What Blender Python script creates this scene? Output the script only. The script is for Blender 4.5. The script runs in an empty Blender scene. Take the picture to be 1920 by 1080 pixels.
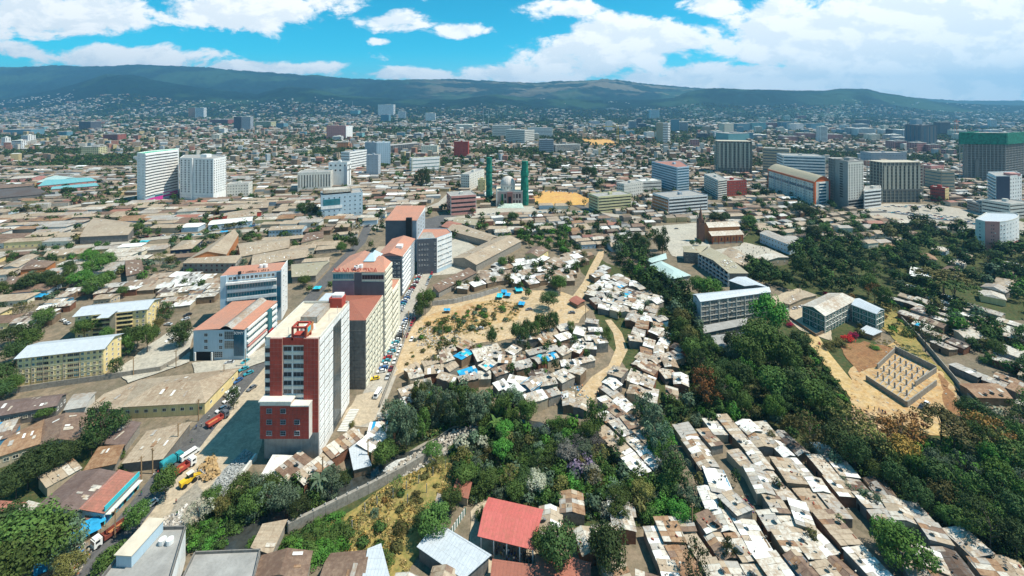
import bpy, math, random
import numpy as np
from mathutils import Vector, Matrix, noise as mnoise

# ------------------------------------------------------------------ camera, sky, sun, exposure
H, F, HY = 129.0, 800.0, 200.0          # camera height above the river flats, focal length and horizon row on a 1920 px wide frame
SC = bpy.context.scene
COL = SC.collection
cam = bpy.data.objects.new("camera", bpy.data.cameras.new("camera"))
COL.objects.link(cam)
cam.location = (0, 0, H)
cam.rotation_euler = (math.radians(90), 0, 0)
cam.data.sensor_width = 36.0
cam.data.lens = F / 1920 * 36
cam.data.shift_y = -(540 - HY) / 1920
cam.data.clip_start = 1.0
cam.data.clip_end = 40000
SC.camera = cam

SUN_EL, SUN_AZ = math.radians(60), math.radians(-3)      # azimuth: from +X towards +Y
sun_dir = Vector((math.cos(SUN_EL) * math.cos(SUN_AZ), math.cos(SUN_EL) * math.sin(SUN_AZ), math.sin(SUN_EL)))
sun = bpy.data.objects.new("sun", bpy.data.lights.new("sun", "SUN"))
COL.objects.link(sun)
sun.data.energy = 5.0
sun.data.angle = math.radians(0.53)
sun.data.color = (1.0, 0.93, 0.80)
sun.rotation_euler = sun_dir.to_track_quat('Z', 'Y').to_euler()
sun.location = (600, 200, 900)

SC.view_settings.view_transform = 'Standard'
SC.view_settings.look = 'None'
SC.view_settings.gamma = 1.0
SC.view_settings.exposure = 0.45
SC.view_settings.use_curve_mapping = False
SC.cycles.max_bounces = 5
SC.cycles.diffuse_bounces = 2
SC.cycles.glossy_bounces = 2
SC.cycles.volume_bounces = 0
SC.cycles.transparent_max_bounces = 4
SC.cycles.use_denoising = True

class NT:
    """small helper for shader node trees"""
    def __init__(s, tree):
        s.t = tree; s.n = tree.nodes; s.l = tree.links
    def new(s, typ, **kw):
        nd = s.n.new(typ)
        for k, v in kw.items(): setattr(nd, k, v)
        return nd
    def put(s, sock, v):
        if hasattr(v, 'is_output') or isinstance(v, bpy.types.NodeSocket): s.l.new(v, sock)
        elif v is not None:
            try: sock.default_value = v
            except Exception:
                sock.default_value = (*v, 1.0)
    def math(s, op, a, b=None, c=None, clamp=False):
        nd = s.new('ShaderNodeMath', operation=op); nd.use_clamp = clamp
        s.put(nd.inputs[0], a)
        if b is not None: s.put(nd.inputs[1], b)
        if c is not None: s.put(nd.inputs[2], c)
        return nd.outputs[0]
    def vmath(s, op, a, b=None):
        nd = s.new('ShaderNodeVectorMath', operation=op)
        s.put(nd.inputs[0], a)
        if b is not None: s.put(nd.inputs[1], b)
        return nd.outputs['Value'] if op in ('LENGTH', 'DISTANCE', 'DOT_PRODUCT') else nd.outputs['Vector']
    def noise(s, vec, scale, detail=4, rough=0.55, dist=0.0):
        nd = s.new('ShaderNodeTexNoise')
        if vec is not None: s.l.new(vec, nd.inputs['Vector'])
        nd.inputs['Scale'].default_value = scale; nd.inputs['Detail'].default_value = detail
        nd.inputs['Roughness'].default_value = rough; nd.inputs['Distortion'].default_value = dist
        return nd.outputs['Fac']
    def maprange(s, v, a, b, c=0.0, d=1.0, smooth=False):
        nd = s.new('ShaderNodeMapRange', interpolation_type='SMOOTHSTEP' if smooth else 'LINEAR')
        s.put(nd.inputs['Value'], v)
        for i, q in ((1, a), (2, b), (3, c), (4, d)): s.put(nd.inputs[i], q)
        return nd.outputs[0]
    def mix(s, f, a, b, mode='MIX'):
        nd = s.new('ShaderNodeMix', data_type='RGBA', blend_type=mode)
        s.put(nd.inputs[0], f)
        for i, q in ((6, a), (7, b)):
            if isinstance(q, (tuple, list)): nd.inputs[i].default_value = (*q[:3], 1.0)
            else: s.l.new(q, nd.inputs[i])
        return nd.outputs[2]

world = bpy.data.worlds.new("World")
SC.world = world
world.use_nodes = True
def build_world():
    w = NT(world.node_tree)
    w.n.clear()
    out = w.new('ShaderNodeOutputWorld')
    bg = w.new('ShaderNodeBackground'); bg.inputs['Strength'].default_value = 0.082
    w.l.new(bg.outputs[0], out.inputs[0])
    sky = w.new('ShaderNodeTexSky', sky_type='NISHITA')
    sky.sun_disc = False
    sky.sun_elevation = SUN_EL
    sky.sun_rotation = math.radians(90) - SUN_AZ
    sky.altitude = 2300; sky.air_density = 1.0; sky.dust_density = 0.6; sky.ozone_density = 2.0
    skyc = w.mix(1.0, sky.outputs[0], SKY_TINT, 'MULTIPLY')
    tc = w.new('ShaderNodeTexCoord').outputs['Generated']
    sp = w.new('ShaderNodeSeparateXYZ'); w.l.new(tc, sp.inputs[0])
    ay = w.math('MAXIMUM', w.math('ABSOLUTE', sp.outputs['Y']), 0.12)
    u = w.math('DIVIDE', sp.outputs['X'], ay)
    v = w.math('DIVIDE', sp.outputs['Z'], ay)
    cb = w.new('ShaderNodeCombineXYZ'); w.l.new(u, cb.inputs[0]); w.l.new(v, cb.inputs[1])
    p = cb.outputs[0]
    # cloud banks: centre and radius as directions (tangents), weight
    blobs = [(110, 28, 230, 50, .85), (450, 22, 190, 46, .8), (620, 5, 90, 28, .6), (735, 42, 85, 26, .62), (712, 78, 28, 10, .5),
             (872, 58, 72, 18, .55), (1045, 15, 85, 26, .62), (20, 95, 70, 22, .6), (240, 108, 190, 32, .72), (480, 128, 200, 18, .7),
             (760, 138, 170, 16, .6), (1080, 110, 130, 60, .75), (1190, 75, 150, 55, .85), (1000, 140, 240, 28, .6), (1340, 10, 90, 30, .65),
             (1390, 55, 60, 40, .6), (1500, 70, 190, 90, .9), (1760, 70, 330, 150, 1.25), (1500, 150, 420, 40, .95), (2300, 60, 500, 300, 1.1),
             (-500, 60, 380, 90, .6), (1500, -260, 500, 160, .7), (300, -330, 400, 120, .55)]
    acc = None
    for (bx, by, rx, ry, wt) in blobs:
        c = ((bx - 960) / F, (HY - by) / F, 0)
        d = w.vmath('SUBTRACT', p, c)
        d = w.vmath('MULTIPLY', d, (F / rx, F / ry, 0))
        ln = w.vmath('LENGTH', d)
        m = w.maprange(ln, 0.35, 1.25, wt, 0.0)
        acc = m if acc is None else w.math('MAXIMUM', acc, m)
    mp = w.vmath('MULTIPLY', p, (1.0, 1.9, 1.0))
    n1 = w.noise(mp, 7.5, 10, 0.64, 0.25)
    n2 = w.noise(w.vmath('ADD', mp, (0.03, 0.05, 0.0)), 7.5, 10, 0.64, 0.25)
    dens = w.math('ADD', acc, w.math('MULTIPLY', w.math('SUBTRACT', n1, 0.5), 2.0))
    cover = w.maprange(dens, 0.24, 0.52, 0.0, 1.0, True)
    lit = w.math('MULTIPLY', w.math('SUBTRACT', n1, n2), 3.2)
    body = w.noise(mp, 3.0, 5, 0.5, 0.0)
    thick = w.maprange(w.math('ADD', dens, w.math('MULTIPLY', body, 1.1)), 0.9, 1.9, 0.0, 1.0, True)
    val = w.math('SUBTRACT', w.math('ADD', 0.86, lit), w.math('MULTIPLY', thick, 0.06))
    val = w.math('MAXIMUM', w.math('MINIMUM', val, 1.04), 0.66)
    ccol = w.mix(val, (0.42, 0.56, 0.68), (1.0, 1.0, 0.98))
    ccol = w.mix(1.0, ccol, (CLOUD,) * 3, 'MULTIPLY')
    # far clouds pale towards the horizon
    low = w.maprange(v, 0.0, 0.14, 0.6, 0.0, True)
    haz = w.mix(low, skyc, (4.6, 7.6, 8.6))
    fin = w.mix(cover, haz, ccol)
    w.l.new(fin, bg.inputs['Color'])
    world.cycles.sampling_method = 'AUTOMATIC'
SKY_TINT = (0.03, 1.50, 1.50)
CLOUD = 11.8
build_world()

# ------------------------------------------------------------------ geometry helpers
R = random.Random(11)
def P(px, py, z=0.0):
    Y = F * (H - z) / (py - HY)
    return Vector(((px - 960) * Y / F, Y, z))
def poly(pts, z=0.0): return [P(a, b, z) for a, b in pts]
def pix(x, y, z=0.0): return (960 + F * x / y, HY + F * (H - z) / y)

MATS = {}
def mat(name, col, rough=0.85, var=0.25, scale=0.6, spec=0.25, metal=0.0, bump=0.0, c2=None, rnd=0.0, grime=0.0):
    if name in MATS: return MATS[name]
    m = bpy.data.materials.new(name); m.use_nodes = True
    w = NT(m.node_tree); b = w.n['Principled BSDF']
    b.inputs['Roughness'].default_value = rough; b.inputs['Metallic'].default_value = metal
    b.inputs['Specular IOR Level'].default_value = spec
    pos = w.new('ShaderNodeNewGeometry').outputs['Position']
    n = w.noise(pos, scale, 5, 0.62)
    c2 = c2 or tuple(max(0, c * (1 - var)) for c in col)
    c1 = tuple(min(1, c * (1 + var * .5)) for c in col)
    f = w.maprange(n, 0.3, 0.7)
    c = w.mix(f, c2, c1)
    if grime:
        st = w.new('ShaderNodeMapping'); st.inputs['Scale'].default_value = (1.6, 1.6, 0.12)
        w.l.new(pos, st.inputs['Vector'])
        g = w.maprange(w.noise(st.outputs[0], 1.0, 4, 0.6), 0.48, 0.75, 0.0, grime)
        c = w.mix(g, c, tuple(q * 0.45 for q in col))
    if rnd:
        oi = w.new('ShaderNodeObjectInfo').outputs['Random']
        hs = w.new('ShaderNodeHueSaturation')
        w.put(hs.inputs['Value'], w.maprange(oi, 0, 1, 1 - rnd, 1 + rnd)); w.l.new(c, hs.inputs['Color']); c = hs.outputs[0]
    w.l.new(c, b.inputs['Base Color'])
    if bump:
        bp = w.new('ShaderNodeBump'); bp.inputs['Strength'].default_value = bump
        w.l.new(w.noise(pos, scale * 6, 3), bp.inputs['Height']); w.l.new(bp.outputs[0], b.inputs['Normal'])
    MATS[name] = m
    return m

def sheetmat(name, c1, c2, rust, rust_amt=0.35, sheet=(0.95, 2.6), metal=0.0, rough=0.6):
    """corrugated metal roof laid in sheets, coordinates from UV in metres: x across the sheets, y down the slope"""
    if name in MATS: return MATS[name]
    m = bpy.data.materials.new(name); m.use_nodes = True
    w = NT(m.node_tree); b = w.n['Principled BSDF']
    b.inputs['Roughness'].default_value = rough; b.inputs['Metallic'].default_value = metal
    b.inputs['Specular IOR Level'].default_value = 0.3
    uv = w.new('ShaderNodeUVMap').outputs[0]
    br = w.new('ShaderNodeTexBrick'); br.offset = 0.0
    w.l.new(uv, br.inputs['Vector'])
    br.inputs['Scale'].default_value = 1.0; br.inputs['Brick Width'].default_value = sheet[0]; br.inputs['Row Height'].default_value = sheet[1]
    br.inputs['Mortar Size'].default_value = 0.025; br.inputs['Bias'].default_value = 0.0
    br.inputs['Color1'].default_value = (*c1, 1); br.inputs['Color2'].default_value = (*c2, 1)
    br.inputs['Mortar'].default_value = (*[q * 0.55 for q in c2], 1)
    pos = w.new('ShaderNodeNewGeometry').outputs['Position']
    st = w.new('ShaderNodeMapping'); st.inputs['Scale'].default_value = (1, 0.35, 1); w.l.new(uv, st.inputs['Vector'])
    n = w.noise(pos, 0.75, 7, 0.72)
    n2 = w.noise(pos, 0.07, 4, 0.6)
    f = w.maprange(w.math('ADD', n, w.math('MULTIPLY', n2, 0.6)), 0.95 - rust_amt * .8, 1.15 - rust_amt * .5, 0.0, 0.9, True)
    c = w.mix(f, br.outputs['Color'], rust)
    fine = w.maprange(w.noise(pos, 1.4, 5, 0.7), 0.25, 0.75, 0.82, 1.12)
    hs = w.new('ShaderNodeHueSaturation'); w.l.new(c, hs.inputs['Color']); w.l.new(fine, hs.inputs['Value'])
    w.l.new(hs.outputs[0], b.inputs['Base Color'])
    wv = w.new('ShaderNodeTexWave'); wv.bands_direction = 'X'; wv.inputs['Scale'].default_value = 1.6
    w.l.new(uv, wv.inputs['Vector'])
    bp = w.new('ShaderNodeBump'); bp.inputs['Strength'].default_value = 0.35; bp.inputs['Distance'].default_value = 0.05
    w.l.new(wv.outputs['Fac'], bp.inputs['Height']); w.l.new(bp.outputs[0], b.inputs['Normal'])
    MATS[name] = m
    return m

def attrmat(name, rough=0.9, spec=0.1, scale=0.35, amt=0.35, leaf=False):
    """base colour from the mesh's face colours, mottled by position"""
    if name in MATS: return MATS[name]
    m = bpy.data.materials.new(name); m.use_nodes = True
    w = NT(m.node_tree); b = w.n['Principled BSDF']
    b.inputs['Roughness'].default_value = rough; b.inputs['Specular IOR Level'].default_value = spec
    at = w.new('ShaderNodeAttribute'); at.attribute_name = 'tone'
    pos = w.new('ShaderNodeNewGeometry').outputs['Position']
    hs = w.new('ShaderNodeHueSaturation'); w.l.new(at.outputs['Color'], hs.inputs['Color'])
    w.l.new(w.maprange(w.noise(pos, scale, 4, 0.6), 0.25, 0.75, 1 - amt, 1 + amt), hs.inputs['Value'])
    w.l.new(hs.outputs[0], b.inputs['Base Color'])
    MATS[name] = m
    return m

def leafmat(name, col, tip):
    if name in MATS: return MATS[name]
    m = bpy.data.materials.new(name); m.use_nodes = True
    w = NT(m.node_tree); b = w.n['Principled BSDF']
    b.inputs['Roughness'].default_value = 0.75; b.inputs['Specular IOR Level'].default_value = 0.18
    at = w.new('ShaderNodeAttribute'); at.attribute_name = 'tone'
    oi = w.new('ShaderNodeObjectInfo').outputs['Random']
    pos = w.new('ShaderNodeNewGeometry').outputs['Position']
    n = w.noise(pos, 0.22, 3, 0.6)
    f = w.math('ADD', w.math('MULTIPLY', at.outputs['Fac'], 0.6), w.math('MULTIPLY', w.maprange(n, 0.3, 0.7), 0.5), clamp=True)
    c = w.mix(f, col, tip)
    hs = w.new('ShaderNodeHueSaturation'); w.l.new(c, hs.inputs['Color'])
    w.l.new(w.maprange(oi, 0, 1, 0.66, 1.5), hs.inputs['Value'])
    w.l.new(w.maprange(oi, 0, 1, 0.474, 0.518), hs.inputs['Hue'])
    w.l.new(hs.outputs[0], b.inputs['Base Color'])
    MATS[name] = m
    return m

class MB:
    """collects faces, makes ONE mesh object"""
    def __init__(s): s.v = []; s.f = []; s.m = []; s.uv = []
    def face(s, pts, mi=0, uv=None):
        i = len(s.v); s.v += [tuple(p) for p in pts]; s.f.append(tuple(range(i, i + len(pts)))); s.m.append(mi)
        s.uv += uv if uv else [(0, 0)] * len(pts)
    def roofface(s, a, b, c, d, mi=0):
        """a-b along the eave, c-d ridge side; uv in metres"""
        a, b, c, d = map(Vector, (a, b, c, d))
        ex = (b - a); L = ex.length or 1; ex = ex / L
        def q(p):
            r = p - a; t = r.dot(ex); return (t, (r - ex * t).length)
        s.face([a, b, c, d], mi, [q(a), q(b), q(c), q(d)])
    def rooftri(s, a, b, c, mi=0):
        a, b, c = map(Vector, (a, b, c)); ex = (b - a).normalized()
        def q(p):
            r = p - a; t = r.dot(ex); return (t, (r - ex * t).length)
        s.face([a, b, c], mi, [q(a), q(b), q(c)])
    def box(s, c, size, rz=0.0, mi=0, bottom=False):
        x, y, z = (q / 2 for q in size); ca, sa = math.cos(rz), math.sin(rz)
        def p(i, j, k):
            X, Y = i * x, j * y
            return (c[0] + X * ca - Y * sa, c[1] + X * sa + Y * ca, c[2] + k * z)
        A = [p(-1, -1, -1), p(1, -1, -1), p(1, 1, -1), p(-1, 1, -1), p(-1, -1, 1), p(1, -1, 1), p(1, 1, 1), p(-1, 1, 1)]
        i = len(s.v); s.v += A
        fs = [(4, 5, 6, 7), (0, 1, 5, 4), (1, 2, 6, 5), (2, 3, 7, 6), (3, 0, 4, 7)] + ([(3, 2, 1, 0)] if bottom else [])
        for f in fs:
            s.f.append(tuple(i + k for k in f)); s.m.append(mi); s.uv += [(0, 0), (1, 0), (1, 1), (0, 1)]
    def prism(s, pts, z0, z1, mi=0, mtop=None, top=True, side=True):
        n = len(pts)
        for k in range(n):
            a, b = pts[k], pts[(k + 1) % n]
            L = math.hypot(b[0] - a[0], b[1] - a[1])
            if side: s.face([(a[0], a[1], z0), (b[0], b[1], z0), (b[0], b[1], z1), (a[0], a[1], z1)], mi, [(0, z0), (L, z0), (L, z1), (0, z1)])
        if top: s.face([(p[0], p[1], z1) for p in pts], mi if mtop is None else mtop, [(p[0], p[1]) for p in pts])
    def cyl(s, c, r, z0, z1, n=8, mi=0, r2=None):
        r2 = r if r2 is None else r2
        for k in range(n):
            a, b = 2 * math.pi * k / n, 2 * math.pi * (k + 1) / n
            s.face([(c[0] + r * math.cos(a), c[1] + r * math.sin(a), z0), (c[0] + r * math.cos(b), c[1] + r * math.sin(b), z0),
                    (c[0] + r2 * math.cos(b), c[1] + r2 * math.sin(b), z1), (c[0] + r2 * math.cos(a), c[1] + r2 * math.sin(a), z1)], mi)
        s.face([(c[0] + r2 * math.cos(2 * math.pi * k / n), c[1] + r2 * math.sin(2 * math.pi * k / n), z1) for k in range(n)], mi)
    def bar(s, a, b, w=0.2, mi=0):
        a, b = Vector(a), Vector(b); d = (b - a); L = d.length
        if L < 1e-4: return
        d /= L; up = Vector((0, 0, 1)) if abs(d.z) < .9 else Vector((1, 0, 0))
        x = d.cross(up).normalized() * w / 2; y = d.cross(x).normalized() * w / 2
        A = [a - x - y, a + x - y, a + x + y, a - x + y]; B = [q + (b - a) for q in A]
        for k in range(4): s.face([A[k], A[(k + 1) % 4], B[(k + 1) % 4], B[k]], mi)
        s.face(A[::-1], mi); s.face(B, mi)
    def mesh(s, name, mats):
        me = bpy.data.meshes.new(name)
        me.from_pydata(s.v, [], s.f)
        if s.f:
            me.polygons.foreach_set('material_index', s.m)
            ul = me.uv_layers.new(name='UVMap'); ul.data.foreach_set('uv', [q for p in s.uv for q in p])
        for m in (mats if isinstance(mats, (list, tuple)) else [mats]): me.materials.append(m)
        me.update()
        return me
    def build(s, name, mats, parent=None, loc=None, stuff=False):
        o = bpy.data.objects.new(name, s.mesh(name, mats)); COL.objects.link(o)
        if parent is not None: o.parent = parent
        if loc is not None: o.location = loc
        if stuff: o['kind'] = 'stuff'
        return o

def place(name, me, parent=None, loc=(0, 0, 0), rz=0.0, scale=None, rot=None):
    o = bpy.data.objects.new(name, me); COL.objects.link(o)
    if parent is not None: o.parent = parent
    o.location = loc; o.rotation_euler = rot if rot is not None else (0, 0, rz)
    if scale is not None: o.scale = scale
    return o
LM = []      # landmarks for wording: (short name, x, y)
def tag(o, label, cat, group=None):
    if label: o['label'] = label
    o['category'] = cat
    if group: o['group'] = group
    return o
def thing(name, label, cat, loc=(0, 0, 0), rz=0.0, group=None, lm=None):
    o = bpy.data.objects.new(name, None); COL.objects.link(o)
    o.location = loc; o.rotation_euler = (0, 0, rz); o.empty_display_size = 1
    tag(o, label, cat, group)
    if lm: LM.append((lm, loc[0], loc[1]))
    return o
def structure(o): o['kind'] = 'structure'; return o

# occupancy of the ground, 2 m cells
GX0, GY0, CELL = -1900.0, 60.0, 2.0
OCC = np.zeros((1900, 800), dtype=bool)
def raster(pts, grow=0.0, val=True, grid=None):
    g = OCC if grid is None else grid
    xs = [p[0] for p in pts]; ys = [p[1] for p in pts]
    i0 = max(0, int((min(xs) - grow - GX0) / CELL)); i1 = min(g.shape[0] - 1, int((max(xs) + grow - GX0) / CELL) + 1)
    j0 = max(0, int((min(ys) - grow - GY0) / CELL)); j1 = min(g.shape[1] - 1, int((max(ys) + grow - GY0) / CELL) + 1)
    if i1 < i0 or j1 < j0: return
    X = GX0 + (np.arange(i0, i1 + 1) + .5) * CELL; Y = GY0 + (np.arange(j0, j1 + 1) + .5) * CELL
    XX, YY = np.meshgrid(X, Y, indexing='ij')
    ins = inpoly(XX, YY, pts)
    if grow > 0:
        n = len(pts)
        for k in range(n):
            a, b = pts[k], pts[(k + 1) % n]
            dx, dy = b[0] - a[0], b[1] - a[1]; L2 = dx * dx + dy * dy + 1e-9
            t = np.clip(((XX - a[0]) * dx + (YY - a[1]) * dy) / L2, 0, 1)
            ins |= (XX - a[0] - t * dx) ** 2 + (YY - a[1] - t * dy) ** 2 < grow * grow
    sub = g[i0:i1 + 1, j0:j1 + 1]; sub[ins] = val
def inpoly(X, Y, pts):
    ins = np.zeros(np.shape(X), dtype=bool); n = len(pts); j = n - 1
    for i in range(n):
        xi, yi, xj, yj = pts[i][0], pts[i][1], pts[j][0], pts[j][1]
        if yi != yj:
            c = ((yi > Y) != (yj > Y)) & (X < (xj - xi) * (Y - yi) / (yj - yi) + xi)
            ins ^= c
        j = i
    return ins
def occ(x, y):
    i, j = int((x - GX0) / CELL), int((y - GY0) / CELL)
    return 0 <= i < OCC.shape[0] and 0 <= j < OCC.shape[1] and bool(OCC[i, j])

# fast joined meshes for what is past the limit of individuals
def joined(name, verts, tmpl, tones, material, label=None, cat=None, parent=None):
    """verts (N, V, 3); tmpl list of faces on V; tones (N, F, 3)"""
    N, V, _ = verts.shape
    tl = np.array([k for f in tmpl for k in f]); tot = np.array([len(f) for f in tmpl]); L = len(tl); Fn = len(tmpl)
    me = bpy.data.meshes.new(name)
    me.vertices.add(N * V); me.vertices.foreach_set('co', verts.astype(np.float32).ravel())
    loops = (tl[None, :] + (np.arange(N) * V)[:, None]).ravel().astype(np.int32)
    me.loops.add(N * L); me.loops.foreach_set('vertex_index', loops)
    starts = np.concatenate([[0], np.cumsum(tot)[:-1]])
    st = (starts[None, :] + (np.arange(N) * L)[:, None]).ravel().astype(np.int32)
    me.polygons.add(N * Fn); me.polygons.foreach_set('loop_start', st)
    me.polygons.foreach_set('loop_total', np.tile(tot, N).astype(np.int32))
    at = me.attributes.new('tone', 'FLOAT_COLOR', 'FACE')
    c = np.ones((N * Fn, 4), dtype=np.float32); c[:, :3] = tones.reshape(-1, 3)
    at.data.foreach_set('color', c.ravel())
    me.materials.append(material)
    me.polygons.foreach_set('use_smooth', np.zeros(N * Fn, dtype=bool))
    me.update(calc_edges=True)
    o = bpy.data.objects.new(name, me); COL.objects.link(o)
    o['kind'] = 'stuff'
    if label: o['label'] = label
    if parent is not None: o.parent = parent
    return o
# ------------------------------------------------------------------ materials
EARTH = (0.34, 0.27, 0.19)
M_conc = mat('concrete', (0.36, 0.35, 0.33), .9, .25, .5, grime=.5)
M_concd = mat('dark_concrete', (0.2, 0.19, 0.175), .9, .3, .6, grime=.5)
M_white = mat('white_paint', (0.80, 0.80, 0.78), .7, .12, .2, grime=.55)
M_offw = mat('offwhite_paint', (0.66, 0.64, 0.58), .8, .15, .2, grime=.4)
M_grey = mat('grey_paint', (0.38, 0.42, 0.46), .7, .12, .2, grime=.3)
M_blueg = mat('bluegrey_paint', (0.42, 0.54, 0.62), .65, .10, .2, grime=.25)
M_cream = mat('cream_paint', (0.76, 0.72, 0.58), .8, .14, .2, grime=.55)
M_yellow = mat('yellow_paint', (0.78, 0.63, 0.31), .85, .14, .2, grime=.45)
M_yellowp = mat('pale_yellow_paint', (0.62, 0.58, 0.34), .85, .14, .2, grime=.45)
M_tan = mat('tan_plaster', (0.46, 0.38, 0.27), .9, .2, .3, grime=.4)
M_orange = mat('orange_brick', (0.50, 0.20, 0.08), .9, .2, .5, grime=.3)
M_pink = mat('pink_paint', (0.55, 0.26, 0.23), .85, .14, .2, grime=.3)
M_purple = mat('mauve_cladding', (0.20, 0.16, 0.20), .6, .15, .3)
M_dgrey = mat('dark_grey_cladding', (0.11, 0.12, 0.14), .6, .15, .3, grime=.2)
M_redb = mat('red_paint', (0.42, 0.070, 0.050), .8, .2, .3, grime=.5)
M_navy = mat('navy_cladding', (0.03, 0.05, 0.09), .4, .15, .3)
M_green = mat('green_paint', (0.05, 0.15, 0.12), .7, .15, .3)
M_teal = mat('turquoise_paint', (0.05, 0.50, 0.58), .7, .12, .3)
M_blue = mat('blue_paint', (0.04, 0.22, 0.50), .6, .15, .5)
M_orangep = mat('orange_paint', (0.72, 0.14, 0.03), .6, .12, .3)
M_mud = mat('mud_wall', (0.22, 0.155, 0.10), .95, .3, .8, grime=.5)
M_stone = mat('stone_wall', (0.30, 0.275, 0.235), .95, .35, 1.2, bump=.6)
M_dark = mat('opening_shade_paint', (0.012, 0.013, 0.015), .9, .1)  # near-black colour stands in for the shade inside openings and doorways
M_wood = mat('timber', (0.30, 0.20, 0.11), .9, .3, 2.)
M_black = mat('black_paint', (0.02, 0.02, 0.02), .6, .1)
M_redp = mat('bright_red_paint', (0.45, 0.03, 0.025), .5, .1)
M_yel = mat('machine_yellow', (0.75, 0.48, 0.03), .5, .1)
M_net = mat('green_netting', (0.012, 0.15, 0.10), .9, .5, .8, bump=.5)
M_netw = mat('worn_green_netting', (0.016, 0.20, 0.14), .9, .6, .25, bump=.5)
def glassmat(name, col, rough=0.15):
    m = mat(name, col, rough, .3, .25, spec=.6); return m
G_dark = glassmat('dark_glass', (0.018, 0.026, 0.035))
G_blue = glassmat('blue_glass', (0.02, 0.11, 0.17))
G_teal = glassmat('teal_glass', (0.03, 0.18, 0.22))
G_grey = glassmat('grey_glass', (0.06, 0.08, 0.09))
RT = dict(
    tan=sheetmat('roof_tan_sheet', (0.44, 0.355, 0.26), (0.35, 0.28, 0.20), (0.27, 0.19, 0.125), .28),
    brown=sheetmat('roof_brown_sheet', (0.27, 0.185, 0.13), (0.22, 0.15, 0.105), (0.14, 0.085, 0.06), .4),
    mauve=sheetmat('roof_mauve_brown_sheet', (0.20, 0.145, 0.125), (0.17, 0.12, 0.105), (0.13, 0.085, 0.07), .3),
    rust=sheetmat('roof_rust_sheet', (0.38, 0.25, 0.15), (0.31, 0.19, 0.11), (0.20, 0.10, 0.05), .4),
    grey=sheetmat('roof_grey_sheet', (0.43, 0.41, 0.375), (0.33, 0.31, 0.28), (0.30, 0.21, 0.14), .30, rough=.5),
    pale=sheetmat('roof_pale_sheet', (0.62, 0.585, 0.51), (0.47, 0.435, 0.375), (0.33, 0.225, 0.14), .32, rough=.45),
    white=sheetmat('roof_white_sheet', (0.78, 0.77, 0.73), (0.68, 0.665, 0.62), (0.42, 0.34, 0.25), .14, rough=.45),
    silver=sheetmat('roof_silver_sheet', (0.52, 0.56, 0.60), (0.48, 0.52, 0.55), (0.42, 0.42, 0.40), .12, rough=.4),
    dark=sheetmat('roof_dark_sheet', (0.13, 0.12, 0.11), (0.10, 0.09, 0.085), (0.09, 0.05, 0.03), .4),
    red=sheetmat('roof_red_sheet', (0.56, 0.14, 0.12), (0.50, 0.12, 0.10), (0.40, 0.13, 0.09), .3, sheet=(1.0, 40)),
    orange=sheetmat('roof_orange_sheet', (0.54, 0.25, 0.165), (0.50, 0.23, 0.15), (0.40, 0.22, 0.16), .35, sheet=(1.0, 40)),
    brick=sheetmat('roof_brickred_sheet', (0.33, 0.12, 0.08), (0.30, 0.11, 0.075), (0.27, 0.12, 0.08), .2, sheet=(1.0, 40)),
    salmon=sheetmat('roof_salmon_sheet', (0.42, 0.17, 0.12), (0.36, 0.15, 0.11), (0.25, 0.13, 0.09), .35),
    teal=sheetmat('roof_teal_sheet', (0.16, 0.42, 0.44), (0.14, 0.37, 0.40), (0.25, 0.35, 0.34), .2, sheet=(1.0, 40)),
    palegreen=sheetmat('roof_palegreen_sheet', (0.42, 0.55, 0.52), (0.38, 0.50, 0.48), (0.33, 0.4, 0.38), .2, sheet=(1.0, 40)),
    olive=sheetmat('roof_olive_sheet', (0.37, 0.33, 0.23), (0.34, 0.30, 0.21), (0.28, 0.25, 0.18), .25),
    blue=mat('blue_tarpaulin', (0.03, 0.32, 0.58), .6, .35, .6, bump=.4),
    aqua=mat('aqua_tarpaulin', (0.04, 0.50, 0.62), .6, .35, .6, bump=.4),
    cement=mat('cement_roof', (0.33, 0.325, 0.31), .9, .25, .25, grime=.3),
    sand=mat('pale_screed_roof', (0.60, 0.53, 0.42), .9, .2, .3),
)
# ------------------------------------------------------------------ ground
def rough_edge(pts, amp, step, seed):
    """a polygon with its sides broken up unevenly"""
    r = random.Random(seed); out = []
    for k in range(len(pts)):
        a, b = Vector(pts[k]), Vector(pts[(k + 1) % len(pts)])
        L = (b - a).length; n = max(1, int(L / step)); d = (b - a) / (L + 1e-6); nrm = Vector((-d.y, d.x, 0))
        for i in range(n):
            out.append(a + (b - a) * (i / n) + nrm * (r.uniform(-amp, amp) if i else 0))
    return out
def groundmat(name, c1, c2, c3, s=0.05, bump=.3):
    if name in MATS: return MATS[name]
    m = bpy.data.materials.new(name); m.use_nodes = True
    w = NT(m.node_tree); b = w.n['Principled BSDF']; b.inputs['Roughness'].default_value = .95; b.inputs['Specular IOR Level'].default_value = .1
    pos = w.new('ShaderNodeNewGeometry').outputs['Position']
    a = w.maprange(w.noise(pos, s, 7, .65), .38, .62); d = w.maprange(w.noise(pos, s * 7, 6, .7), .4, .68)
    c = w.mix(a, c1, c2); c = w.mix(d, c, c3)
    e = w.math('MULTIPLY', w.maprange(w.noise(pos, .9, 6, .75), .25, .75, .68, 1.25), w.maprange(w.noise(pos, .22, 5, .7, 1.5), .42, .5, .84, 1.0))
    hs = w.new('ShaderNodeHueSaturation'); w.l.new(c, hs.inputs['Color']); w.l.new(e, hs.inputs['Value'])
    w.l.new(hs.outputs[0], b.inputs['Base Color'])
    bp = w.new('ShaderNodeBump'); bp.inputs['Strength'].default_value = bump
    w.l.new(w.noise(pos, 1.2, 5, .7), bp.inputs['Height']); w.l.new(bp.outputs[0], b.inputs['Normal'])
    MATS[name] = m
    return m
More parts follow.
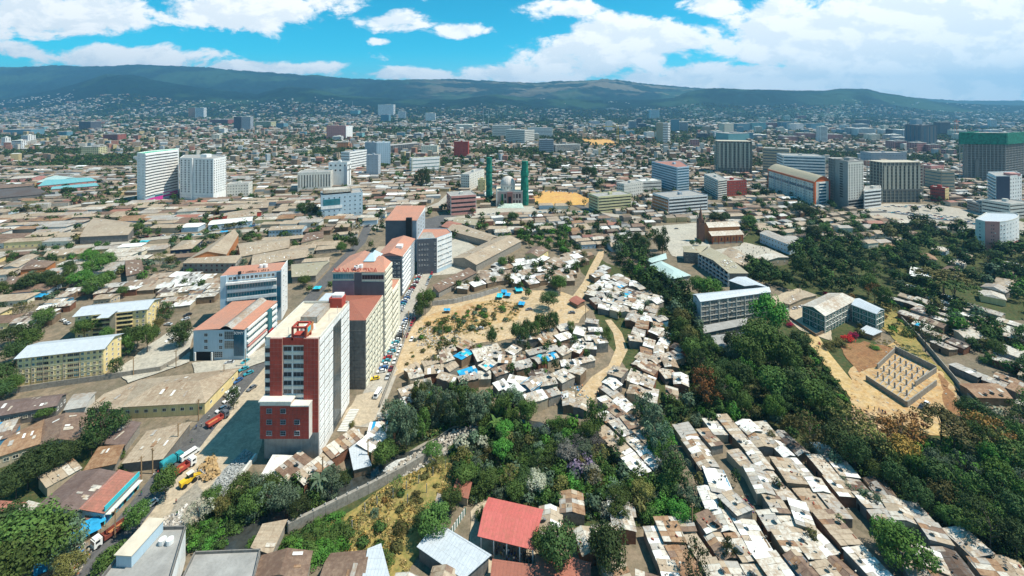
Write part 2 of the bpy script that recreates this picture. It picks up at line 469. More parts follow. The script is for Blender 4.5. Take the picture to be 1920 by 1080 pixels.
T_city = groundmat('trodden_earth', (0.28, 0.215, 0.15), (0.20, 0.165, 0.12), (0.14, 0.125, 0.085), .03)
T_ochre = groundmat('ochre_dirt', (0.50, 0.35, 0.19), (0.42, 0.31, 0.18), (0.55, 0.44, 0.30), .05)
T_pale = groundmat('pale_dust', (0.52, 0.43, 0.31), (0.44, 0.36, 0.26), (0.38, 0.32, 0.24), .06)
T_orange = groundmat('orange_soil', (0.50, 0.33, 0.14), (0.40, 0.22, 0.10), (0.52, 0.40, 0.24), .045)
T_lot = groundmat('orange_soil_lot', (0.60, 0.34, 0.08), (0.52, 0.24, 0.10), (0.58, 0.40, 0.16), .03)
T_track = groundmat('ochre_track', (0.52, 0.36, 0.15), (0.46, 0.31, 0.13), (0.55, 0.42, 0.24), .06)
T_red = groundmat('red_soil', (0.27, 0.13, 0.06), (0.33, 0.19, 0.09), (0.20, 0.11, 0.06), .15)
T_dry = groundmat('dry_grass_earth', (0.40, 0.28, 0.09), (0.30, 0.23, 0.09), (0.16, 0.17, 0.05), .08)
T_green = groundmat('grass_green', (0.05, 0.085, 0.03), (0.035, 0.06, 0.022), (0.12, 0.10, 0.045), .08)
T_asph = groundmat('asphalt', (0.115, 0.115, 0.12), (0.095, 0.095, 0.10), (0.14, 0.135, 0.125), .1, .1)
T_paleasph = groundmat('worn_concrete_paving', (0.40, 0.36, 0.30), (0.34, 0.31, 0.265), (0.44, 0.41, 0.35), .08, .1)
T_rubble = groundmat('rubble_bank', (0.40, 0.35, 0.28), (0.30, 0.27, 0.23), (0.22, 0.21, 0.17), .3, .9)
T_gravel = groundmat('grey_gravel', (0.34, 0.35, 0.34), (0.28, 0.29, 0.28), (0.22, 0.23, 0.22), .5, .9)
T_yard = groundmat('pale_yard', (0.50, 0.46, 0.38), (0.42, 0.39, 0.33), (0.36, 0.34, 0.29), .08)

g = MB(); S = 16000
for i in range(-2, 2):
    for j in range(-1, 3):
        x0, y0 = i * S / 2, j * S / 2 - 2000
        g.face([(x0, y0, 0), (x0 + S / 2, y0, 0), (x0 + S / 2, y0 + S / 2, 0), (x0, y0 + S / 2, 0)])
structure(g.build('ground', T_city))

LAYER = [0.0]
def sheet(name, pts, m, label=None, px=True, rough=0.6, step=3.0, reserve=True, grow=0.0, seed=1):
    LAYER[0] += 0.012
    q = poly(pts) if px else [Vector((x, y, 0)) for x, y in pts]
    if reserve: raster(q, grow)
    if rough: q = rough_edge(q, rough, step, seed + len(LAYER))
    z = 0.02 + LAYER[0]
    mb = MB(); mb.face([(p.x, p.y, z) for p in q])
    o = structure(mb.build(name, m)); 
    if label: o['label'] = label
    return o
def strip(name, pts, width, m, px=True, reserve=True, grow=0.0, taper=None):
    """a road along a polyline; pts in pixels on the ground"""
    LAYER[0] += 0.012
    q = poly(pts) if px else [Vector((x, y, 0)) for x, y in pts]
    L = []; Rr = []
    for k, p in enumerate(q):
        a = q[max(0, k - 1)]; b = q[min(len(q) - 1, k + 1)]
        d = (b - a).normalized(); n = Vector((-d.y, d.x, 0)); w = width if not isinstance(width, list) else width[k]
        L.append(p + n * w / 2); Rr.append(p - n * w / 2)
    z = 0.02 + LAYER[0]
    mb = MB()
    for k in range(len(q) - 1):
        mb.face([(Rr[k].x, Rr[k].y, z), (Rr[k + 1].x, Rr[k + 1].y, z), (L[k + 1].x, L[k + 1].y, z), (L[k].x, L[k].y, z)])
        if reserve: raster([Rr[k], Rr[k + 1], L[k + 1], L[k]], grow)
    return structure(mb.build(name, m))

# broad tones of the ground
sheet('grassland', [(1080, 470), (1330, 560), (1500, 560), (1640, 640), (1760, 800), (1960, 820), (1960, 1200), (1480, 830), (1260, 800), (1130, 620)], T_green, reserve=False, rough=3, step=12)
sheet('grassland', [(720, 800), (1120, 800), (1350, 990), (1060, 990), (830, 900)], T_green, reserve=False, rough=3, step=10)
sheet('grassland', [(360, 950), (560, 900), (700, 860), (760, 830), (740, 760), (860, 730), (1000, 790), (840, 900), (640, 1010), (350, 1080)], T_green, reserve=False, rough=2, step=8)
sheet('grassland', [(1400, 420), (1920, 400), (1960, 600), (1660, 600), (1400, 520)], T_green, reserve=False, rough=6, step=25)
sheet('grassland', [(0, 830), (230, 830), (120, 1000), (-40, 1100), (-60, 860)], T_green, reserve=False, rough=2, step=8)
# the two streets beside the tall blocks
sheet('dirt_verge', [(258, 1010), (345, 1000), (418, 935), (482, 862), (500, 790), (520, 700), (545, 640), (505, 640), (450, 700), (380, 790), (300, 890), (245, 960), (110, 1120), (190, 1120)], T_pale, rough=.4, reserve=True)
strip('road', [(120, 1180), (192, 1040), (258, 960), (312, 890), (372, 815), (430, 745), (478, 690), (520, 640), (560, 590), (602, 536), (640, 492), (676, 455), (690, 425)], 9.0, T_asph, grow=1)
sheet('cut_bank', [(385, 930), (420, 880), (458, 842), (478, 852), (440, 900), (408, 945)], T_gravel, rough=.3)
sheet('dirt_verge', [(300, 1000), (345, 996), (380, 935), (372, 900), (330, 940)], T_rubble, rough=.6)
strip('street', [(668, 800), (700, 750), (722, 700), (742, 650), (758, 600), (776, 555), (797, 515), (812, 490), (822, 470)], [12, 12, 12, 12, 12, 12, 12, 14, 16], T_paleasph, grow=1)
sheet('dirt_verge', [(640, 790), (668, 742), (700, 735), (722, 740), (700, 790), (672, 800)], T_pale, rough=.5)
sheet('paved_yard', [(780, 520), (870, 512), (900, 470), (860, 440), (800, 455)], T_yard, rough=.3, reserve=False)
# clearing and paths of the settlement
sheet('dirt_clearing', [(775, 612), (812, 572), (870, 558), (930, 548), (1000, 545), (1055, 548), (1085, 560), (1105, 582), (1085, 606), (1040, 612), (985, 630), (930, 642), (860, 648), (810, 672), (770, 692), (738, 706), (748, 670)], T_ochre, rough=1.2, step=5)
sheet('dirt_mound', [(790, 600), (850, 575), (930, 562), (985, 572), (970, 600), (900, 610), (850, 625), (800, 640)], T_orange, rough=1.5, step=5, reserve=False)
strip('path', [(1096, 748), (1120, 712), (1150, 690), (1166, 655), (1158, 625), (1140, 600)], [8, 6, 5, 6, 5, 4], T_ochre, grow=.5)
strip('path', [(1080, 562), (1100, 530), (1112, 505), (1125, 480), (1128, 470)], [7, 5, 6, 6, 4], T_ochre, grow=.5)
# river with its wall, rubble banks
sheet('riverbank', [(430, 1010), (560, 960), (690, 890), (760, 852), (850, 800), (930, 790), (880, 830), (800, 870), (700, 905), (560, 985)], T_rubble, rough=1.2, step=4)
strip('river', [(420, 1030), (500, 985), (560, 962), (640, 925), (700, 893), (745, 868), (790, 853), (850, 815), (930, 790), (1010, 800), (1075, 830)], [10, 8, 7, 7, 6, 7, 6, 6, 5, 5, 4], MATS.get('river_water') or mat('river_water', (0.05, 0.055, 0.05), .12, .5, .5, spec=.6, bump=.5))
sheet('rapids', [(715, 884), (745, 863), (775, 853), (792, 850), (788, 860), (760, 874), (735, 888)], mat('white_water', (0.55, 0.56, 0.54), .6, .5, 1.5, bump=.8), rough=.4, step=2)
sheet('field', [(640, 1000), (560, 1010), (700, 928), (790, 880), (850, 868), (870, 900), (850, 940), (800, 960), (800, 1020), (760, 1080), (740, 1110), (640, 1080)], T_dry, rough=1.5, step=5, reserve=False)
# courts, building plots, dirt road on the far bank
sheet('schoolyard', [(882, 1048), (882, 960), (905, 935), (925, 940), (1010, 1046), (1008, 1090), (880, 1100), (905, 1050)], T_pale, rough=.3)
strip('dirt_road', [(1520, 628), (1540, 660), (1575, 705), (1610, 745), (1660, 775), (1720, 790), (1790, 795)], [7, 7, 7, 8, 10, 16, 14], T_track, grow=1)
sheet('building_plot', [(1590, 700), (1680, 640), (1765, 690), (1800, 760), (1800, 800), (1700, 800), (1600, 770)], T_orange, rough=1.2, step=5)
sheet('cut_bank', [(1575, 650), (1620, 640), (1680, 655), (1640, 690), (1610, 700)], T_red, rough=1, step=4, reserve=False)
sheet('cut_bank', [(1760, 700), (1790, 740), (1835, 790), (1800, 800), (1770, 760)], T_red, rough=1, step=4)
sheet('field', [(1660, 560), (1720, 640), (1800, 740), (1830, 790), (1770, 700), (1690, 655), (1640, 600)], T_dry, rough=1.5, step=5, reserve=False)
sheet('paved_yard', [(1440, 560), (1500, 540), (1560, 600), (1560, 640), (1500, 620), (1470, 590)], T_pale, rough=.5)
sheet('church_square', [(1220, 425), (1310, 418), (1335, 470), (1400, 460), (1430, 490), (1330, 500), (1260, 480)], T_yard, rough=.5)
sheet('paved_yard', [(1395, 455), (1440, 465), (1475, 482), (1405, 485), (1375, 470)], T_yard, rough=.5)
sheet('dirt_clearing', [(998, 372), (1020, 358), (1080, 362), (1105, 372), (1098, 385), (1040, 386), (1010, 386)], T_lot, rough=1.5, step=8)
sheet('excavated_ground', [(1060, 250), (1110, 252), (1150, 265), (1160, 272), (1110, 272)], T_lot, rough=4, step=25)
strip('road', [(1010, 255), (1100, 248), (1200, 262), (1260, 262)], 40, T_asph)
sheet('square', [(795, 412), (835, 402), (880, 410), (840, 432), (800, 440)], T_asph, rough=.3)
sheet('paved_yard', [(885, 392), (1000, 387), (1012, 400), (890, 406)], T_yard, rough=.3)
strip('road', [(835, 412), (900, 405), (960, 400), (1040, 396), (1110, 400), (1200, 410)], 14, T_paleasph, grow=1)
strip('road', [(700, 430), (760, 410), (830, 380), (850, 360)], 12, T_paleasph, grow=1)
strip('road', [(1080, 385), (1120, 400), (1180, 425)], 10, T_asph, grow=1)
strip('road', [(-40, 415), (60, 400), (150, 385), (250, 368), (340, 378), (430, 372), (560, 365)], 16, T_paleasph, grow=2)
strip('road', [(-20, 478), (80, 470), (170, 462), (300, 447), (400, 438), (480, 432), (570, 432)], 12, T_paleasph, grow=2)
sheet('highway_junction', [(1600, 400), (1660, 382), (1760, 385), (1860, 402), (1930, 420), (1930, 440), (1820, 430), (1740, 420), (1680, 412)], T_paleasph, rough=.3)
strip('road', [(1560, 400), (1660, 398), (1760, 412), (1850, 425)], 9, T_asph, grow=1)
sheet('paved_yard', [(215, 700), (270, 655), (330, 615), (362, 620), (355, 680), (300, 700), (240, 720)], T_yard, rough=.5)
sheet('paved_yard', [(360, 682), (455, 672), (520, 640), (520, 670), (440, 700), (370, 712)], T_yard, rough=.4)

# ------------------------------------------------------------------ hills
def interp(tab, x):
    return np.interp(x, [t[0] for t in tab], [t[1] for t in tab])
RIDGE1 = [(-900, 150), (-300, 135), (0, 127), (100, 126), (200, 127), (270, 124), (330, 125), (400, 128), (450, 133), (530, 140), (600, 143), (640, 147), (700, 151), (780, 153), (850, 149), (900, 152), (1000, 156), (1060, 154), (1130, 151), (1200, 157), (1280, 163), (1400, 172), (1700, 182), (1800, 189), (1920, 191), (2300, 196), (2900, 196)]
RIDGE2 = [(-900, 190), (0, 185), (100, 168), (157, 152), (200, 139), (250, 140), (283, 149), (333, 158), (417, 169), (483, 176), (533, 163), (583, 166), (640, 178), (760, 186), (860, 186), (930, 176), (990, 184), (1100, 190), (1210, 186), (1262, 184), (1290, 172), (1330, 168), (1400, 170), (1500, 171), (1545, 171), (1575, 167), (1625, 168), (1650, 175), (1700, 183), (1730, 189), (1760, 195), (1850, 198), (1920, 199), (2900, 200)]
def fbm(X, Y, seed, octs=5, f=1.0, gain=.5):
    rs = np.random.RandomState(seed); out = np.zeros(np.shape(X)); a = 1.0; tot = 0
    for o in range(octs):
        t = rs.rand(64, 64); x = X * f; y = Y * f
        xi = np.floor(x).astype(int); yi = np.floor(y).astype(int); fx = x - xi; fy = y - yi
        fx = fx * fx * (3 - 2 * fx); fy = fy * fy * (3 - 2 * fy)
        g = lambda i, j: t[i % 64, j % 64]
        v = (g(xi, yi) * (1 - fx) + g(xi + 1, yi) * fx) * (1 - fy) + (g(xi, yi + 1) * (1 - fx) + g(xi + 1, yi + 1) * fx) * fy
        out += a * v; tot += a; a *= gain; f *= 2.03
    return out / tot
def sstep(a, b, x):
    t = np.clip((x - a) / (b - a), 0, 1); return t * t * (3 - 2 * t)
YA, YB = 5600.0, 8200.0
def hillz(X, Y):
    X = np.asarray(X, float); Y = np.asarray(Y, float)
    px = 960 + F * X / np.maximum(Y, 1)
    z1 = H + (HY - interp(RIDGE1, px)) / F * YB
    z2 = H + (HY - interp(RIDGE2, px)) / F * YA
    gl = fbm(X / 900, Y / 900, 3, 5, 1.0, .55) - .5
    up1 = (sstep(3900, YA, Y) * .93 + .07 * sstep(2400, 4200, Y)) * z2
    up1 = up1 * (1 - .45 * sstep(YA, YA + 700, Y))
    base = np.maximum(up1, z1 * sstep(YA - 900, YB, Y) ** 1.1)
    base = base * (1 - .5 * sstep(YB, YB + 2600, Y))
    slope = sstep(4300, 5000, Y) * (1 - .85 * np.exp(-((Y - YB) / 500) ** 2)) * (1 - .8 * np.exp(-((Y - YA) / 350) ** 2))
    tree = ((fbm(X / 22, Y / 22, 9, 2) - .5) * 16 + (fbm(X / 70, Y / 70, 12, 3) - .5) * 44 * sstep(5000, 7000, Y)) * sstep(4300, 4900, Y)
    return np.maximum(base + gl * 230 * slope * np.clip(base / 200, 0, 1), -3) + tree
def build_hills():
    us = np.linspace(-1.75, 1.75, 900)
    ys = np.concatenate([np.linspace(2350, 5000, 60)[:-1], np.linspace(5000, 5900, 60)[:-1], np.linspace(5900, 7600, 40)[:-1], np.linspace(7600, 8600, 50)[:-1], np.linspace(8600, 12000, 14)])
    U, Yg = np.meshgrid(us, ys, indexing='ij'); Xg = U * Yg
    Z = hillz(Xg, Yg)
    Z[:, 0] = -3
    V = np.stack([Xg, Yg, Z], -1).reshape(-1, 3)
    n, m = len(us), len(ys)
    i, j = np.meshgrid(np.arange(n - 1), np.arange(m - 1), indexing='ij')
    a = (i * m + j).ravel(); fc = np.stack([a, a + m, a + m + 1, a + 1], -1)
    me = bpy.data.meshes.new('hills'); me.vertices.add(len(V)); me.vertices.foreach_set('co', V.astype(np.float32).ravel())
    me.loops.add(fc.size); me.loops.foreach_set('vertex_index', fc.astype(np.int32).ravel())
    me.polygons.add(len(fc)); me.polygons.foreach_set('loop_start', (np.arange(len(fc)) * 4).astype(np.int32)); me.polygons.foreach_set('loop_total', np.full(len(fc), 4, dtype=np.int32))
    mt = bpy.data.materials.new('shadow_toned_forest_hillside'); mt.use_nodes = True
    w = NT(mt.node_tree); b = w.n['Principled BSDF']; b.inputs['Roughness'].default_value = 1; b.inputs['Specular IOR Level'].default_value = .05
    pos = w.new('ShaderNodeNewGeometry').outputs['Position']
    forest = w.mix(w.maprange(w.noise(pos, .012, 5, .65), .35, .65), (0.002, 0.010, 0.013), (0.006, 0.026, 0.022))  # blue-green also paints cloud shadow and distance haze into the forest colour
    mead = w.mix(w.noise(pos, .01, 4), (0.02, 0.065, 0.035), (0.05, 0.09, 0.045))
    f1 = w.maprange(w.noise(pos, .0011, 5, .6), .52, .60)
    c = w.mix(w.math('MULTIPLY', f1, .55), forest, mead)
    sp = w.new('ShaderNodeSeparateXYZ'); w.l.new(pos, sp.inputs[0])
    # dry farmland on the saddle of the far ridge
    inx = w.math('MULTIPLY', w.maprange(sp.outputs['X'], -1900, -900), w.maprange(sp.outputs['X'], 2600, 3600, 1, 0))
    inz = w.math('MULTIPLY', inx, w.maprange(sp.outputs['Y'], 6300, 7000))
    st = w.new('ShaderNodeMapping'); st.inputs['Scale'].default_value = (.6, 2.2, 1); w.l.new(pos, st.inputs['Vector'])
    fl = w.maprange(w.noise(st.outputs[0], .0016, 6, .6), .50, .56)
    c = w.mix(w.math('MULTIPLY', inz, w.math('MULTIPLY', fl, .45)), c, (0.27, 0.22, 0.15))
    b2 = w.maprange(w.noise(pos, .02, 4, .7), .62, .66, 0, .5)
    w.l.new(c, b.inputs['Base Color'])
    me.materials.append(mt); me.update(calc_edges=True)
    me.polygons.foreach_set('use_smooth', np.ones(len(fc), dtype=bool))
    o = bpy.data.objects.new('hills', me); COL.objects.link(o); structure(o)
build_hills()
LM_FAR = 0

# ------------------------------------------------------------------ trees
def crown_mesh(kind, seed):
    r = random.Random(seed); mb = MB(); tone = []
    def leafclump(cx, cy, cz, rad, n, size, flat=1.0, droop=0.0):
        t0 = r.random()
        for _ in range(n):
            th = r.uniform(0, 2 * math.pi); zz = r.uniform(-.75, 1); rr = math.sqrt(max(0, 1 - zz * zz)); q = rad * r.uniform(.75, 1.08)
            d = Vector((rr * math.cos(th), rr * math.sin(th), zz)); c = Vector((cx, cy, cz)) + Vector((d.x * q, d.y * q, d.z * q * flat))
            nrm = (d + Vector((r.uniform(-.55, .55), r.uniform(-.55, .55), r.uniform(-.3, .6)))).normalized()
            a = nrm.cross(Vector((r.uniform(-1, 1), r.uniform(-1, 1), r.uniform(-1, 1)))).normalized(); b = nrm.cross(a)
            if droop: b = Vector((0, 0, -1)) * droop + b * (1 - droop)
            s1 = size * r.uniform(.6, 1.3); s2 = s1 * r.uniform(.5, .9) * (2.2 if droop else 1)
            mb.face([c - a * s1 - b * s2 * .3, c + a * s1 * .2 - b * s2, c + a * s1 + b * s2 * .3, c - a * s1 * .2 + b * s2])
            tone.append(min(1, max(0, t0 * .6 + r.random() * .4)))
    if kind == 'broad':
        for k in range(34):
            th = r.uniform(0, 6.283); zz = r.uniform(-.55, 1); rr = math.sqrt(1 - min(1, zz * zz)); q = r.uniform(.5, .82)
            leafclump(.5 * rr * math.cos(th) * q, .5 * rr * math.sin(th) * q, .60 + .36 * zz * q, r.uniform(.10, .17), 105, .0205)
        leafclump(0, 0, .6, .3, 260, .04)
    elif kind == 'tall':
        for k in range(34):
            z = r.uniform(.22, .96); wd = .42 * math.sin(math.pi * min(1, (z - .12) / .98)) ** .7; th = r.uniform(0, 6.283); q = r.uniform(.2, 1) * wd
            leafclump(q * math.cos(th), q * math.sin(th), z, r.uniform(.07, .13), 78, .019, 1.2, .45)
    elif kind == 'flat':
        for k in range(30):
            th = r.uniform(0, 6.283); q = math.sqrt(r.random()) * .42
            leafclump(q * math.cos(th), q * math.sin(th), .86 - q * .35 + r.uniform(-.05, .05), r.uniform(.07, .12), 55, .022, .45)
    elif kind == 'sparse':
        for k in range(40):
            th = r.uniform(0, 6.283); zz = r.uniform(-.6, 1); rr = math.sqrt(1 - min(1, zz * zz)); q = r.uniform(.55, 1.0)
            leafclump(.46 * rr * math.cos(th) * q, .46 * rr * math.sin(th) * q, .58 + .38 * zz * q, r.uniform(.06, .11), 26, .022)
    elif kind == 'bush':
        for k in range(22):
            th = r.uniform(0, 6.283); zz = r.uniform(0, 1); rr = math.sqrt(1 - zz * zz); q = r.uniform(.3, .85)
            leafclump(.5 * rr * math.cos(th) * q, .5 * rr * math.sin(th) * q, .15 + .8 * zz * q, r.uniform(.12, .2), 62, .033)
    elif kind == 'oval':
        for k in range(26):
            z = r.uniform(.2, .95); wd = .34 * math.sin(math.pi * (z - .1) / .95) ** .6; th = r.uniform(0, 6.283); q = r.uniform(.4, .9) * wd
            leafclump(q * math.cos(th), q * math.sin(th), z, r.uniform(.10, .15), 80, .023)
    elif kind == 'palm':
        for k in range(22):
            th = r.uniform(0, 6.283); el = r.uniform(.0, 1.1); L = r.uniform(.35, .5); p = Vector((0, 0, .75)); d = Vector((math.cos(th) * math.cos(el), math.sin(th) * math.cos(el), math.sin(el))); side = Vector((-math.sin(th), math.cos(th), 0)); prev = p
            for q in range(4):
                d = (d + Vector((0, 0, -.32))).normalized(); nx = prev + d * L / 4; ww = [.05, .07, .055, .02][q]
                mb.face([prev - side * ww, nx - side * ww * .9, nx + side * ww * .9, prev + side * ww]); tone.append(r.random()); prev = nx
    me = mb.mesh('crown', [M_green])
    at = me.attributes.new('tone', 'FLOAT', 'FACE'); at.data.foreach_set('value', np.array(tone, dtype=np.float32))
    return me
def trunk_mesh(kind, seed):
    r = random.Random(seed); mb = MB()
    top = dict(broad=.5, tall=.8, flat=.7, sparse=.6, bush=.3, oval=.6, palm=.75)[kind]
    pts = [Vector((0, 0, -.02))]
    for k in range(4): pts.append(Vector((r.uniform(-.02, .02), r.uniform(-.02, .02), top * (k + 1) / 4)))
    for k in range(4):
        rw = .045 * (1 - .17 * k)
        mb.bar(pts[k], pts[k + 1], rw)
    if kind != 'palm':
        for k in range(7):
            th = r.uniform(0, 6.283); z = top * r.uniform(.45, 1); b = Vector((math.cos(th) * .32, math.sin(th) * .32, z + r.uniform(.12, .25)))
            if kind == 'flat': b.z = .82
            mb.bar((0, 0, z), b, .018)
    return mb.mesh('trunk', [MATS.get('bark') or mat('bark', (0.13, 0.10, 0.075), .95, .3, 2.)])
LEAF = dict(
    dark=leafmat('dark_leaf', (0.016, 0.036, 0.012), (0.055, 0.088, 0.024)),
    mid=leafmat('mid_green_leaf', (0.028, 0.062, 0.014), (0.090, 0.150, 0.032)),
    bright=leafmat('bright_green_leaf', (0.032, 0.10, 0.016), (0.085, 0.20, 0.030)),
    grey=leafmat('greygreen_leaf', (0.045, 0.075, 0.045), (0.12, 0.17, 0.10)),
    olive=leafmat('olive_leaf', (0.06, 0.065, 0.020), (0.17, 0.155, 0.045)),
    autumn=leafmat('russet_leaf', (0.14, 0.075, 0.022), (0.36, 0.20, 0.05)),
    lilac=leafmat('lilac_blossom', (0.06, 0.06, 0.045), (0.13, 0.12, 0.11)),
    red=leafmat('crimson_blossom', (0.25, 0.01, 0.03), (0.50, 0.02, 0.07)),
    white=leafmat('pale_blossom', (0.14, 0.15, 0.09), (0.42, 0.42, 0.32)),
)
CROWN = {}; TRUNK = {}
for kd, nvar in (('broad', 4), ('tall', 3), ('flat', 2), ('sparse', 2), ('bush', 3), ('oval', 3), ('palm', 1)):
    CROWN[kd] = [crown_mesh(kd, 100 + i * 7 + len(kd)) for i in range(nvar)]
    TRUNK[kd] = [trunk_mesh(kd, 50 + i)for i in range(2)]
TREES = []      # (thing, look, kind)
KLOOK = dict(broad='round-crowned tree', tall='tall slender eucalyptus', flat='flat-topped spreading tree', sparse='thin open-crowned tree', bush='low leafy bush', oval='upright oval tree', palm='palm with arching fronds')
CLOOK = dict(dark='dark green', mid='mid green', bright='bright green', grey='grey-green', olive='olive', autumn='russet brown', lilac='lilac-tinged', red='crimson-flowered', white='pale-flowered')
def tree(x, y, h, w, kind, colr, z=0.0):
    nm = 'bush' if kind == 'bush' else ('palm_tree' if kind == 'palm' else 'tree')
    o = thing(nm, None, 'bush' if kind == 'bush' else 'tree', (x, y, z), R.uniform(0, 6.28))
    w = w * (1.35 if kind in ('tall', 'oval') else 1.0)
    c = place('crown', R.choice(CROWN[kind]), o, scale=(w, w * R.uniform(.88, 1.1), h))
    c.material_slots[0].link = 'OBJECT'; c.material_slots[0].material = LEAF[colr]
    if kind != 'bush': place('trunk', R.choice(TRUNK[kind]), o, scale=(max(w * .6, 3), max(w * .6, 3), h))
    TREES.append((o, f"{CLOOK[colr]} {KLOOK[kind]}", kind))
    return o
def treep(px, py, h, w, kind='broad', colr='mid'):
    p = P(px, py); return tree(p.x, p.y, h, w, kind, colr)
# ------------------------------------------------------------------ buildings
WIN = {}
def window_mesh(w, h, glass, frame, nx=2, nz=1, depth=.14):
    key = (round(w, 2), round(h, 2), glass.name, frame.name, nx, nz)
    if key in WIN: return WIN[key]
    mb = MB(); t = min(.09, w * .06 + .03)
    mb.box((0, .02, h / 2), (w - t, .06, h - t), mi=1)
    mb.box((0, -.02, t / 2), (w + .1, depth + .06, t)); mb.box((0, 0, h - t / 2), (w, depth, t))
    for s in (-1, 1): mb.box((s * (w / 2 - t / 2), 0, h / 2), (t, depth, h - 2 * t))
    for k in range(1, nx): mb.box((-w / 2 + w * k / nx, 0, h / 2), (t * .7, depth * .8, h - 2 * t))
    for k in range(1, nz): mb.box((0, 0, h * k / nz), (w - 2 * t, depth * .8, t * .7))
    WIN[key] = mb.mesh('window', [frame, glass]); return WIN[key]

CURT = mat('curtained_glass', (0.20, 0.18, 0.15), .4, .4, .8)
_ac = MB(); _ac.box((0, 0, 0), (.95, .4, .65), bottom=True); ACM = _ac.mesh('air_conditioner', [M_offw])
class Bld:
    """a building on a polygonal footprint (world points, anticlockwise from the near left corner)"""
    def __init__(s, name, label, pts, h, wall, cat='building', z0=0.0, group=None, lm=None, reserve=True, body=True, grow=1.0):
        s.P = [Vector((p[0], p[1], 0)) for p in pts]; s.o = s.P[0].copy(); s.h = h; s.z0 = z0
        s.t = thing(name, label, cat, (s.o.x, s.o.y, 0), 0, group, lm)
        s.L = [p - s.o for p in s.P]; s.n = len(s.P); s.pan = []
        if reserve: raster(s.P, grow)
        if body:
            mb = MB(); mb.prism([(p.x, p.y) for p in s.L], z0 - (.3 if z0 == 0 else 0), h, top=False); mb.build('wall', wall, s.t)
    def edge(s, e):
        a, b = s.L[e], s.L[(e + 1) % s.n]; d = b - a; L = d.length; d = d / L
        return a, d, L, Vector((d.y, -d.x, 0)), math.atan2(d.y, d.x)
    def proud(s, e, u_, z):
        return max([o_ for (q, a_, b_, c_, d_, o_) in s.pan if q == e and a_ <= u_ <= b_ and c_ <= z <= d_] + [0.0])
    def wins(s, e, n, m, z0, z1, w, h, glass=None, frame=None, u0=0.0, u1=1.0, nx=2, nz=1, single=True, skip=0.0, name='window'):
        """n columns by m storeys between heights z0 and z1 on edge e"""
        glass = glass or G_dark; frame = frame or M_white
        a, d, L, nr, rz = s.edge(e); st = (z1 - z0) / m; x0, x1 = L * u0, L * u1
        if single:
            mes = [window_mesh(w, h, g_, frame, nx, nz) for g_ in ((glass, glass, glass, G_grey, CURT) if glass is not M_dark else (glass,))]
            for j in range(m):
                for i in range(n):
                    if skip and R.random() < skip: continue
                    uq = u0 + (u1 - u0) * (i + .5) / n; c = a + d * (L * uq) + nr * (.03 + s.proud(e, uq, z0 + st * (j + .5)))
                    place(name, R.choice(mes), s.t, (c.x, c.y, z0 + st * j + (st - h) / 2), rz)
                    if s.h > 9 and s.P[0].y < 420 and n > 1 and e != 3 and R.random() < .10: place('air_conditioner', ACM, s.t, (c.x + d.x * (w / 2 + .6) + nr.x * .2, c.y + d.y * (w / 2 + .6) + nr.y * .2, z0 + st * j + (st - h) / 2 + .3), rz)
        else:
            mb = MB()
            for j in range(m):
                for i in range(n):
                    if skip and R.random() < skip: continue
                    uq = u0 + (u1 - u0) * (i + .5) / n; c = a + d * (L * uq) + nr * (.02 + s.proud(e, uq, z0 + st * (j + .5))); z = z0 + st * j + (st - h) / 2
                    mb.box((c.x, c.y, z + h / 2), (w, .16, h), rz, 0)
                    mb.box((c.x + nr.x * .1, c.y + nr.y * .1, z - .04), (w + .2, .3, .12), rz, 1)
            mb.build('glazing', [glass, frame], s.t, stuff=True)
    def ribbon(s, e, m, z0, z1, h, glass=None, frame=None, u0=0.0, u1=1.0, mull=1.6, out=.04, sill=.35, bandmat=None):
        """one window strip per storey, each a part, with a projecting sill band"""
        glass = glass or G_blue; frame = frame or M_white
        a, d, L, nr, rz = s.edge(e); st = (z1 - z0) / m; x0, x1 = L * u0, L * u1; W = x1 - x0
        me = window_mesh(W, h, glass, frame, max(1, int(W / mull)), 1)
        c = a + d * (x0 + W / 2)
        for j in range(m):
            z = z0 + st * j + (st - h) / 2
            q = c + nr * out
            place('window_strip', me, s.t, (q.x, q.y, z), rz)
        if sill:
            mb = MB()
            mb.box((0, 0, 0), (W + .1, sill, max(.3, st - h - .5)))
            bm_ = mb.mesh('spandrel', [bandmat or M_white])
            for j in range(m + 1):
                q = c + nr * (sill / 2); z = z0 + st * j
                if j == m: z -= .15
                place('spandrel', bm_, s.t, (q.x, q.y, z), rz)
    def panel(s, e, u0, u1, z0, z1, m, name='cladding', out=.18, cx=0):
        a, d, L, nr, rz = s.edge(e); c = a + d * (L * (u0 + u1) / 2) + nr * (out / 2)
        if (u1 - u0) * L > 3 and z1 - z0 > 3 and m is not M_dark: s.pan.append((e, u0, u1, z0, z1, out))
        mb = MB(); mb.box((0, 0, 0), (L * (u1 - u0), out, z1 - z0), bottom=True)
        o = mb.build(name, m, s.t, (c.x, c.y, (z0 + z1) / 2)); o.rotation_euler = (0, 0, rz); return o
    def tiles(s, e, u0, u1, z0, z1, m, tw=2.0, th=2.0, out=.2, name='cladding_panel'):
        """a field of single cladding panels with open joints"""
        a, d, L, nr, rz = s.edge(e); W = L * (u1 - u0); nx = max(1, round(W / tw)); nz = max(1, round((z1 - z0) / th))
        w, h = W / nx, (z1 - z0) / nz; s.pan.append((e, u0, u1, z0, z1, out + .05))
        mb = MB(); mb.box((0, 0, 0), (w - .10, .1, h - .10)); me = mb.mesh('cladding_panel', [m])
        for i in range(nx):
            for j in range(nz):
                c = a + d * (L * u0 + w * (i + .5)) + nr * (out + R.uniform(-.015, .015))
                place(name, me, s.t, (c.x, c.y, z0 + h * (j + .5)), rz)
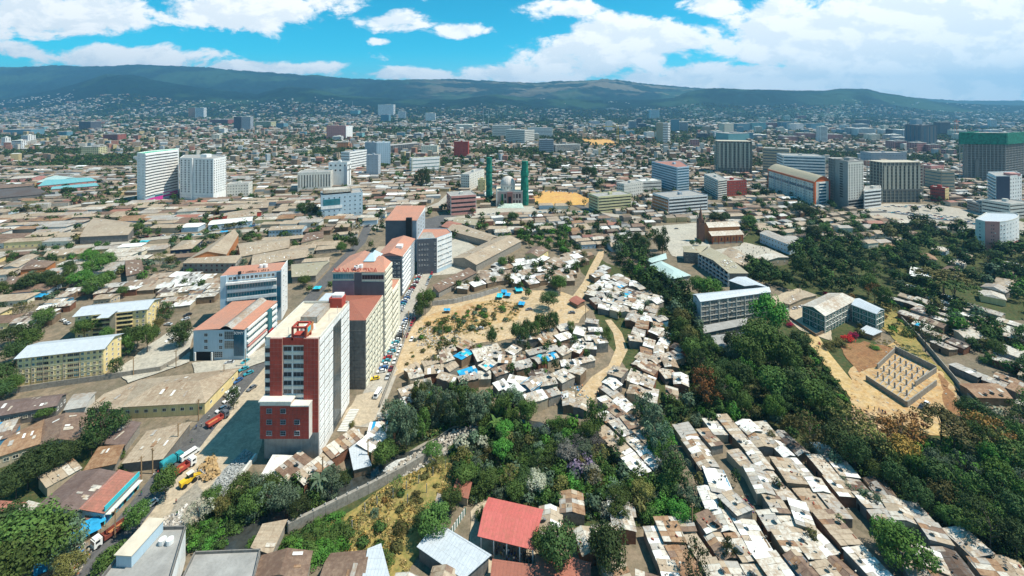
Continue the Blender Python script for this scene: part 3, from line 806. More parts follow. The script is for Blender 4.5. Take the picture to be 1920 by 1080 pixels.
    def flat(s, m=None, par=1.0, pm=None, drop=0.0):
        m = m or RT['cement']; pm = pm or M_conc
        mb = MB(); mb.face([(p.x, p.y, s.h - .05) for p in s.L], 0, [(p.x, p.y) for p in s.L]); mb.build('roof', m, s.t)
        if par:
            mb = MB()
            for k in range(s.n):
                a, d, L, nr, rz = s.edge(k); c = a + d * (L / 2) - nr * .1
                mb.box((c.x, c.y, s.h + par / 2 - .04), (L + .1, .3, par), rz)
            mb.build('parapet', pm, s.t)
    def quadroof(s, kind, m, rise=2.0, over=.6, axis=0, gm=None, thick=.18):
        """gable / hip / shed / barrel roof on a four-cornered footprint; the ridge runs along edge `axis`"""
        A = [s.L[(k + axis) % 4] for k in range(4)]; cen = sum(A, Vector((0, 0, 0))) / 4
        B = []
        for k in range(4):
            p, q, r = A[k - 1], A[k], A[(k + 1) % 4]
            d1 = (q - p).normalized(); d2 = (q - r).normalized(); B.append(q + d1 * over + d2 * over)
        z = s.h
        b = [Vector((p.x, p.y, z)) for p in B]
        mb = MB()
        if kind == 'flatsheet': 
            mb.roofface(*b)
        elif kind == 'shed':
            b[2].z += rise; b[3].z += rise; mb.roofface(*b)
            a2 = [Vector((p.x, p.y, z)) for p in A]
            for fc in ([a2[1], a2[2], a2[2] + Vector((0, 0, rise))], [a2[0], a2[3] + Vector((0, 0, rise)), a2[3]], [a2[3], a2[3] + Vector((0, 0, rise)), a2[2] + Vector((0, 0, rise)), a2[2]]):
                g = MB(); g.face(fc); g.build('gable', gm or M_tan, s.t)
        elif kind in ('gable', 'hip'):
            r0, r1 = (b[0] + b[3]) / 2, (b[1] + b[2]) / 2
            if kind == 'hip':
                L = (r1 - r0).length; w = (b[0] - b[3]).length; k = min(.45, w * .5 / L); r0, r1 = r0.lerp(r1, k), r1.lerp(r0, k)
            r0.z += rise; r1.z += rise
            mb.roofface(b[0], b[1], r1, r0); mb.roofface(b[2], b[3], r0, r1)
            if kind == 'hip': mb.rooftri(b[1], b[2], r1); mb.rooftri(b[3], b[0], r0)
            else:
                g = MB(); a2 = [Vector((p.x, p.y, z)) for p in A]; rr = rise * (1 - over / ((b[0] - b[3]).length / 2 + .01))
                t0 = (a2[0] + a2[3]) / 2; t0.z += rr; t1 = (a2[1] + a2[2]) / 2; t1.z += rr
                g.face([a2[3], a2[0], t0]); g.build('gable', gm or M_tan, s.t); g = MB(); g.face([a2[1], a2[2], t1]); g.build('gable', gm or M_tan, s.t)
        elif kind == 'barrel':
            n = 8; pr = None
            for k in range(n + 1):
                t = k / n; q0 = b[0].lerp(b[3], t); q1 = b[1].lerp(b[2], t); dz = rise * math.sin(math.pi * t); q0.z += dz; q1.z += dz
                if pr: mb.roofface(pr[0], pr[1], q1, q0)
                pr = (q0, q1)
            g = MB()
            for (i, j, sgn) in ((3, 0, 1), (1, 2, 1)):
                pp = [A[i].lerp(A[j], k / n) + Vector((0, 0, z + (rise * math.sin(math.pi * k / n)) * .97)) for k in range(n + 1)]
                g = MB(); g.face(pp[::-1]); g.build('gable', gm or M_white, s.t)
        o = mb.build('roof', m, s.t)
        sol = o.modifiers.new('thickness', 'SOLIDIFY'); sol.thickness = thick; sol.offset = -1
        return o
    def box(s, name, m, u, v, z, size, rz=None):
        """u, v: fractions over the footprint quad"""
        a, b, c, d = s.L[0], s.L[1], s.L[2], s.L[3]
        p = a.lerp(b, u).lerp(d.lerp(c, u), v); mb = MB(); mb.box((0, 0, size[2] / 2), size)
        o = mb.build(name, m, s.t, (p.x, p.y, z)); o.rotation_euler = (0, 0, s.edge(0)[4] if rz is None else rz); return o
def rect(a, b, depth):
    """footprint from the near edge a-b and its depth away from the camera"""
    a = Vector(a[:2]).to_3d(); b = Vector(b[:2]).to_3d(); d = (b - a).normalized(); n = Vector((-d.y, d.x, 0))
    return [a, b, b + n * depth, a + n * depth]
def xy(x0, x1, y0, y1): return [(x0, y0), (x1, y0), (x1, y1), (x0, y1)]
def frame_building(name, label, pts, h, floors, nx, ny, core=.82, lm=None, wallm=None, cm=None, par=0, base=0):
    """bare concrete frame: slabs and columns as parts round a set back core"""
    b = Bld(name, label, pts, h, M_conc, body=False, lm=lm)
    cen = sum(b.L, Vector((0, 0, 0))) / 4; cm = cm or M_conc
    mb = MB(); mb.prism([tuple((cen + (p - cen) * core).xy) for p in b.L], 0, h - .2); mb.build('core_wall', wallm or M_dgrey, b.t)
    mb = MB(); mb.prism([(p.x, p.y) for p in b.L], -.18, .18); mb.face([(p.x, p.y, -.18) for p in b.L[::-1]]); sl = mb.mesh('floor_slab', [cm])
    for k in range(1, floors + 1): place('floor_slab', sl, b.t, (0, 0, h * k / floors))
    mb = MB(); mb.box((0, 0, h / 2), (.7, .7, h)); cl = mb.mesh('column', [cm])
    for e in range(4):
        a, d, L, nr, rz = b.edge(e); n = nx if e % 2 == 0 else ny
        for i in range(n):
            c = a + d * (L * (i + .0) / n + .0) - nr * .3
            place('column', cl, b.t, (c.x, c.y, 0), rz)
    return b

def flat_text(body, size, ext, m, parent, loc, rx):
    t = bpy.data.curves.new('lettering', 'FONT'); t.body = body; t.size = size; t.extrude = ext
    o = bpy.data.objects.new('lettering', t); COL.objects.link(o)
    me = bpy.data.meshes.new_from_object(o.evaluated_get(bpy.context.evaluated_depsgraph_get())); bpy.data.objects.remove(o)
    me.materials.clear(); me.materials.append(m); return place('lettering', me, parent, loc, rot=(math.radians(rx), 0, 0))
# ---- the red and white tower
b = Bld('office_tower', 'red and white tower block with bare concrete podium above the river shacks', xy(-90.8, -70.9, 156.9, 186), 43.3, M_white, lm='red tower')
b.flat(RT['sand'], 1.0, M_offw)
fr = MB(); fr.prism([(0, 0), (20.1, 0), (20.1, -.5), (0, -.5)][::-1], 0, 9.7); 
b.panel(0, .0, 1.0, -.2, 9.7, M_conc, 'concrete_podium', .5)
W = 19.9
def u(px): return (((px - 960) * 156.9 / F) + 90.8) / W
M_joint = mat('tile_joint', (0.50, 0.34, 0.28), .9, .2, .5)
b.panel(0, u(508), u(531), 9.7, 44.2, M_joint, 'red_pier', .7); b.tiles(0, u(508), u(531), 9.7, 44.0, M_redb, 1.5, 1.55, .72)
b.panel(0, u(571), 1.0, 9.7, 44.2, M_joint, 'red_pier', .7); b.tiles(0, u(571), 1.0, 9.7, 44.0, M_redb, 1.3, 1.55, .72)
b.panel(0, u(531), u(571), 41.6, 44.2, M_redb, 'red_lintel', .5)
b.ribbon(0, 8, 16.5, 41.6, 1.7, G_dark, M_grey, u(532), u(547), 1.1, .05, .18, M_offw)
b.ribbon(0, 8, 16.5, 41.6, 1.7, G_dark, M_grey, u(550), u(570), 1.1, .05, .18, M_offw)
b.ribbon(0, 7, 19, 41.0, 1.8, G_dark, M_grey, 0.0, u(507), 1.2, .05, .18, M_offw)
for (z0, z1, w0, w1) in ((2.0, 42.2, .0, .42), (2.0, 42.2, .68, 1.0)):
    b.ribbon(1, 13, z0, z1, .75, G_grey, M_white, w0 + .01, w1 - .01, 2.2, .05, .12, M_white)
for uu in (.14, .28, .78, .9): b.panel(1, uu, uu + .008, 2, 42.5, M_offw, 'joint_strip', .2)
b.panel(1, .42, .68, 0, 41.5, G_grey, 'stairwell_glazing', .1); b.tiles(1, .43, .67, 2, 41, G_grey, 1.8, 1.6, .2, 'glass_panel')
# podium box in front
an = MB(); an.prism([(0, 0), (17.6, 0), (17.6, -3.2), (0, -3.2)][::-1], 9.3, 21.3, 0); an.prism([(0, 0), (11.2, 0), (11.2, -3.25), (0, -3.25)][::-1], 21.3, 22.6, 0)
an.face([(0, -3.2, 9.3), (0, 0, 9.3), (17.6, 0, 9.3), (17.6, -3.2, 9.3)])
b2 = an.build('projecting_bay', [M_joint], b.t)
sl = MB(); sl.box((5.6, -1.7, 22.9), (11.8, 4.2, .5)); sl.box((14.5, -1.8, 21.5), (6.6, 4.0, .45)); sl.box((5.6, -3.25, 22.0), (11.2, .2, 1.1)); sl.box((17.65, -1.6, 15.3), (.12, 3.2, 12))
sl.build('bay_canopy', M_offw, b.t)
me = window_mesh(2.0, 1.7, G_dark, M_grey, 3, 2)
for j, z in enumerate((10.6, 14.6, 18.6)):
    for i, x in enumerate((3.4, 8.4, 13.4)):
        if j == 2 and i == 2: continue
        place('window', me, b.t, (x, -3.36, z))
pm = MB(); pm.box((0, 0, 0), (1.4, .1, 1.4)); pmm = pm.mesh('cladding_panel', [M_redb])
for i in range(12):
    for j in range(8):
                place('cladding_panel', pmm, b.t, (.75 + i * 1.466, -3.22, 10.05 + j * 1.48))
# roof house, tanks, sign frame
b.box('stair_house', RT['grey'], .52, .62, 43.3, (6.5, 12, 2.4)); b.box('roof_house', M_redb, .78, .93, 43.3, (5.5, 4.5, 4.0)); b.box('tank_shed', M_white, .8, .93, 47.3, (4.2, 3.2, 1.1))
q = MB()
for x in (10.2, 15.0):
    for y in (-.2, 3.6): q.box((x, y, 45.6), (.6, .6, 4.6))
q.box((12.6, -.2, 47.9), (5.4, .6, .6)); q.box((12.6, 3.6, 47.9), (5.4, .6, .6)); q.box((10.2, 1.7, 47.9), (.6, 4, .6)); q.box((15, 1.7, 47.9), (.6, 4, .6)); q.box((12.6, 1.6, 44.2), (4.6, 2.8, 1.6))
q.build('rooftop_frame', M_redb, b.t)
for i, (x, y) in enumerate(((11.3, 5.4), (13.6, 5.4), (11.8, 7.4), (14, 7.4))):
    k = MB(); k.cyl((0, 0), .95, 0, 1.6, 12); k.build('water_tank', M_white, b.t, (x, y, 43.4))
sg = MB(); sg.box((15.4, 2.4, 46.2), (.2, 5.2, 2.8)); sg.build('billboard', M_orange, b.t); sg = MB(); sg.box((15.55, 1.4, 46.6), (.1, 2.2, 1.7)); sg.build('billboard_picture', M_teal, b.t)
for (x, y) in ((17.5, 14), (18.4, 20), (7, 3)):
    k = MB(); k.cyl((0, 0), .07, 0, 3.0, 5); k.build('antenna_mast', M_grey, b.t, (x, y, 43.3))

# ---- grey and cream block behind it
b = Bld('office_block', 'grey and cream slab block under a brick-red roof behind the red tower', xy(-93, -66.8, 195, 220.4), 31.5, M_cream, lm='cream slab block')
b.quadroof('hip', RT['brick'], 3.2, .3)
b.panel(0, .0, 1.0, 0, 31.4, M_concd, 'concrete_endwall', .4); b.tiles(0, .62, 1, 1, 27, M_concd, 2.4, 1.5, .42, 'concrete_course')
b.ribbon(1, 9, 1.5, 31, 1.05, G_grey, M_cream, .0, 1.0, 1.8, .05, .22, M_cream)
for k in range(6): b.panel(1, k / 6 + .14, k / 6 + .155, 0, 31, M_cream, 'wall_fin', .45)
b.box('roof_house', M_dgrey, .15, .55, 31.5, (7, 7, 4)); b.box('metal_roof', RT['silver'], .15, .55, 35.5, (8, 8.5, .4))
# ---- orange roofed block with sign letters
b = Bld('office_block', 'mauve and cream block with orange roof and rooftop lettering beside the parked cars', [(-92.8, 220.8), (-66, 220.8), (-66, 234), (-74, 245), (-92.6, 245)], 43.5, M_cream, lm='lettered orange-roofed block')
b.flat(RT['orange'], 0)
k = MB(); L = b.L
k.roofface((L[0].x - .5, L[0].y - .5, 43.5), (L[1].x + .4, L[1].y - .5, 43.5), (L[1].x - 4, L[3].y - 12, 46.5), (L[0].x + 8, 12, 46.5))
k.roofface((L[1].x + .4, L[1].y - .5, 43.5), (L[2].x + .4, L[2].y + .3, 43.5), (L[2].x - 4, L[2].y, 46.5), (L[1].x - 4, 12, 46.5))
k.roofface((L[4].x - .5, L[4].y, 43.5), (L[0].x - .5, L[0].y - .5, 43.5), (L[0].x + 8, 12, 46.5), (L[4].x + 8, L[4].y, 46.5))
k.roofface((L[0].x + 8, 12, 46.5), (L[1].x - 4, 12, 46.5), (L[2].x - 4, L[2].y, 46.5), (L[4].x + 8, L[4].y, 46.5))
k.build('roof', RT['orange'], b.t)
k = MB(); k.roofface((13, 8, 46.0), (19, 8, 46.0), (16.5, 13, 49), (15.5, 13, 49)); k.roofface((19, 8, 46), (20, 20, 46), (16, 18, 48.8), (16.5, 13, 49)); k.roofface((12, 20, 46), (13, 8, 46), (15.5, 13, 49), (16, 18, 48.8)); k.build('skylight', M_blueg, b.t)
b.panel(0, 0, .42, 0, 39, M_purple, 'mauve_wall', .5); b.tiles(0, 0, .42, 12, 38, M_purple, 1.4, 1.4, .52)
b.panel(0, .42, .56, 0, 43, M_dgrey, 'glazed_slot', .15); b.panel(0, .56, 1, 0, 38.5, M_dgrey, 'grey_wall', .5)
b.ribbon(0, 1, 39.3, 43.2, 2.6, G_teal, M_grey, .01, .41, 1.3, .3, 0); b.ribbon(0, 1, 38.8, 43.0, 2.4, G_dark, M_grey, .57, .99, 1.3, .3, 0)
b.ribbon(1, 12, 1.5, 43.3, 1.25, G_grey, M_cream, .02, .98, 1.8, .05, .5, M_cream)
flat_text("ኤል ኤስ ናሳው ማእከል", 2.7, .12, M_redp, b.t, (.6, -.7, 43.8), 80)
for x in (12, 13.5, 11.5): 
    k = MB(); k.cyl((0, 0), 1.0, 0, 1.6, 10); k.build('water_tank', M_white, b.t, (x, 1.6 + (x - 11.5), 44.4))
bb = Bld('office_wing', 'lower cream wing with salmon roof beyond the lettered block', [(-73.9, 245.1), (-65.8, 234.2), (-65.8, 246), (-66, 252), (-73.9, 252)], 27, M_cream)
bb.flat(RT['orange'], .6, M_cream); bb.ribbon(1, 7, 1.5, 26, 1.5, G_dark, M_cream, .02, .98, 1.8, .05, .5, M_cream)
# ---- mauve grey block further along
b = Bld('office_block', 'grey clad block with red gabled roofs along the parking street', xy(-92, -75, 291, 329), 27, M_grey, lm='grey gabled block')
b.panel(0, 0, 1, 0, 27, M_dgrey, 'grey_cladding', .3); b.tiles(0, 0, 1, 2, 26, M_dgrey, 2.1, 2.6, .32)
b.wins(0, 3, 7, 1, 24, 1.2, 1.4, u0=.5, u1=.95, single=True); b.ribbon(0, 1, 24, 27, 1.2, G_dark, M_grey, .25, .95, 1.2, .3, 0)
b.ribbon(1, 8, 1, 26.5, 1.5, G_blue, M_white, .02, .6, 1.8, .05, .6, M_white); b.wins(1, 5, 8, 1, 26.5, 1.2, 1.5, u0=.62, u1=.98)
b.quadroof('gable', RT['orange'], 2.6, .5, 1, M_pink); b.box('roof_terrace', RT['tan'], -.25, .55, 23, (9, 20, .6)); b.box('roof_house', M_white, .7, .35, 28.5, (4, 5, 2))
# ---- double block by the square
b = Bld('office_tower', 'dark grey tower with large salmon roof overlooking the square', xy(-104.6, -79, 353, 388), 35, M_grey, lm='salmon-roofed tower')
b.quadroof('shed', RT['orange'], 4.0, .5, 0, M_white); b.panel(0, 0, .68, 0, 34.8, M_dgrey, 'grey_cladding', .3); b.tiles(0, 0, .66, 2, 34, M_dgrey, 2.6, 2.8, .32)
b.panel(0, .68, .86, 0, 37.5, M_black, 'dark_shaft', 2.5); b.wins(1, 3, 9, 3, 34, 2.2, 1.8, u0=.1, u1=.9)
b = Bld('office_block', 'blue-grey block with pale salmon roof and white window wall', [P(782, 449, 27), P(819, 447, 27), P(847, 437, 27), (-54, 356), (-74, 356)], 27, M_blueg, lm='blue-grey corner block')
b.flat(RT['orange'], .5, M_blueg); b.panel(0, 0, 1, 0, 27, M_dgrey, 'grey_cladding', .25); b.wins(0, 4, 5, 5, 25, .9, 1.0, u0=.05, u1=.6); b.wins(0, 1, 5, 5, 25, 1.4, 1.6, u0=.85, u1=.99)
b.panel(1, 0, 1, 3, 27, M_white, 'white_wall', .2); b.wins(1, 5, 6, 3, 26.5, 1.7, 1.0, G_blue, u0=.05, u1=.5); b.wins(1, 5, 6, 3, 26.5, 1.7, 1.0, G_blue, u0=.55, u1=.97)
k = MB(); k.roofface((1, 1, 27.4), (14, 2, 27.4), (9, 12, 29), (2, 12, 29)); k.build('roof_light', RT['grey'], b.t)

# ---- white office with window strips
A, B_ = P(414, 517.4, 30), P(527, 507, 30)
b = Bld('office_block', 'white office block with teal window strips and a salmon roof edge', rect(A, B_, 15), 30, M_blueg, lm='white strip-window office')
b.flat(RT['orange'], 0); b.panel(0, 0, .10, 3, 30, M_blueg, 'corner_pier', .9)
b.ribbon(0, 5, 2, 25.5, 2.5, G_teal, M_white, .11, .93, 1.4, .8, 1.3, M_white)
b.wins(0, 11, 1, 26, 29.8, 1.7, 1.9, u0=.12, u1=.9); b.panel(0, .93, 1.0, 8, 29.5, G_blue, 'glass_corner', .8); b.tiles(0, .93, 1, 8, 29.5, G_blue, 2.2, 1.6, .82, 'glass_panel')
b.panel(1, 0, 1, 0, 31, M_white, 'end_wall', .3); b.wins(1, 2, 9, 2, 30, 1.3, 1.3, u0=.1, u1=.9)
b.panel(0, .1, .93, 25.0, 26.2, M_white, 'ledge', 2.4)
k = MB(); k.face([(.5, -.4, 30.1), (31.5, 6.9, 30.1), (30, 17, 31.5), (0, 10, 31.5)]); 
bar = MB(); a0, d0, L0, n0, rz0 = b.edge(0)
rs = random.Random(4); x = 11.5
while x < 25.5:
    c = a0 + d0 * x; hh = rs.uniform(.8, 1.3)
    for q in range(rs.choice((1, 2, 2))): bar.box((c.x + q * .35, c.y + q * .08, 30.4 + hh / 2), (.16, .2, hh), rz0)
    bar.box((c.x + .18, c.y, 30.4 + rs.choice((.3, .6, hh))), (.6, .2, .18), rz0); x += rs.choice((.8, .8, 1.0, 1.6))
bar.cyl((9.8, 1.9), .9, 30.3, 31.8, 12); bar.build('sign_lettering', M_black, b.t)
for x in (16, 18.5, 17.2):
    k = MB(); k.cyl((0, 0), 1.1, 0, 1.8, 10); k.build('water_tank', M_white, b.t, (x, 13 + (x % 2), 30))
# ---- SONY building
b = Bld('shop_building', 'blue-grey showroom with salmon and grey barrel roof and glass corner sign', xy(-162, -136, 217, 247), 15.5, M_blueg, lm='glass-corner showroom')
L = b.L
k = MB(); k.roofface((0, -.8, 15.6), (14, -.8, 16.4), (14, 30, 17.2), (0, 30, 16.2)); k.roofface((20, -.8, 16.4), (26.4, -.8, 16), (26.4, 30, 16.4), (20, 30, 17)); k.build('roof', RT['orange'], b.t)
k = MB(); pr = None
for i in range(7):
    t_ = i / 6; x = 14 + 6 * t_; z = 16.4 + 1.5 * math.sin(math.pi * t_)
    if pr: k.roofface((pr[0], -.9, pr[1]), (x, -.9, z), (x, 30, z + .6), (pr[0], 30, pr[1] + .6))
    pr = (x, z)
k.build('barrel_roof', RT['grey'], b.t)
b.wins(0, 2, 3, 5, 14.5, 1.9, 1.7, u0=.1, u1=.68, nz=2); b.panel(0, .04, .4, 0, 4.4, M_dark, 'undercroft_shade_panel', .05)  # undercroft is a solid panel, its shade painted black
k = MB(); k.box((1.2, -.5, 2.2), (.7, .7, 4.4)); k.box((9.8, -.5, 2.2), (.7, .7, 4.4)); k.build('column', M_white, b.t)
b.wins(0, 1, 2, 5.5, 15.2, 5.0, 4.0, G_grey, M_white, .60, .80, 5, 5); b.wins(0, 1, 1, 1, 5, 4.2, 3.0, G_grey, M_white, .40, .58, 4, 3)
b.panel(0, .80, .995, 2.5, 15.6, G_blue, 'glass_corner', .5); b.tiles(0, .8, .995, 2.5, 13, G_blue, 1.3, 1.3, .52, 'glass_panel')
flat_text('SONY', 1.85, .08, M_white, b.t, (20.9, -.75, 13.6), 90)
b.ribbon(1, 4, 1, 15.2, 1.8, G_teal, M_white, .05, .95, 1.6, .1, 1.0, M_white); b.panel(1, .62, .74, 1, 16, G_teal, 'glass_bay', 1.6); b.panel(1, .62, .76, 4.0, 5.0, M_redp, 'red_signboard', 2.0); b.panel(1, .05, .6, 6.0, 6.6, M_pink, 'pink_banner', 1.3)

# ---- two yellow housing slabs
for (pts, lab, gl, cols, rz_) in (([P(32.6, 671, 13), P(194, 653, 13)], 'yellow five-storey flats with pale metal roof behind the boundary wall', 'near yellow flats', 14, 0),
                         ([P(140.7, 592.6, 13), P(275, 579, 13)], 'rear yellow flats with stair tower and pale metal roof', 'rear yellow flats', 12, 1)):
    b = Bld('apartment_block', lab, rect(pts[0], pts[1], 13), 13, M_yellow, lm=gl)
    b.quadroof('gable', RT['silver'], 2.2, .9, 0, M_yellow)
    if not rz_:
        for i in range(cols):
            wide = i in (3, 4, 8, 9)
            b.wins(0, 1, 5, .5, 12.8, 2.2 if wide else 1.15, 1.3, G_dark if R.random() < .8 else G_teal, M_cream if not wide else M_tan, i / cols + .005, (i + 1) / cols - .005, 2 if not wide else 3)
        for uu in (.16, .29, .52, .71): b.panel(0, uu, uu + .006, 0, 12.6, M_tan, 'downpipe', .2)
        for z in (2.9, 5.4, 7.9, 10.4): b.panel(0, 0, 1, z, z + .14, M_cream, 'string_course', .12)
    else:
        b.wins(0, 2, 5, .5, 12.8, 1.1, 1.3, u0=0, u1=.22); b.wins(0, 2, 5, .5, 12.8, 1.1, 1.3, u0=.82, u1=1)
        b.ribbon(0, 5, .5, 12.8, 1.4, G_dark, M_tan, .24, .5, 2.4, .05, .9, M_yellow); b.ribbon(0, 5, .5, 12.8, 1.4, G_dark, M_tan, .58, .8, 2.4, .05, .9, M_yellow)
        b.panel(0, .5, .58, 0, 13, M_tan, 'stair_tower', 1.6)
        k = MB(); k.roofface((14, -2.5, 12.9), (20, -1.6, 12.9), (20, 5, 14.6), (14, 4, 14.6)); k.build('porch_roof', RT['silver'], b.t)
    b.wins(1, 3, 5, .5, 12.8, 1.1, 1.3); 
    a, d, Le, nr, rz = b.edge(0)

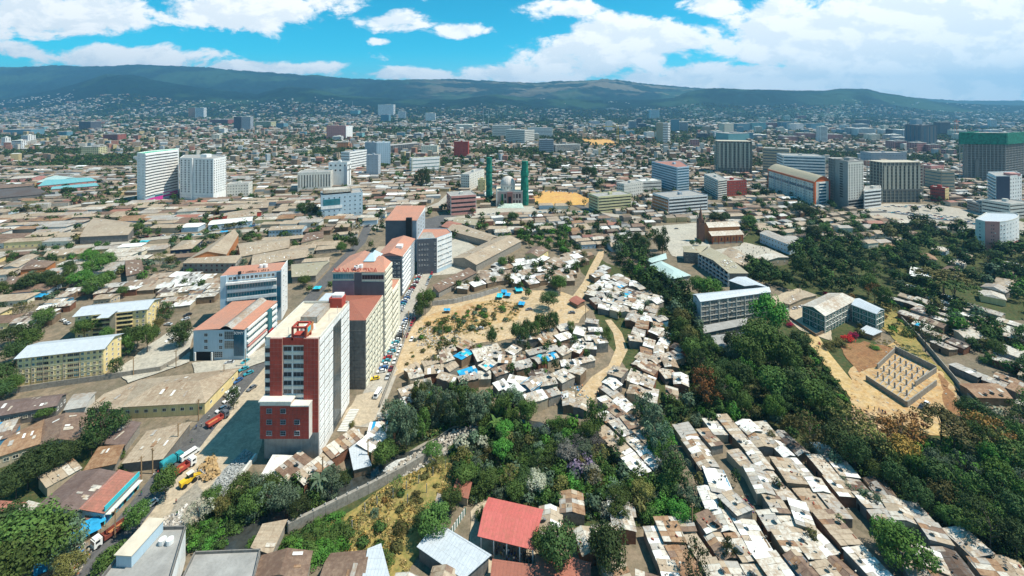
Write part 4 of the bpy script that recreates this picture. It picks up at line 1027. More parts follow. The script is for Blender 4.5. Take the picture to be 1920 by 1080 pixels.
# ---- roofs given by their eaves: (name, label, four eave corners near-left, near-right, far-right, far-left, eave height, roof, kind, rise, axis, wall, windows)
ROOFS = [
 ('warehouse', 'long tan-roofed warehouse with yellow front wall beside the busy road', [(231, 762), (384, 754), (446, 691), (262, 713)], 5.2, 'tan', 'hip', 2.6, 0, M_yellow, 9, 'yellow warehouse'),
 ('warehouse', 'mauve-brown roofed shed at the frame edge below the yellow flats', [(-30, 784), (105, 760), (124, 739), (-10, 754)], 5, 'mauve', 'gable', 1.8, 0, M_concd, 8, None),
 ('warehouse', 'brown shed with pale patched roof above the road stalls', [(77, 833), (143, 825), (164, 775), (80, 789)], 4.5, 'brown', 'gable', 1.5, 1, M_tan, 0, 'pale-patched shed'),
 ('shed', 'red-brown shed with brick gable beside the dark bushes', [(-15, 859), (72, 832), (80, 788), (36, 808)], 4.5, 'rust', 'gable', 1.5, 0, M_tan, 5, None),
 ('shed', 'flat brown yard roof beside the road pavement', [(232, 867), (304, 859), (356, 795), (277, 812)], 3.6, 'tan', 'shed', .6, 0, M_concd, 0, None),
 ('shed', 'low brown roof tucked behind the roadside yard', [(198, 831), (234, 833), (262, 797), (222, 790)], 3.6, 'mauve', 'shed', .8, 0, M_stone, 0, None),
 ('shed', 'narrow rusty roof strip above the turquoise shop', [(160, 880), (216, 868), (230, 838), (186, 842)], 3.2, 'rust', 'shed', .6, 0, M_stone, 0, None),
 ('shop_building', 'brown-roofed workshop beside the turquoise shopfront', [(67, 953), (152, 958), (222, 888), (147, 886)], 4.0, 'mauve', 'gable', 1.2, 1, M_offw, 5, None),
 ('shop_building', 'turquoise shopfront under a red roof on the busy road', [(153, 958), (195, 960), (260, 893), (223, 888)], 4.0, 'salmon', 'shed', 1.0, 1, M_blueg, 2, 'turquoise shopfront'),
 ('shed', 'salmon roof corner beside pale sheets at the frame edge', [(-30, 962), (10, 962), (45, 944), (-10, 940)], 4, 'salmon', 'gable', 1, 0, M_tan, 0, None),
 ('shed', 'pale long shed roof beside the turquoise shop workshop', [(10, 972), (50, 972), (75, 950), (52, 944)], 3.6, 'pale', 'shed', .5, 0, M_tan, 0, None),
 ('shed', 'long brown gabled shed beside the hedge of vines', [(474, 1029), (508, 1036), (535, 977), (494, 989)], 3.5, 'tan', 'shed', .8, 1, M_stone, 0, None),
 ('shed', 'brown double-pitched roof at the bottom of the field', [(478, 1082), (572, 1085), (583, 1036), (492, 1044)], 4.2, 'brown', 'gable', 1.4, 1, M_stone, 0, None),
 ('shed', 'brown and silver patched roof below the field', [(602, 1085), (680, 1088), (690, 1034), (622, 1040)], 4.0, 'brown', 'gable', 1.2, 0, M_tan, 0, None),
 ('shed', 'silver sheet roof beside the brown one below the field', [(682, 1085), (728, 1084), (712, 1026), (692, 1034)], 4.4, 'silver', 'shed', .5, 0, M_tan, 0, None),
 ('hall', 'open-sided assembly hall under a large bright red roof', [(899, 1003), (1001.4, 1028), (1015.6, 957), (918, 935)], 5.5, 'red', 'gable', 1.8, 0, M_tan, 0, 'red assembly hall'),
 ('classroom_block', 'low brick-red roof below the crowd of pupils', [(921, 1098), (1000, 1110), (1003, 1066), (926, 1055)], 3.6, 'brick', 'shed', .5, 0, M_tan, 0, None),
 ('classroom_block', 'salmon-red roof shaded by the round trees', [(1003, 1110), (1103, 1112), (1105, 1058), (1009, 1042)], 4.2, 'brick', 'gable', .9, 1, M_tan, 0, None),
 ('classroom_block', 'silver-roofed shed beside the green and white fence', [(786, 1024), (869, 1082), (916, 1046), (819, 987)], 4.2, 'silver', 'shed', .8, 0, M_concd, 0, 'silver school shed'),
 ('shed', 'small red roof at the top of the fenced yard', [(850, 924), (876, 932), (882, 908), (858, 902)], 3, 'brick', 'shed', .4, 0, M_tan, 0, None),
 ('shed', 'small grey hut alone in the grass by the slum edge', [(1168, 968), (1190, 967), (1186, 947), (1165, 948)], 2.8, 'grey', 'gable', .6, 0, M_mud, 0, None),
 ('shed', 'grey sheet roof on the fence by the field', [(818, 944), (838, 950), (842, 938), (822, 930)], 2.8, 'grey', 'shed', .4, 0, M_stone, 0, None),
 ('shed', 'brown lean-to lobe on the near side of the yellow warehouse', [(168, 763), (225, 766), (262, 716), (196, 742)], 4.4, 'tan', 'shed', .8, 0, M_stone, 0, None),
 ('shed', 'pale grey shed with a yard gate below the boundary wall', [(122, 768), (160, 762), (178, 736), (140, 740)], 4.0, 'grey', 'gable', .8, 0, M_offw, 0, None),
 ('shed', 'rust roof strip beside the yellow warehouse front', [(170, 800), (222, 806), (232, 782), (188, 776)], 3.4, 'rust', 'shed', .5, 0, M_stone, 0, None),
 # market and depot roofs left of the tall blocks
 ('depot', 'great tan warehouse roof with orange gable end', [(352.8, 486), (424, 477), (447, 440), (430, 437)], 8, 'tan', 'gable', 4.5, 1, M_orange, 0, 'orange-gabled depot'),
 ('depot', 'long tan depot roof dotted with pale patches', [(452, 481), (541, 464), (543.5, 445), (446, 457)], 7, 'tan', 'gable', 2.4, 0, M_tan, 0, None),
 ('depot', 'stone-walled depot with a row of red windows', [(343, 493), (441, 493), (454, 478), (354, 484)], 8, 'tan', 'hip', 1.6, 0, M_stone, 10, 'stone depot'),
 ('depot', 'tan roof strip in front of the pale patched depot', [(472, 498), (578, 481), (576, 462), (476, 476)], 6, 'tan', 'gable', 2.0, 0, M_concd, 6, None),
 ('depot', 'olive-tan roof beside the cream shops of the left street', [(548, 519), (592, 516), (618, 490), (547, 496)], 5, 'olive', 'gable', 1.5, 0, M_stone, 0, None),
 ('warehouse', 'dark blue walled building under a hipped tan roof', [(319.4, 469), (359, 466), (379.6, 449), (342.6, 451)], 6, 'tan', 'hip', 2.2, 1, M_navy, 3, None),
 ('warehouse', 'long white-roofed depot with blue shutters', [(390.7, 422), (472, 414), (474, 406), (398, 413)], 6, 'white', 'gable', 1.2, 0, M_blueg, 8, 'white-roofed depot'),
 ('warehouse', 'tan roof with raised lantern behind the white depot', [(426, 410), (480, 404), (482, 396), (430, 402)], 6, 'tan', 'gable', 1.5, 0, M_tan, 0, None),
 ('warehouse', 'long low tan market hall in the old depot quarter', [(411, 395), (502, 389), (504, 379), (418, 385)], 6, 'tan', 'gable', 1.5, 0, M_concd, 0, None),
 ('warehouse', 'long red-walled hall with a narrow clerestory', [(376, 411), (424, 405), (490, 397), (482, 390), (386, 402)][:4], 5, 'tan', 'gable', 1.5, 0, M_redb, 0, None),
 ('school', 'two-storey tan-roofed school with blue window bays', [(503.7, 432), (566.7, 429), (576, 422), (513, 424)], 8, 'tan', 'gable', 1.6, 0, M_blueg, 10, 'blue-bayed school'),
 ('warehouse', 'ochre-walled shed with a brown roof near the junction', [(565, 455), (605.6, 445), (605.6, 433), (575, 437)], 6, 'brown', 'gable', 1.4, 0, M_tan, 2, None),
 ('market_hall', 'pink hall under a bright turquoise roof', [(71.3, 349), (181, 338.5), (158, 333), (94.4, 335)], 8, 'teal', 'gable', 2.2, 0, M_pink, 9, 'turquoise-roofed market'),
 ('market_hall', 'lower turquoise-roofed range with pink walls', [(96, 355), (185, 348), (178, 343), (100, 350)], 6, 'teal', 'gable', 1.4, 0, M_pink, 9, None),
 ('market_hall', 'pale blue-white roofed hall beyond the turquoise one', [(68.5, 342), (110, 339), (141, 333), (104, 329)], 8, 'palegreen', 'gable', 1.6, 0, M_redb, 0, None),
 ('market_hall', 'pink-walled hall with a dusty pale roof', [(15, 336), (61, 333), (85, 328.5), (37, 330)], 9, 'pale', 'gable', 1.6, 0, M_pink, 6, None),
 ('warehouse', 'broad dark grey market roof at the frame edge', [(-40, 375), (92, 363), (61, 352), (-20, 357)], 7, 'dark', 'gable', 2, 0, M_concd, 8, 'dark market roof'),
 ('warehouse', 'second dark brown market roof behind the broad one', [(-20, 355), (59, 348), (65, 344.5), (-10, 346)], 7, 'brown', 'gable', 2, 0, M_concd, 0, None),
 ('warehouse', 'very wide tan roof streaked with skylight sheets', [(150, 444), (240, 440), (262, 419), (176, 408)], 7, 'tan', 'gable', 2.4, 0, M_concd, 0, 'skylight-streaked warehouse'),
 ('house', 'yellow walled long house with tan roof by the big hedge trees', [(81.5, 481), (155, 475), (170, 464), (98, 468)], 5, 'tan', 'gable', 1.5, 0, M_yellow, 5, 'long yellow house'),
 ('house', 'green-walled shed with a tan roof near the frame edge', [(6, 501), (33, 501), (72, 479), (48, 478)], 5, 'tan', 'gable', 1.2, 1, M_offw, 0, None),
 ('house', 'hipped brown roof with orange end near the green shed', [(38.5, 506), (86, 501), (104, 490), (59, 486)], 5, 'brown', 'hip', 2, 0, M_orange, 0, None),
 ('house', 'tan shed roof just behind the rear yellow flats', [(175, 562), (207, 559), (225, 551), (190, 552)], 5, 'tan', 'gable', 1, 0, M_tan, 3, None),
 ('house', 'brown hipped roof under the big green trees', [(3, 536), (36, 531), (43, 521), (18, 519)], 5, 'brown', 'hip', 1.5, 0, M_tan, 0, None),
 ('house', 'weathered brown barn with a salmon annex', [(238, 517), (268, 510), (264, 490), (236, 492)], 6, 'brown', 'shed', 1.5, 0, M_stone, 0, None),
 # around the square and the clearing
 ('warehouse', 'big L-shaped tan warehouse with spotted skylights above the settlement', [(849.8, 484), (893, 496), (977, 452), (936, 443)], 6, 'tan', 'gable', 3.0, 1, M_stone, 0, 'spotted warehouse'),
 ('warehouse', 'long tan range closing the warehouse yard', [(838, 431), (917, 452), (934, 444), (857, 419)], 6, 'tan', 'gable', 2.2, 0, M_stone, 9, None),
 ('warehouse', 'salmon-tan range running to the square', [(828, 424), (845, 428), (866, 420), (846, 414)], 6, 'salmon', 'gable', 1.5, 0, M_stone, 0, None),
 ('house', 'ochre-walled house with a steep brown roof above the shacks', [(984.6, 476), (1008.6, 481), (1028, 469), (1001, 463)], 5, 'brown', 'gable', 2.0, 1, M_yellow, 2, 'ochre house'),
 ('shed', 'long single-pitch brown roof leading from the grey corner block', [(812, 537), (823, 547), (893, 511), (879, 504)], 4, 'brown', 'shed', .8, 1, M_stone, 0, 'long brown shed'),
 ('shack', 'red-roofed shack on the corner of the clearing', [(1068, 563), (1083, 571), (1096, 564), (1081, 555)], 2.8, 'brick', 'gable', .6, 0, M_mud, 0, 'red corner shack'),
 ('shop_building', 'cream roofed shop range below the mosque square', [(848, 416), (890, 422), (896, 412), (858, 407)], 6, 'olive', 'gable', 1.2, 0, M_offw, 6, None),
 # school and church quarter
 ('school', 'grey-roofed four-storey school wing with close blue window bays', [(1313.5, 565), (1444, 547), (1438, 538.5), (1300, 552)], 15, 'silver', 'gable', 1.6, 0, M_concd, -1, 'four-storey school'),
 ('school', 'short return wing of the four-storey school', [(1396, 536), (1438, 538), (1399, 519.5), (1368, 526)], 15, 'silver', 'gable', 1.2, 1, M_concd, 0, None),
 ('school', 'flat grey canopy block below the four-storey school', [(1320, 624), (1400, 608), (1400, 596), (1318, 611)], 4, 'cement', 'flatsheet', .3, 0, M_concd, 5, None),
 ('school', 'pale terrace roof among the dark trees', [(1332, 655), (1404, 645), (1402, 622), (1335, 630)], 4, 'cement', 'flatsheet', .3, 0, M_concd, 5, None),
 ('school', 'pale green hipped roof block on tall walls in the trees', [(1219, 497), (1257.8, 523), (1294, 516), (1240, 489.6)], 9, 'palegreen', 'hip', 2.0, 0, M_tan, 3, 'pale green roofed block'),
 ('school', 'second pale green roof behind the first', [(1211, 487), (1222, 492), (1250, 485), (1248, 475)], 9, 'palegreen', 'hip', 1.5, 0, M_tan, 0, None),
 ('school', 'long tan-roofed classroom range with open galleries', [(1311, 476), (1368, 512), (1402, 512), (1331, 464)], 10, 'olive', 'gable', 2.2, 1, M_concd, -2, 'gallery classroom range'),
 ('school', 'tan roofed head building of the classroom range', [(1283, 472), (1312, 474), (1327, 461), (1281, 462)], 9, 'olive', 'hip', 1.5, 0, M_concd, 3, None),
 ('school', 'low tan roofs with a pale lean-to beside the range', [(1345, 483), (1398, 500), (1404, 484), (1368, 463)], 5, 'tan', 'gable', 1.6, 1, M_tan, 0, None),
 ('school', 'long blue window-walled block beside the church', [(1425, 437), (1480.7, 459), (1493, 453), (1440, 432)], 9, 'grey', 'gable', 1.2, 0, M_blueg, 10, 'blue-walled school block'),
 ('school', 'beige block closing the school court', [(1408, 483), (1439, 488), (1478, 482), (1462, 475)], 6, 'pale', 'gable', 1.2, 0, M_tan, 8, None),
 ('school', 'three-storey green school wing with white balcony lines', [(1505, 573), (1546.7, 592), (1605, 562), (1554.4, 550)], 10.3, 'pale', 'gable', 2.2, 1, M_green, -3, 'green school'),
 ('school', 'short wing of the green school facing the yard', [(1598, 571), (1642.6, 588), (1657, 581), (1612, 560)], 10.3, 'silver', 'gable', 1.6, 0, M_green, -3, None),
 ('house', 'long tan bungalow beside the crimson hedge', [(1465, 567), (1480, 570), (1530, 553), (1508, 545)], 4, 'tan', 'gable', 1, 0, M_tan, 4, None),
 ('shed', 'silver lean-to roof at the end of the green school', [(1612, 620), (1636, 628), (1652, 622), (1626, 612)], 3, 'silver', 'shed', .4, 0, M_wood, 0, None),
 ('warehouse', 'long grey-walled store with white coping at the frame edge', [(1862, 652), (1920, 674), (1950, 668), (1880, 645)], 5, 'pale', 'flatsheet', .5, 0, M_blueg, 0, None),
 ('house', 'broad rusty roof with three satellite dishes above the building plot', [(1832, 744), (1896, 746), (1870, 720), (1800, 720)], 3.6, 'rust', 'gable', .8, 0, M_mud, 0, 'broad rusty roof'),
 ('house', 'pale tan roofed house beside the hillside trees', [(1810, 634), (1850, 634), (1822, 617), (1788, 618)], 4, 'pale', 'gable', .8, 0, M_tan, 0, None),
 ('house', 'white sheet roofed barn in the valley trees', [(1706, 516), (1742, 524), (1750, 509), (1710, 500)], 5, 'white', 'gable', 1.5, 0, M_tan, 0, 'white-roofed barn'),
 ('house', 'round-cornered brown roofed villa at the frame edge', [(1860, 536), (1905, 538), (1915, 526), (1870, 520)], 5, 'tan', 'hip', 1.5, 0, M_offw, 4, None),
]
M_sw = {}
PATCHES = []
for (nm, lab, q, h, rf, kd, rise, ax, wl, nw, lm) in ROOFS:
    pts = [P(a, c, h) for a, c in q]
    b = Bld(nm, lab, pts, h, wl, cat=nm.replace('_', ' '), lm=lm, body=(nm != 'hall'))
    b.quadroof(kd, RT[rf], rise, .5, ax, wl)
    PATCHES.append((b, rf, kd, rise, ax, h))
    if nm == 'hall':
        k = MB(); k.box((0, 0, h / 2), (.3, .3, h + .1)); cm = k.mesh('column', [M_white])
        for e in (0, 2):
            a, d, L, nr, rz = b.edge(e)
            for i in range(5): c = a + d * (L * (i + .1) / 4.2) - nr * .3; place('column', cm, b.t, (c.x, c.y, 0), rz)
        k = MB(); a, c = b.L[3], b.L[2]; k.bar((a.x, a.y, 1.2), (c.x, c.y, 1.2), 2.4); k.build('back_wall', M_concd, b.t)
    if nw > 0:
        b.wins(0, nw, 2 if h >= 7.5 else 1, .8, h - .3, 1.5, 1.3, frame=M_redb if 'red windows' in lab else M_cream)
        if h > 4.5: b.wins(1, 3, 2 if h >= 7.5 else 1, .8, h - .3, 1.2, 1.2, single=True)
    elif nw == -1:
        for e in (0,):
            for j in range(5): b.panel(e, 0, 1, 3 + j * 2.9, 3.15 + j * 2.9, M_offw, 'floor_line', .25)
            b.wins(e, 16, 4, 3.1, 14.8, 2.0, 2.2, G_blue, M_offw, 0, 1, 3, 2)
            for i in range(9): b.panel(e, i / 8.05, i / 8.05 + .006, 0, 14.9, M_offw, 'pier', .35)
        b.panel(3, 0, 1, 0, 14.8, M_grey, 'end_wall', .1)
    elif nw == -2:
        for j in range(3): b.panel(0, 0, 1, 1 + j * 3.0, 2.0 + j * 3.0, M_grey, 'gallery_rail', 1.0); b.panel(0, 0.01, .99, 2.1 + j * 3.0, 3.7 + j * 3.0, M_dark, 'gallery_shade_panel', .05)  # black panels paint the gallery shade between the rails
        for i in range(9): b.panel(0, i / 8.1, i / 8.1 + .008, 0, 9.9, M_offw, 'column', 1.2)
    elif nw == -3:
        for e in (0, 1, 3):
            for z in (3.4, 6.6, 9.8): b.panel(e, 0, 1, z, z + .28, M_offw, 'floor_line', .3)
            n = max(2, int(b.edge(e)[2] / 3.6))
            b.wins(e, n, 3, .4, 9.8, 1.4, 1.3, G_grey, M_offw)
            for i in range(n + 1): b.panel(e, i / n * .99, i / n * .99 + .01, 0, 10, M_offw, 'pier', .25)
    if lab.startswith('turquoise shopfront'):
        b.panel(1, 0, 1, 3.4, 5.6, M_teal, 'fascia', .3); b.panel(1, 0, 1, 0, 1.2, M_teal, 'plinth', .12)
        for i in range(6): b.panel(1, .05 + i * .16, .13 + i * .16, 0, 2.5, M_dark if i % 2 else M_blue, 'shop_door', .2)
        b.panel(1, .02, .98, 2.8, 3.0, M_offw, 'awning', 1.6)
# sheets of another tone let into the large roofs
mbp = MB(); mbp.box((0, 0, .03), (1, 1, .06)); 
PATCHMESH = {k: mbp.mesh('roof_sheet', [RT[k]]) for k in ('white', 'pale', 'grey', 'tan', 'rust', 'brown', 'silver', 'salmon', 'blue', 'aqua', 'dark', 'mauve')}
def roof_patches(b, rf, kd, rise, ax, h, n, size=(1.8, 2.8)):
    A = [b.L[(k + ax) % 4] for k in range(4)]
    if kd not in ('gable', 'shed', 'hip'): return
    for _ in range(n):
        uu, vv = R.uniform(.12, .88), R.uniform(.1, .42)
        if kd != 'shed' and R.random() < .25: vv = 1 - vv
        if kd == 'shed': vv = R.uniform(.1, .9)
        p = A[0].lerp(A[1], uu).lerp(A[3].lerp(A[2], uu), vv)
        q0 = A[0].lerp(A[3], .5); wd = (A[0] - A[3]).length
        if kd == 'shed': z = h + rise * vv; sl = math.atan2(rise, wd)
        else:
            vz = vv if vv < .5 else 1 - vv; z = h + rise * vz * 2; sl = math.atan2(rise, wd / 2) * (1 if vv < .5 else -1)
            if kd == 'hip' and (uu < .3 or uu > .7): continue
        d = (A[1] - A[0]); rz = math.atan2(d.y, d.x)
        o = place('roof_sheet', PATCHMESH[R.choice(('white', 'pale', 'pale', 'pale', 'grey', 'grey', 'rust'))], b.t, (p.x, p.y, z + .12), scale=(R.uniform(.4, 1) * size[0] * .7, R.uniform(.5, 1) * size[1], 1))
        o.rotation_euler = (Matrix.Rotation(rz, 3, 'Z') @ Matrix.Rotation(sl, 3, 'X')).to_euler()
for (b, rf, kd, rise, ax, h) in PATCHES:
    ar = (b.L[1] - b.L[0]).length * (b.L[3] - b.L[0]).length
    if rf in ('tan', 'brown', 'mauve', 'rust', 'olive') and b.P[0].y < 520: roof_patches(b, rf, kd, rise, ax, h, min(26, int(ar / 28)))
# ------------------------------------------------------------------ blocks in the middle distance
def near(px0, pyb0, px1, pyb1): return P(px0, pyb0), P(px1, pyb1)
def hgt(pyb, pyt): return (pyb - pyt) / (pyb - HY) * H
def mid(name, label, a, b, depth, top, wall, glass, n, m, lm=None, style='grid', roof='cement', nside=4, fr=None, single=True, w=1.6, hh=1.5, sidewall=None, z0=1.0, pts=None):
    A, B2 = P(*a), P(*b); h = hgt(a[1], top)
    pts = pts or rect(A, B2, depth)
    o = Bld(name, label, pts, h, wall, lm=lm); o.flat(RT.get(roof, roof), .9, wall)
    fr = fr or wall
    nf, nsd = n, nside
    if style == 'grid':
        o.wins(0, nf, m, z0, h - .6, w, hh, glass, fr, single=single, nx=2)
        o.wins(1, nsd, m, z0, h - .6, w, hh, glass, fr, single=single); o.wins(3, nsd, m, z0, h - .6, w, hh, glass, fr, single=False)
    elif style == 'ribbon':
        for e in (0, 1, 3): o.ribbon(e, m, z0, h - .4, hh, glass, fr, .02, .98, 1.8, .05, .3, fr)
    if sidewall is not None: o.panel(1, 0, 1, 0, h, sidewall, 'end_wall', .06)
    o.box('roof_house', wall, .5, .5, h, (4, 4, 3))
    return o
# white curved tower and its neighbour
h = 66; 
pts = [P(257, 380), P(272, 383), P(290, 377.5), P(305, 374), P(318, 371), P(333, 367)]
off_ = [Vector((-8, 16, 0)), Vector((2, 24, 0))]
back = [pts[-1] + Vector((-12, 18, 0)), pts[0] + Vector((-6, 26, 0))]
b = Bld('residential_tower', 'tall white curved tower with green roof and advertising on its lower floors', pts + back, h, M_white, lm='curved white tower')
b.flat(mat('green_roof_coat', (0.08, 0.42, 0.26), .7, .2, .2), 1.2, M_white)
b.wins(0, 2, 17, 1, h - 1, 1.6, 1.6, G_dark, M_white)
for e in (1, 2, 3, 4): b.ribbon(e, 14, 11, h - 1, 1.5, G_grey, M_white, .0, 1.0, 2.2, .05, 1.0, M_white)
for e in (1, 2, 3, 4):
    for j in range(4): b.panel(e, 0.02, .98, 1 + j * 2.6, 3 + j * 2.6, (G_teal, M_white, mat('magenta_sign', (0.6, 0.03, 0.3), .5, .1), M_blueg)[(j + e) % 4] if j != 1 else mat('magenta_sign', (0.6, 0.03, 0.3), .5, .1), 'shop_sign', .5)
A, B2 = P(337, 374), P(400, 377)
b = Bld('residential_tower', 'white twin-winged tower with small square windows', [A, B2, P(424, 369), P(400, 362), P(345, 364)], 57, M_white, lm='white twin-wing tower')
b.flat(RT['cement'], 1, M_white); b.wins(0, 9, 14, 10, 56, 2.0, 2.0, G_dark, M_grey); b.panel(0, .36, .40, 0, 58, M_white, 'stair_rib', 1.4)
b.wins(1, 6, 14, 10, 56, 1.8, 1.8, G_dark, M_white); b.box('roof_house', M_white, .4, .5, 57, (10, 8, 4.5))
for j in (3, 6.5): b.panel(0, 0, 1, j, j + .3, M_grey, 'floor_line', .2)
mid('office_block', 'small white block with pink roof beside the twin-winged tower', (425, 369), (466, 367), 18, 346, M_offw, G_dark, 8, 4, style='grid', w=1.6)
mid('bank_building', 'low white bank with vertical window slots and a painted mural', (558, 360), (620, 357), 28, 325, M_offw, G_dark, 12, 1, lm='white bank', style='grid', w=1.7, hh=19, z0=4)
b = mid('bank_tower', 'taller white tower wing behind the bank', (616, 352), (651, 352), 16, 305, M_white, G_dark, 4, 2, lm='white bank tower', w=3, hh=3, z0=24)
b.panel(1, .45, .6, 4, 34, G_dark, 'window_slot', .1); b.panel(0, .82, 1, 0, 34, M_grey, 'painted_shade_return', .2)  # grey panel puts the shade of the return into its colour
b = mid('office_block', 'blue-grey office with dark glass band and rooftop deck', (602, 411), (680, 403), 26, 368, M_blueg, G_dark, 8, 5, lm='blue-grey bank office', w=1.6)
b.panel(0, .05, .45, 15, 22, G_teal, 'glass_band', .4); b.panel(0, 0, .5, 11, 14.4, M_white, 'white_band', .5); b.box('roof_deck', RT['pale'], .4, .5, 28.2, (32, 16, 3.6))
mid('office_tower', 'slim grey tower with pink roof terrace', (687, 331), (709, 331), 16, 291, M_grey, G_dark, 3, 8, lm='slim grey tower', nside=3, fr=M_white)
mid('apartment_block', 'grey balcony block behind the bank tower', (655, 322), (688, 315), 20, 286, M_grey, G_dark, 6, 7, style='ribbon', fr=M_white, hh=1.4)
mid('office_tower', 'pale blue tower with a grey flank', (706, 313), (732, 312), 22, 268, M_blueg, G_blue, 7, 12, lm='pale blue tower', fr=M_blueg, roof='white', w=1.3)
mid('office_tower', 'grey flank of the pale blue tower, blank and windowless', (684, 311), (705.5, 312.5), 18, 267, M_grey, G_dark, 2, 2)
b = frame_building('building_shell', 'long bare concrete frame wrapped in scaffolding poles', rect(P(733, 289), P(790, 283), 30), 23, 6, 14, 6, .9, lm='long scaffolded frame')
mid('apartment_block', 'dark red stepped apartment block', (851, 296), (878, 296), 22, 266, M_redb, G_dark, 5, 9, lm='dark red block', fr=M_redb, w=1.4)
mid('apartment_block', 'pink apartment cluster with a white end', (612, 262), (648, 262), 30, 236, M_pink, G_dark, 9, 8, lm='pink apartments', single=False)
mid('apartment_block', 'white end block beside the pink apartments', (649, 262), (661, 260), 30, 237, M_white, G_blue, 3, 5, single=False)
mid('apartment_block', 'cream block with yellow balcony columns', (790, 292), (820, 292), 20, 274, M_cream, G_dark, 7, 5, style='grid', fr=M_yellow)
mid('office_block', 'long green glazed school block behind the tall eucalyptus trees', (772, 326), (825, 322), 14, 298, M_yellowp, G_teal, 14, 4, style='ribbon', fr=M_white)
mid('office_block', 'mauve brown office with pale fins facing the square', (845, 404), (893, 400), 26, 369, M_offw, G_dark, 18, 4, lm='mauve finned office', style='ribbon', hh=2.2, fr=M_pink, sidewall=M_purple)
mid('apartment_block', 'crowded white flats behind the finned office', (880, 358), (908, 345), 14, 328, M_offw, G_dark, 9, 6)
mid('house_block', 'narrow tan block against the scaffolded minaret', (896, 360), (910, 360), 14, 338, M_yellow, G_dark, 2, 3)
mid('office_block', 'cream yellow office with two stair bays', (1121, 400), (1184, 394), 22, 370, M_yellowp, G_dark, 16, 5, lm='cream yellow office', style='ribbon', fr=M_yellowp, hh=1.6)
mid('office_block', 'glass-banded grey office block above the car park', (1269, 360), (1292, 358), 70, 314, M_blueg, G_blue, 6, 9, lm='glass-banded office', style='ribbon', fr=M_blueg, hh=1.9, pts=[P(1269.6, 361), P(1292, 358), P(1275, 343), P(1222, 345)], roof='salmon')
b = mid('car_park', 'grey parking deck with brick stair end and open white bands', (1253, 405), (1327, 398), 30, 372, M_grey, G_dark, 10, 5, lm='parking deck', style='ribbon', fr=M_white, hh=2.0)
b.panel(3, 0, 1, 0, 18, M_orange, 'brick_end', .3)
mid('apartment_block', 'grey eight-storey block with teal flank', (1346, 374), (1362, 372), 34, 338, M_offw, G_dark, 4, 8, lm='teal-flanked block', style='ribbon', fr=M_offw, pts=[P(1346, 375), P(1363, 372), P(1340, 358), P(1320, 360)], sidewall=None)
mid('apartment_block', 'patchy red and grey half-finished flats', (1364, 368), (1400, 366), 22, 340, M_redb, G_dark, 9, 5, lm='patchy red flats', style='grid', fr=M_conc)
mid('office_block', 'low cream block with window rows behind the yellow office', (1170, 372), (1206, 366), 14, 346, M_offw, G_dark, 10, 4, style='grid')
mid('office_block', 'white-roofed low office next to the cream block', (1204, 362), (1240, 360), 20, 341, M_offw, G_dark, 10, 3, style='ribbon', fr=M_offw, roof='white')
# orange barrel roofed building
b = Bld('college_building', 'long grey-white building under an orange barrel vault roof', [P(1527, 388), P(1556, 385), P(1470, 352), P(1440, 356)], 32, M_offw, lm='orange vaulted building')
b.quadroof('barrel', RT['olive'], 7, 1.0, 1, M_orangep)
b.panel(3, 0, 1, 30, 32.6, M_orangep, 'orange_eave', .6); b.panel(0, 0, .08, 0, 32, M_orangep, 'orange_pier', .5); b.panel(0, .92, 1, 0, 32, M_redb, 'red_pier', .5)
b.ribbon(0, 7, 2, 30, 2.4, G_blue, M_blueg, .3, .75, 1.8, .1, .6, M_white); b.wins(3, 18, 7, 4, 29, 1.8, 1.7, G_dark, M_offw); b.panel(3, .02, .98, 20, 23, G_blue, 'glass_band', .3)
for k in range(7): b.panel(3, k / 6 * .985, k / 6 * .985 + .012, 0, 32, M_orangep if k in (0, 6) else M_grey, 'pier', .4)
# concrete tower with a window grid
b = Bld('building_shell', 'unfinished concrete tower with a square hole grid', [P(1590, 393), P(1619, 389), P(1604, 381), P(1563, 382)], 59, M_conc, lm='hole-grid concrete tower')
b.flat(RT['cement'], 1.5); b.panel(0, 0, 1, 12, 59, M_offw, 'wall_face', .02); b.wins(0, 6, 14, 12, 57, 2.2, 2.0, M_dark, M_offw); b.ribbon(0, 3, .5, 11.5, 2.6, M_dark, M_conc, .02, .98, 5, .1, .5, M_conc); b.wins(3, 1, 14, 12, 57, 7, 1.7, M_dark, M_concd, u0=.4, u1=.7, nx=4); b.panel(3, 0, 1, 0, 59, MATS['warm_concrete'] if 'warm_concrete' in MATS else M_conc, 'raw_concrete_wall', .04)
b.box('roof_house', M_conc, .5, .6, 59, (10, 7, 4))
frame_building('building_shell', 'bare concrete frame hugging the hole-grid tower', [P(1563, 383), P(1580, 383), P(1578, 378), P(1550, 378)], 60, 17, 4, 4, .8)
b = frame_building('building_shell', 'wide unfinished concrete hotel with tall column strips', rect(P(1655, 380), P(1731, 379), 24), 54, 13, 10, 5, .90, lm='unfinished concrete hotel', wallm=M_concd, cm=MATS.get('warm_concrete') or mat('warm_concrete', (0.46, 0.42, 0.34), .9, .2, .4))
for k in range(9): b.panel(0, .03 + k * .105, .085 + k * .105, 18, 49, MATS['warm_concrete'], 'wall_fin', .5)
b.wins(1, 4, 14, 4, 52, 2.0, 1.8, M_dark, M_conc, single=True); b.panel(0, 0, 1, 16, 18, M_concd, 'transfer_beam', .8)
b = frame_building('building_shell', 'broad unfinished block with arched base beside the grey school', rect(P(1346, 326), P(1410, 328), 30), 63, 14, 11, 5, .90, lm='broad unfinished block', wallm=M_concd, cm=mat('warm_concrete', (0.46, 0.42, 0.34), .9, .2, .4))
for k in range(8): b.panel(0, .02 + k * .125, .075 + k * .125, 12, 60, MATS['warm_concrete'], 'wall_fin', .6)
b.panel(1, 0, 1, 0, 64, M_conc, 'end_wall', .3)
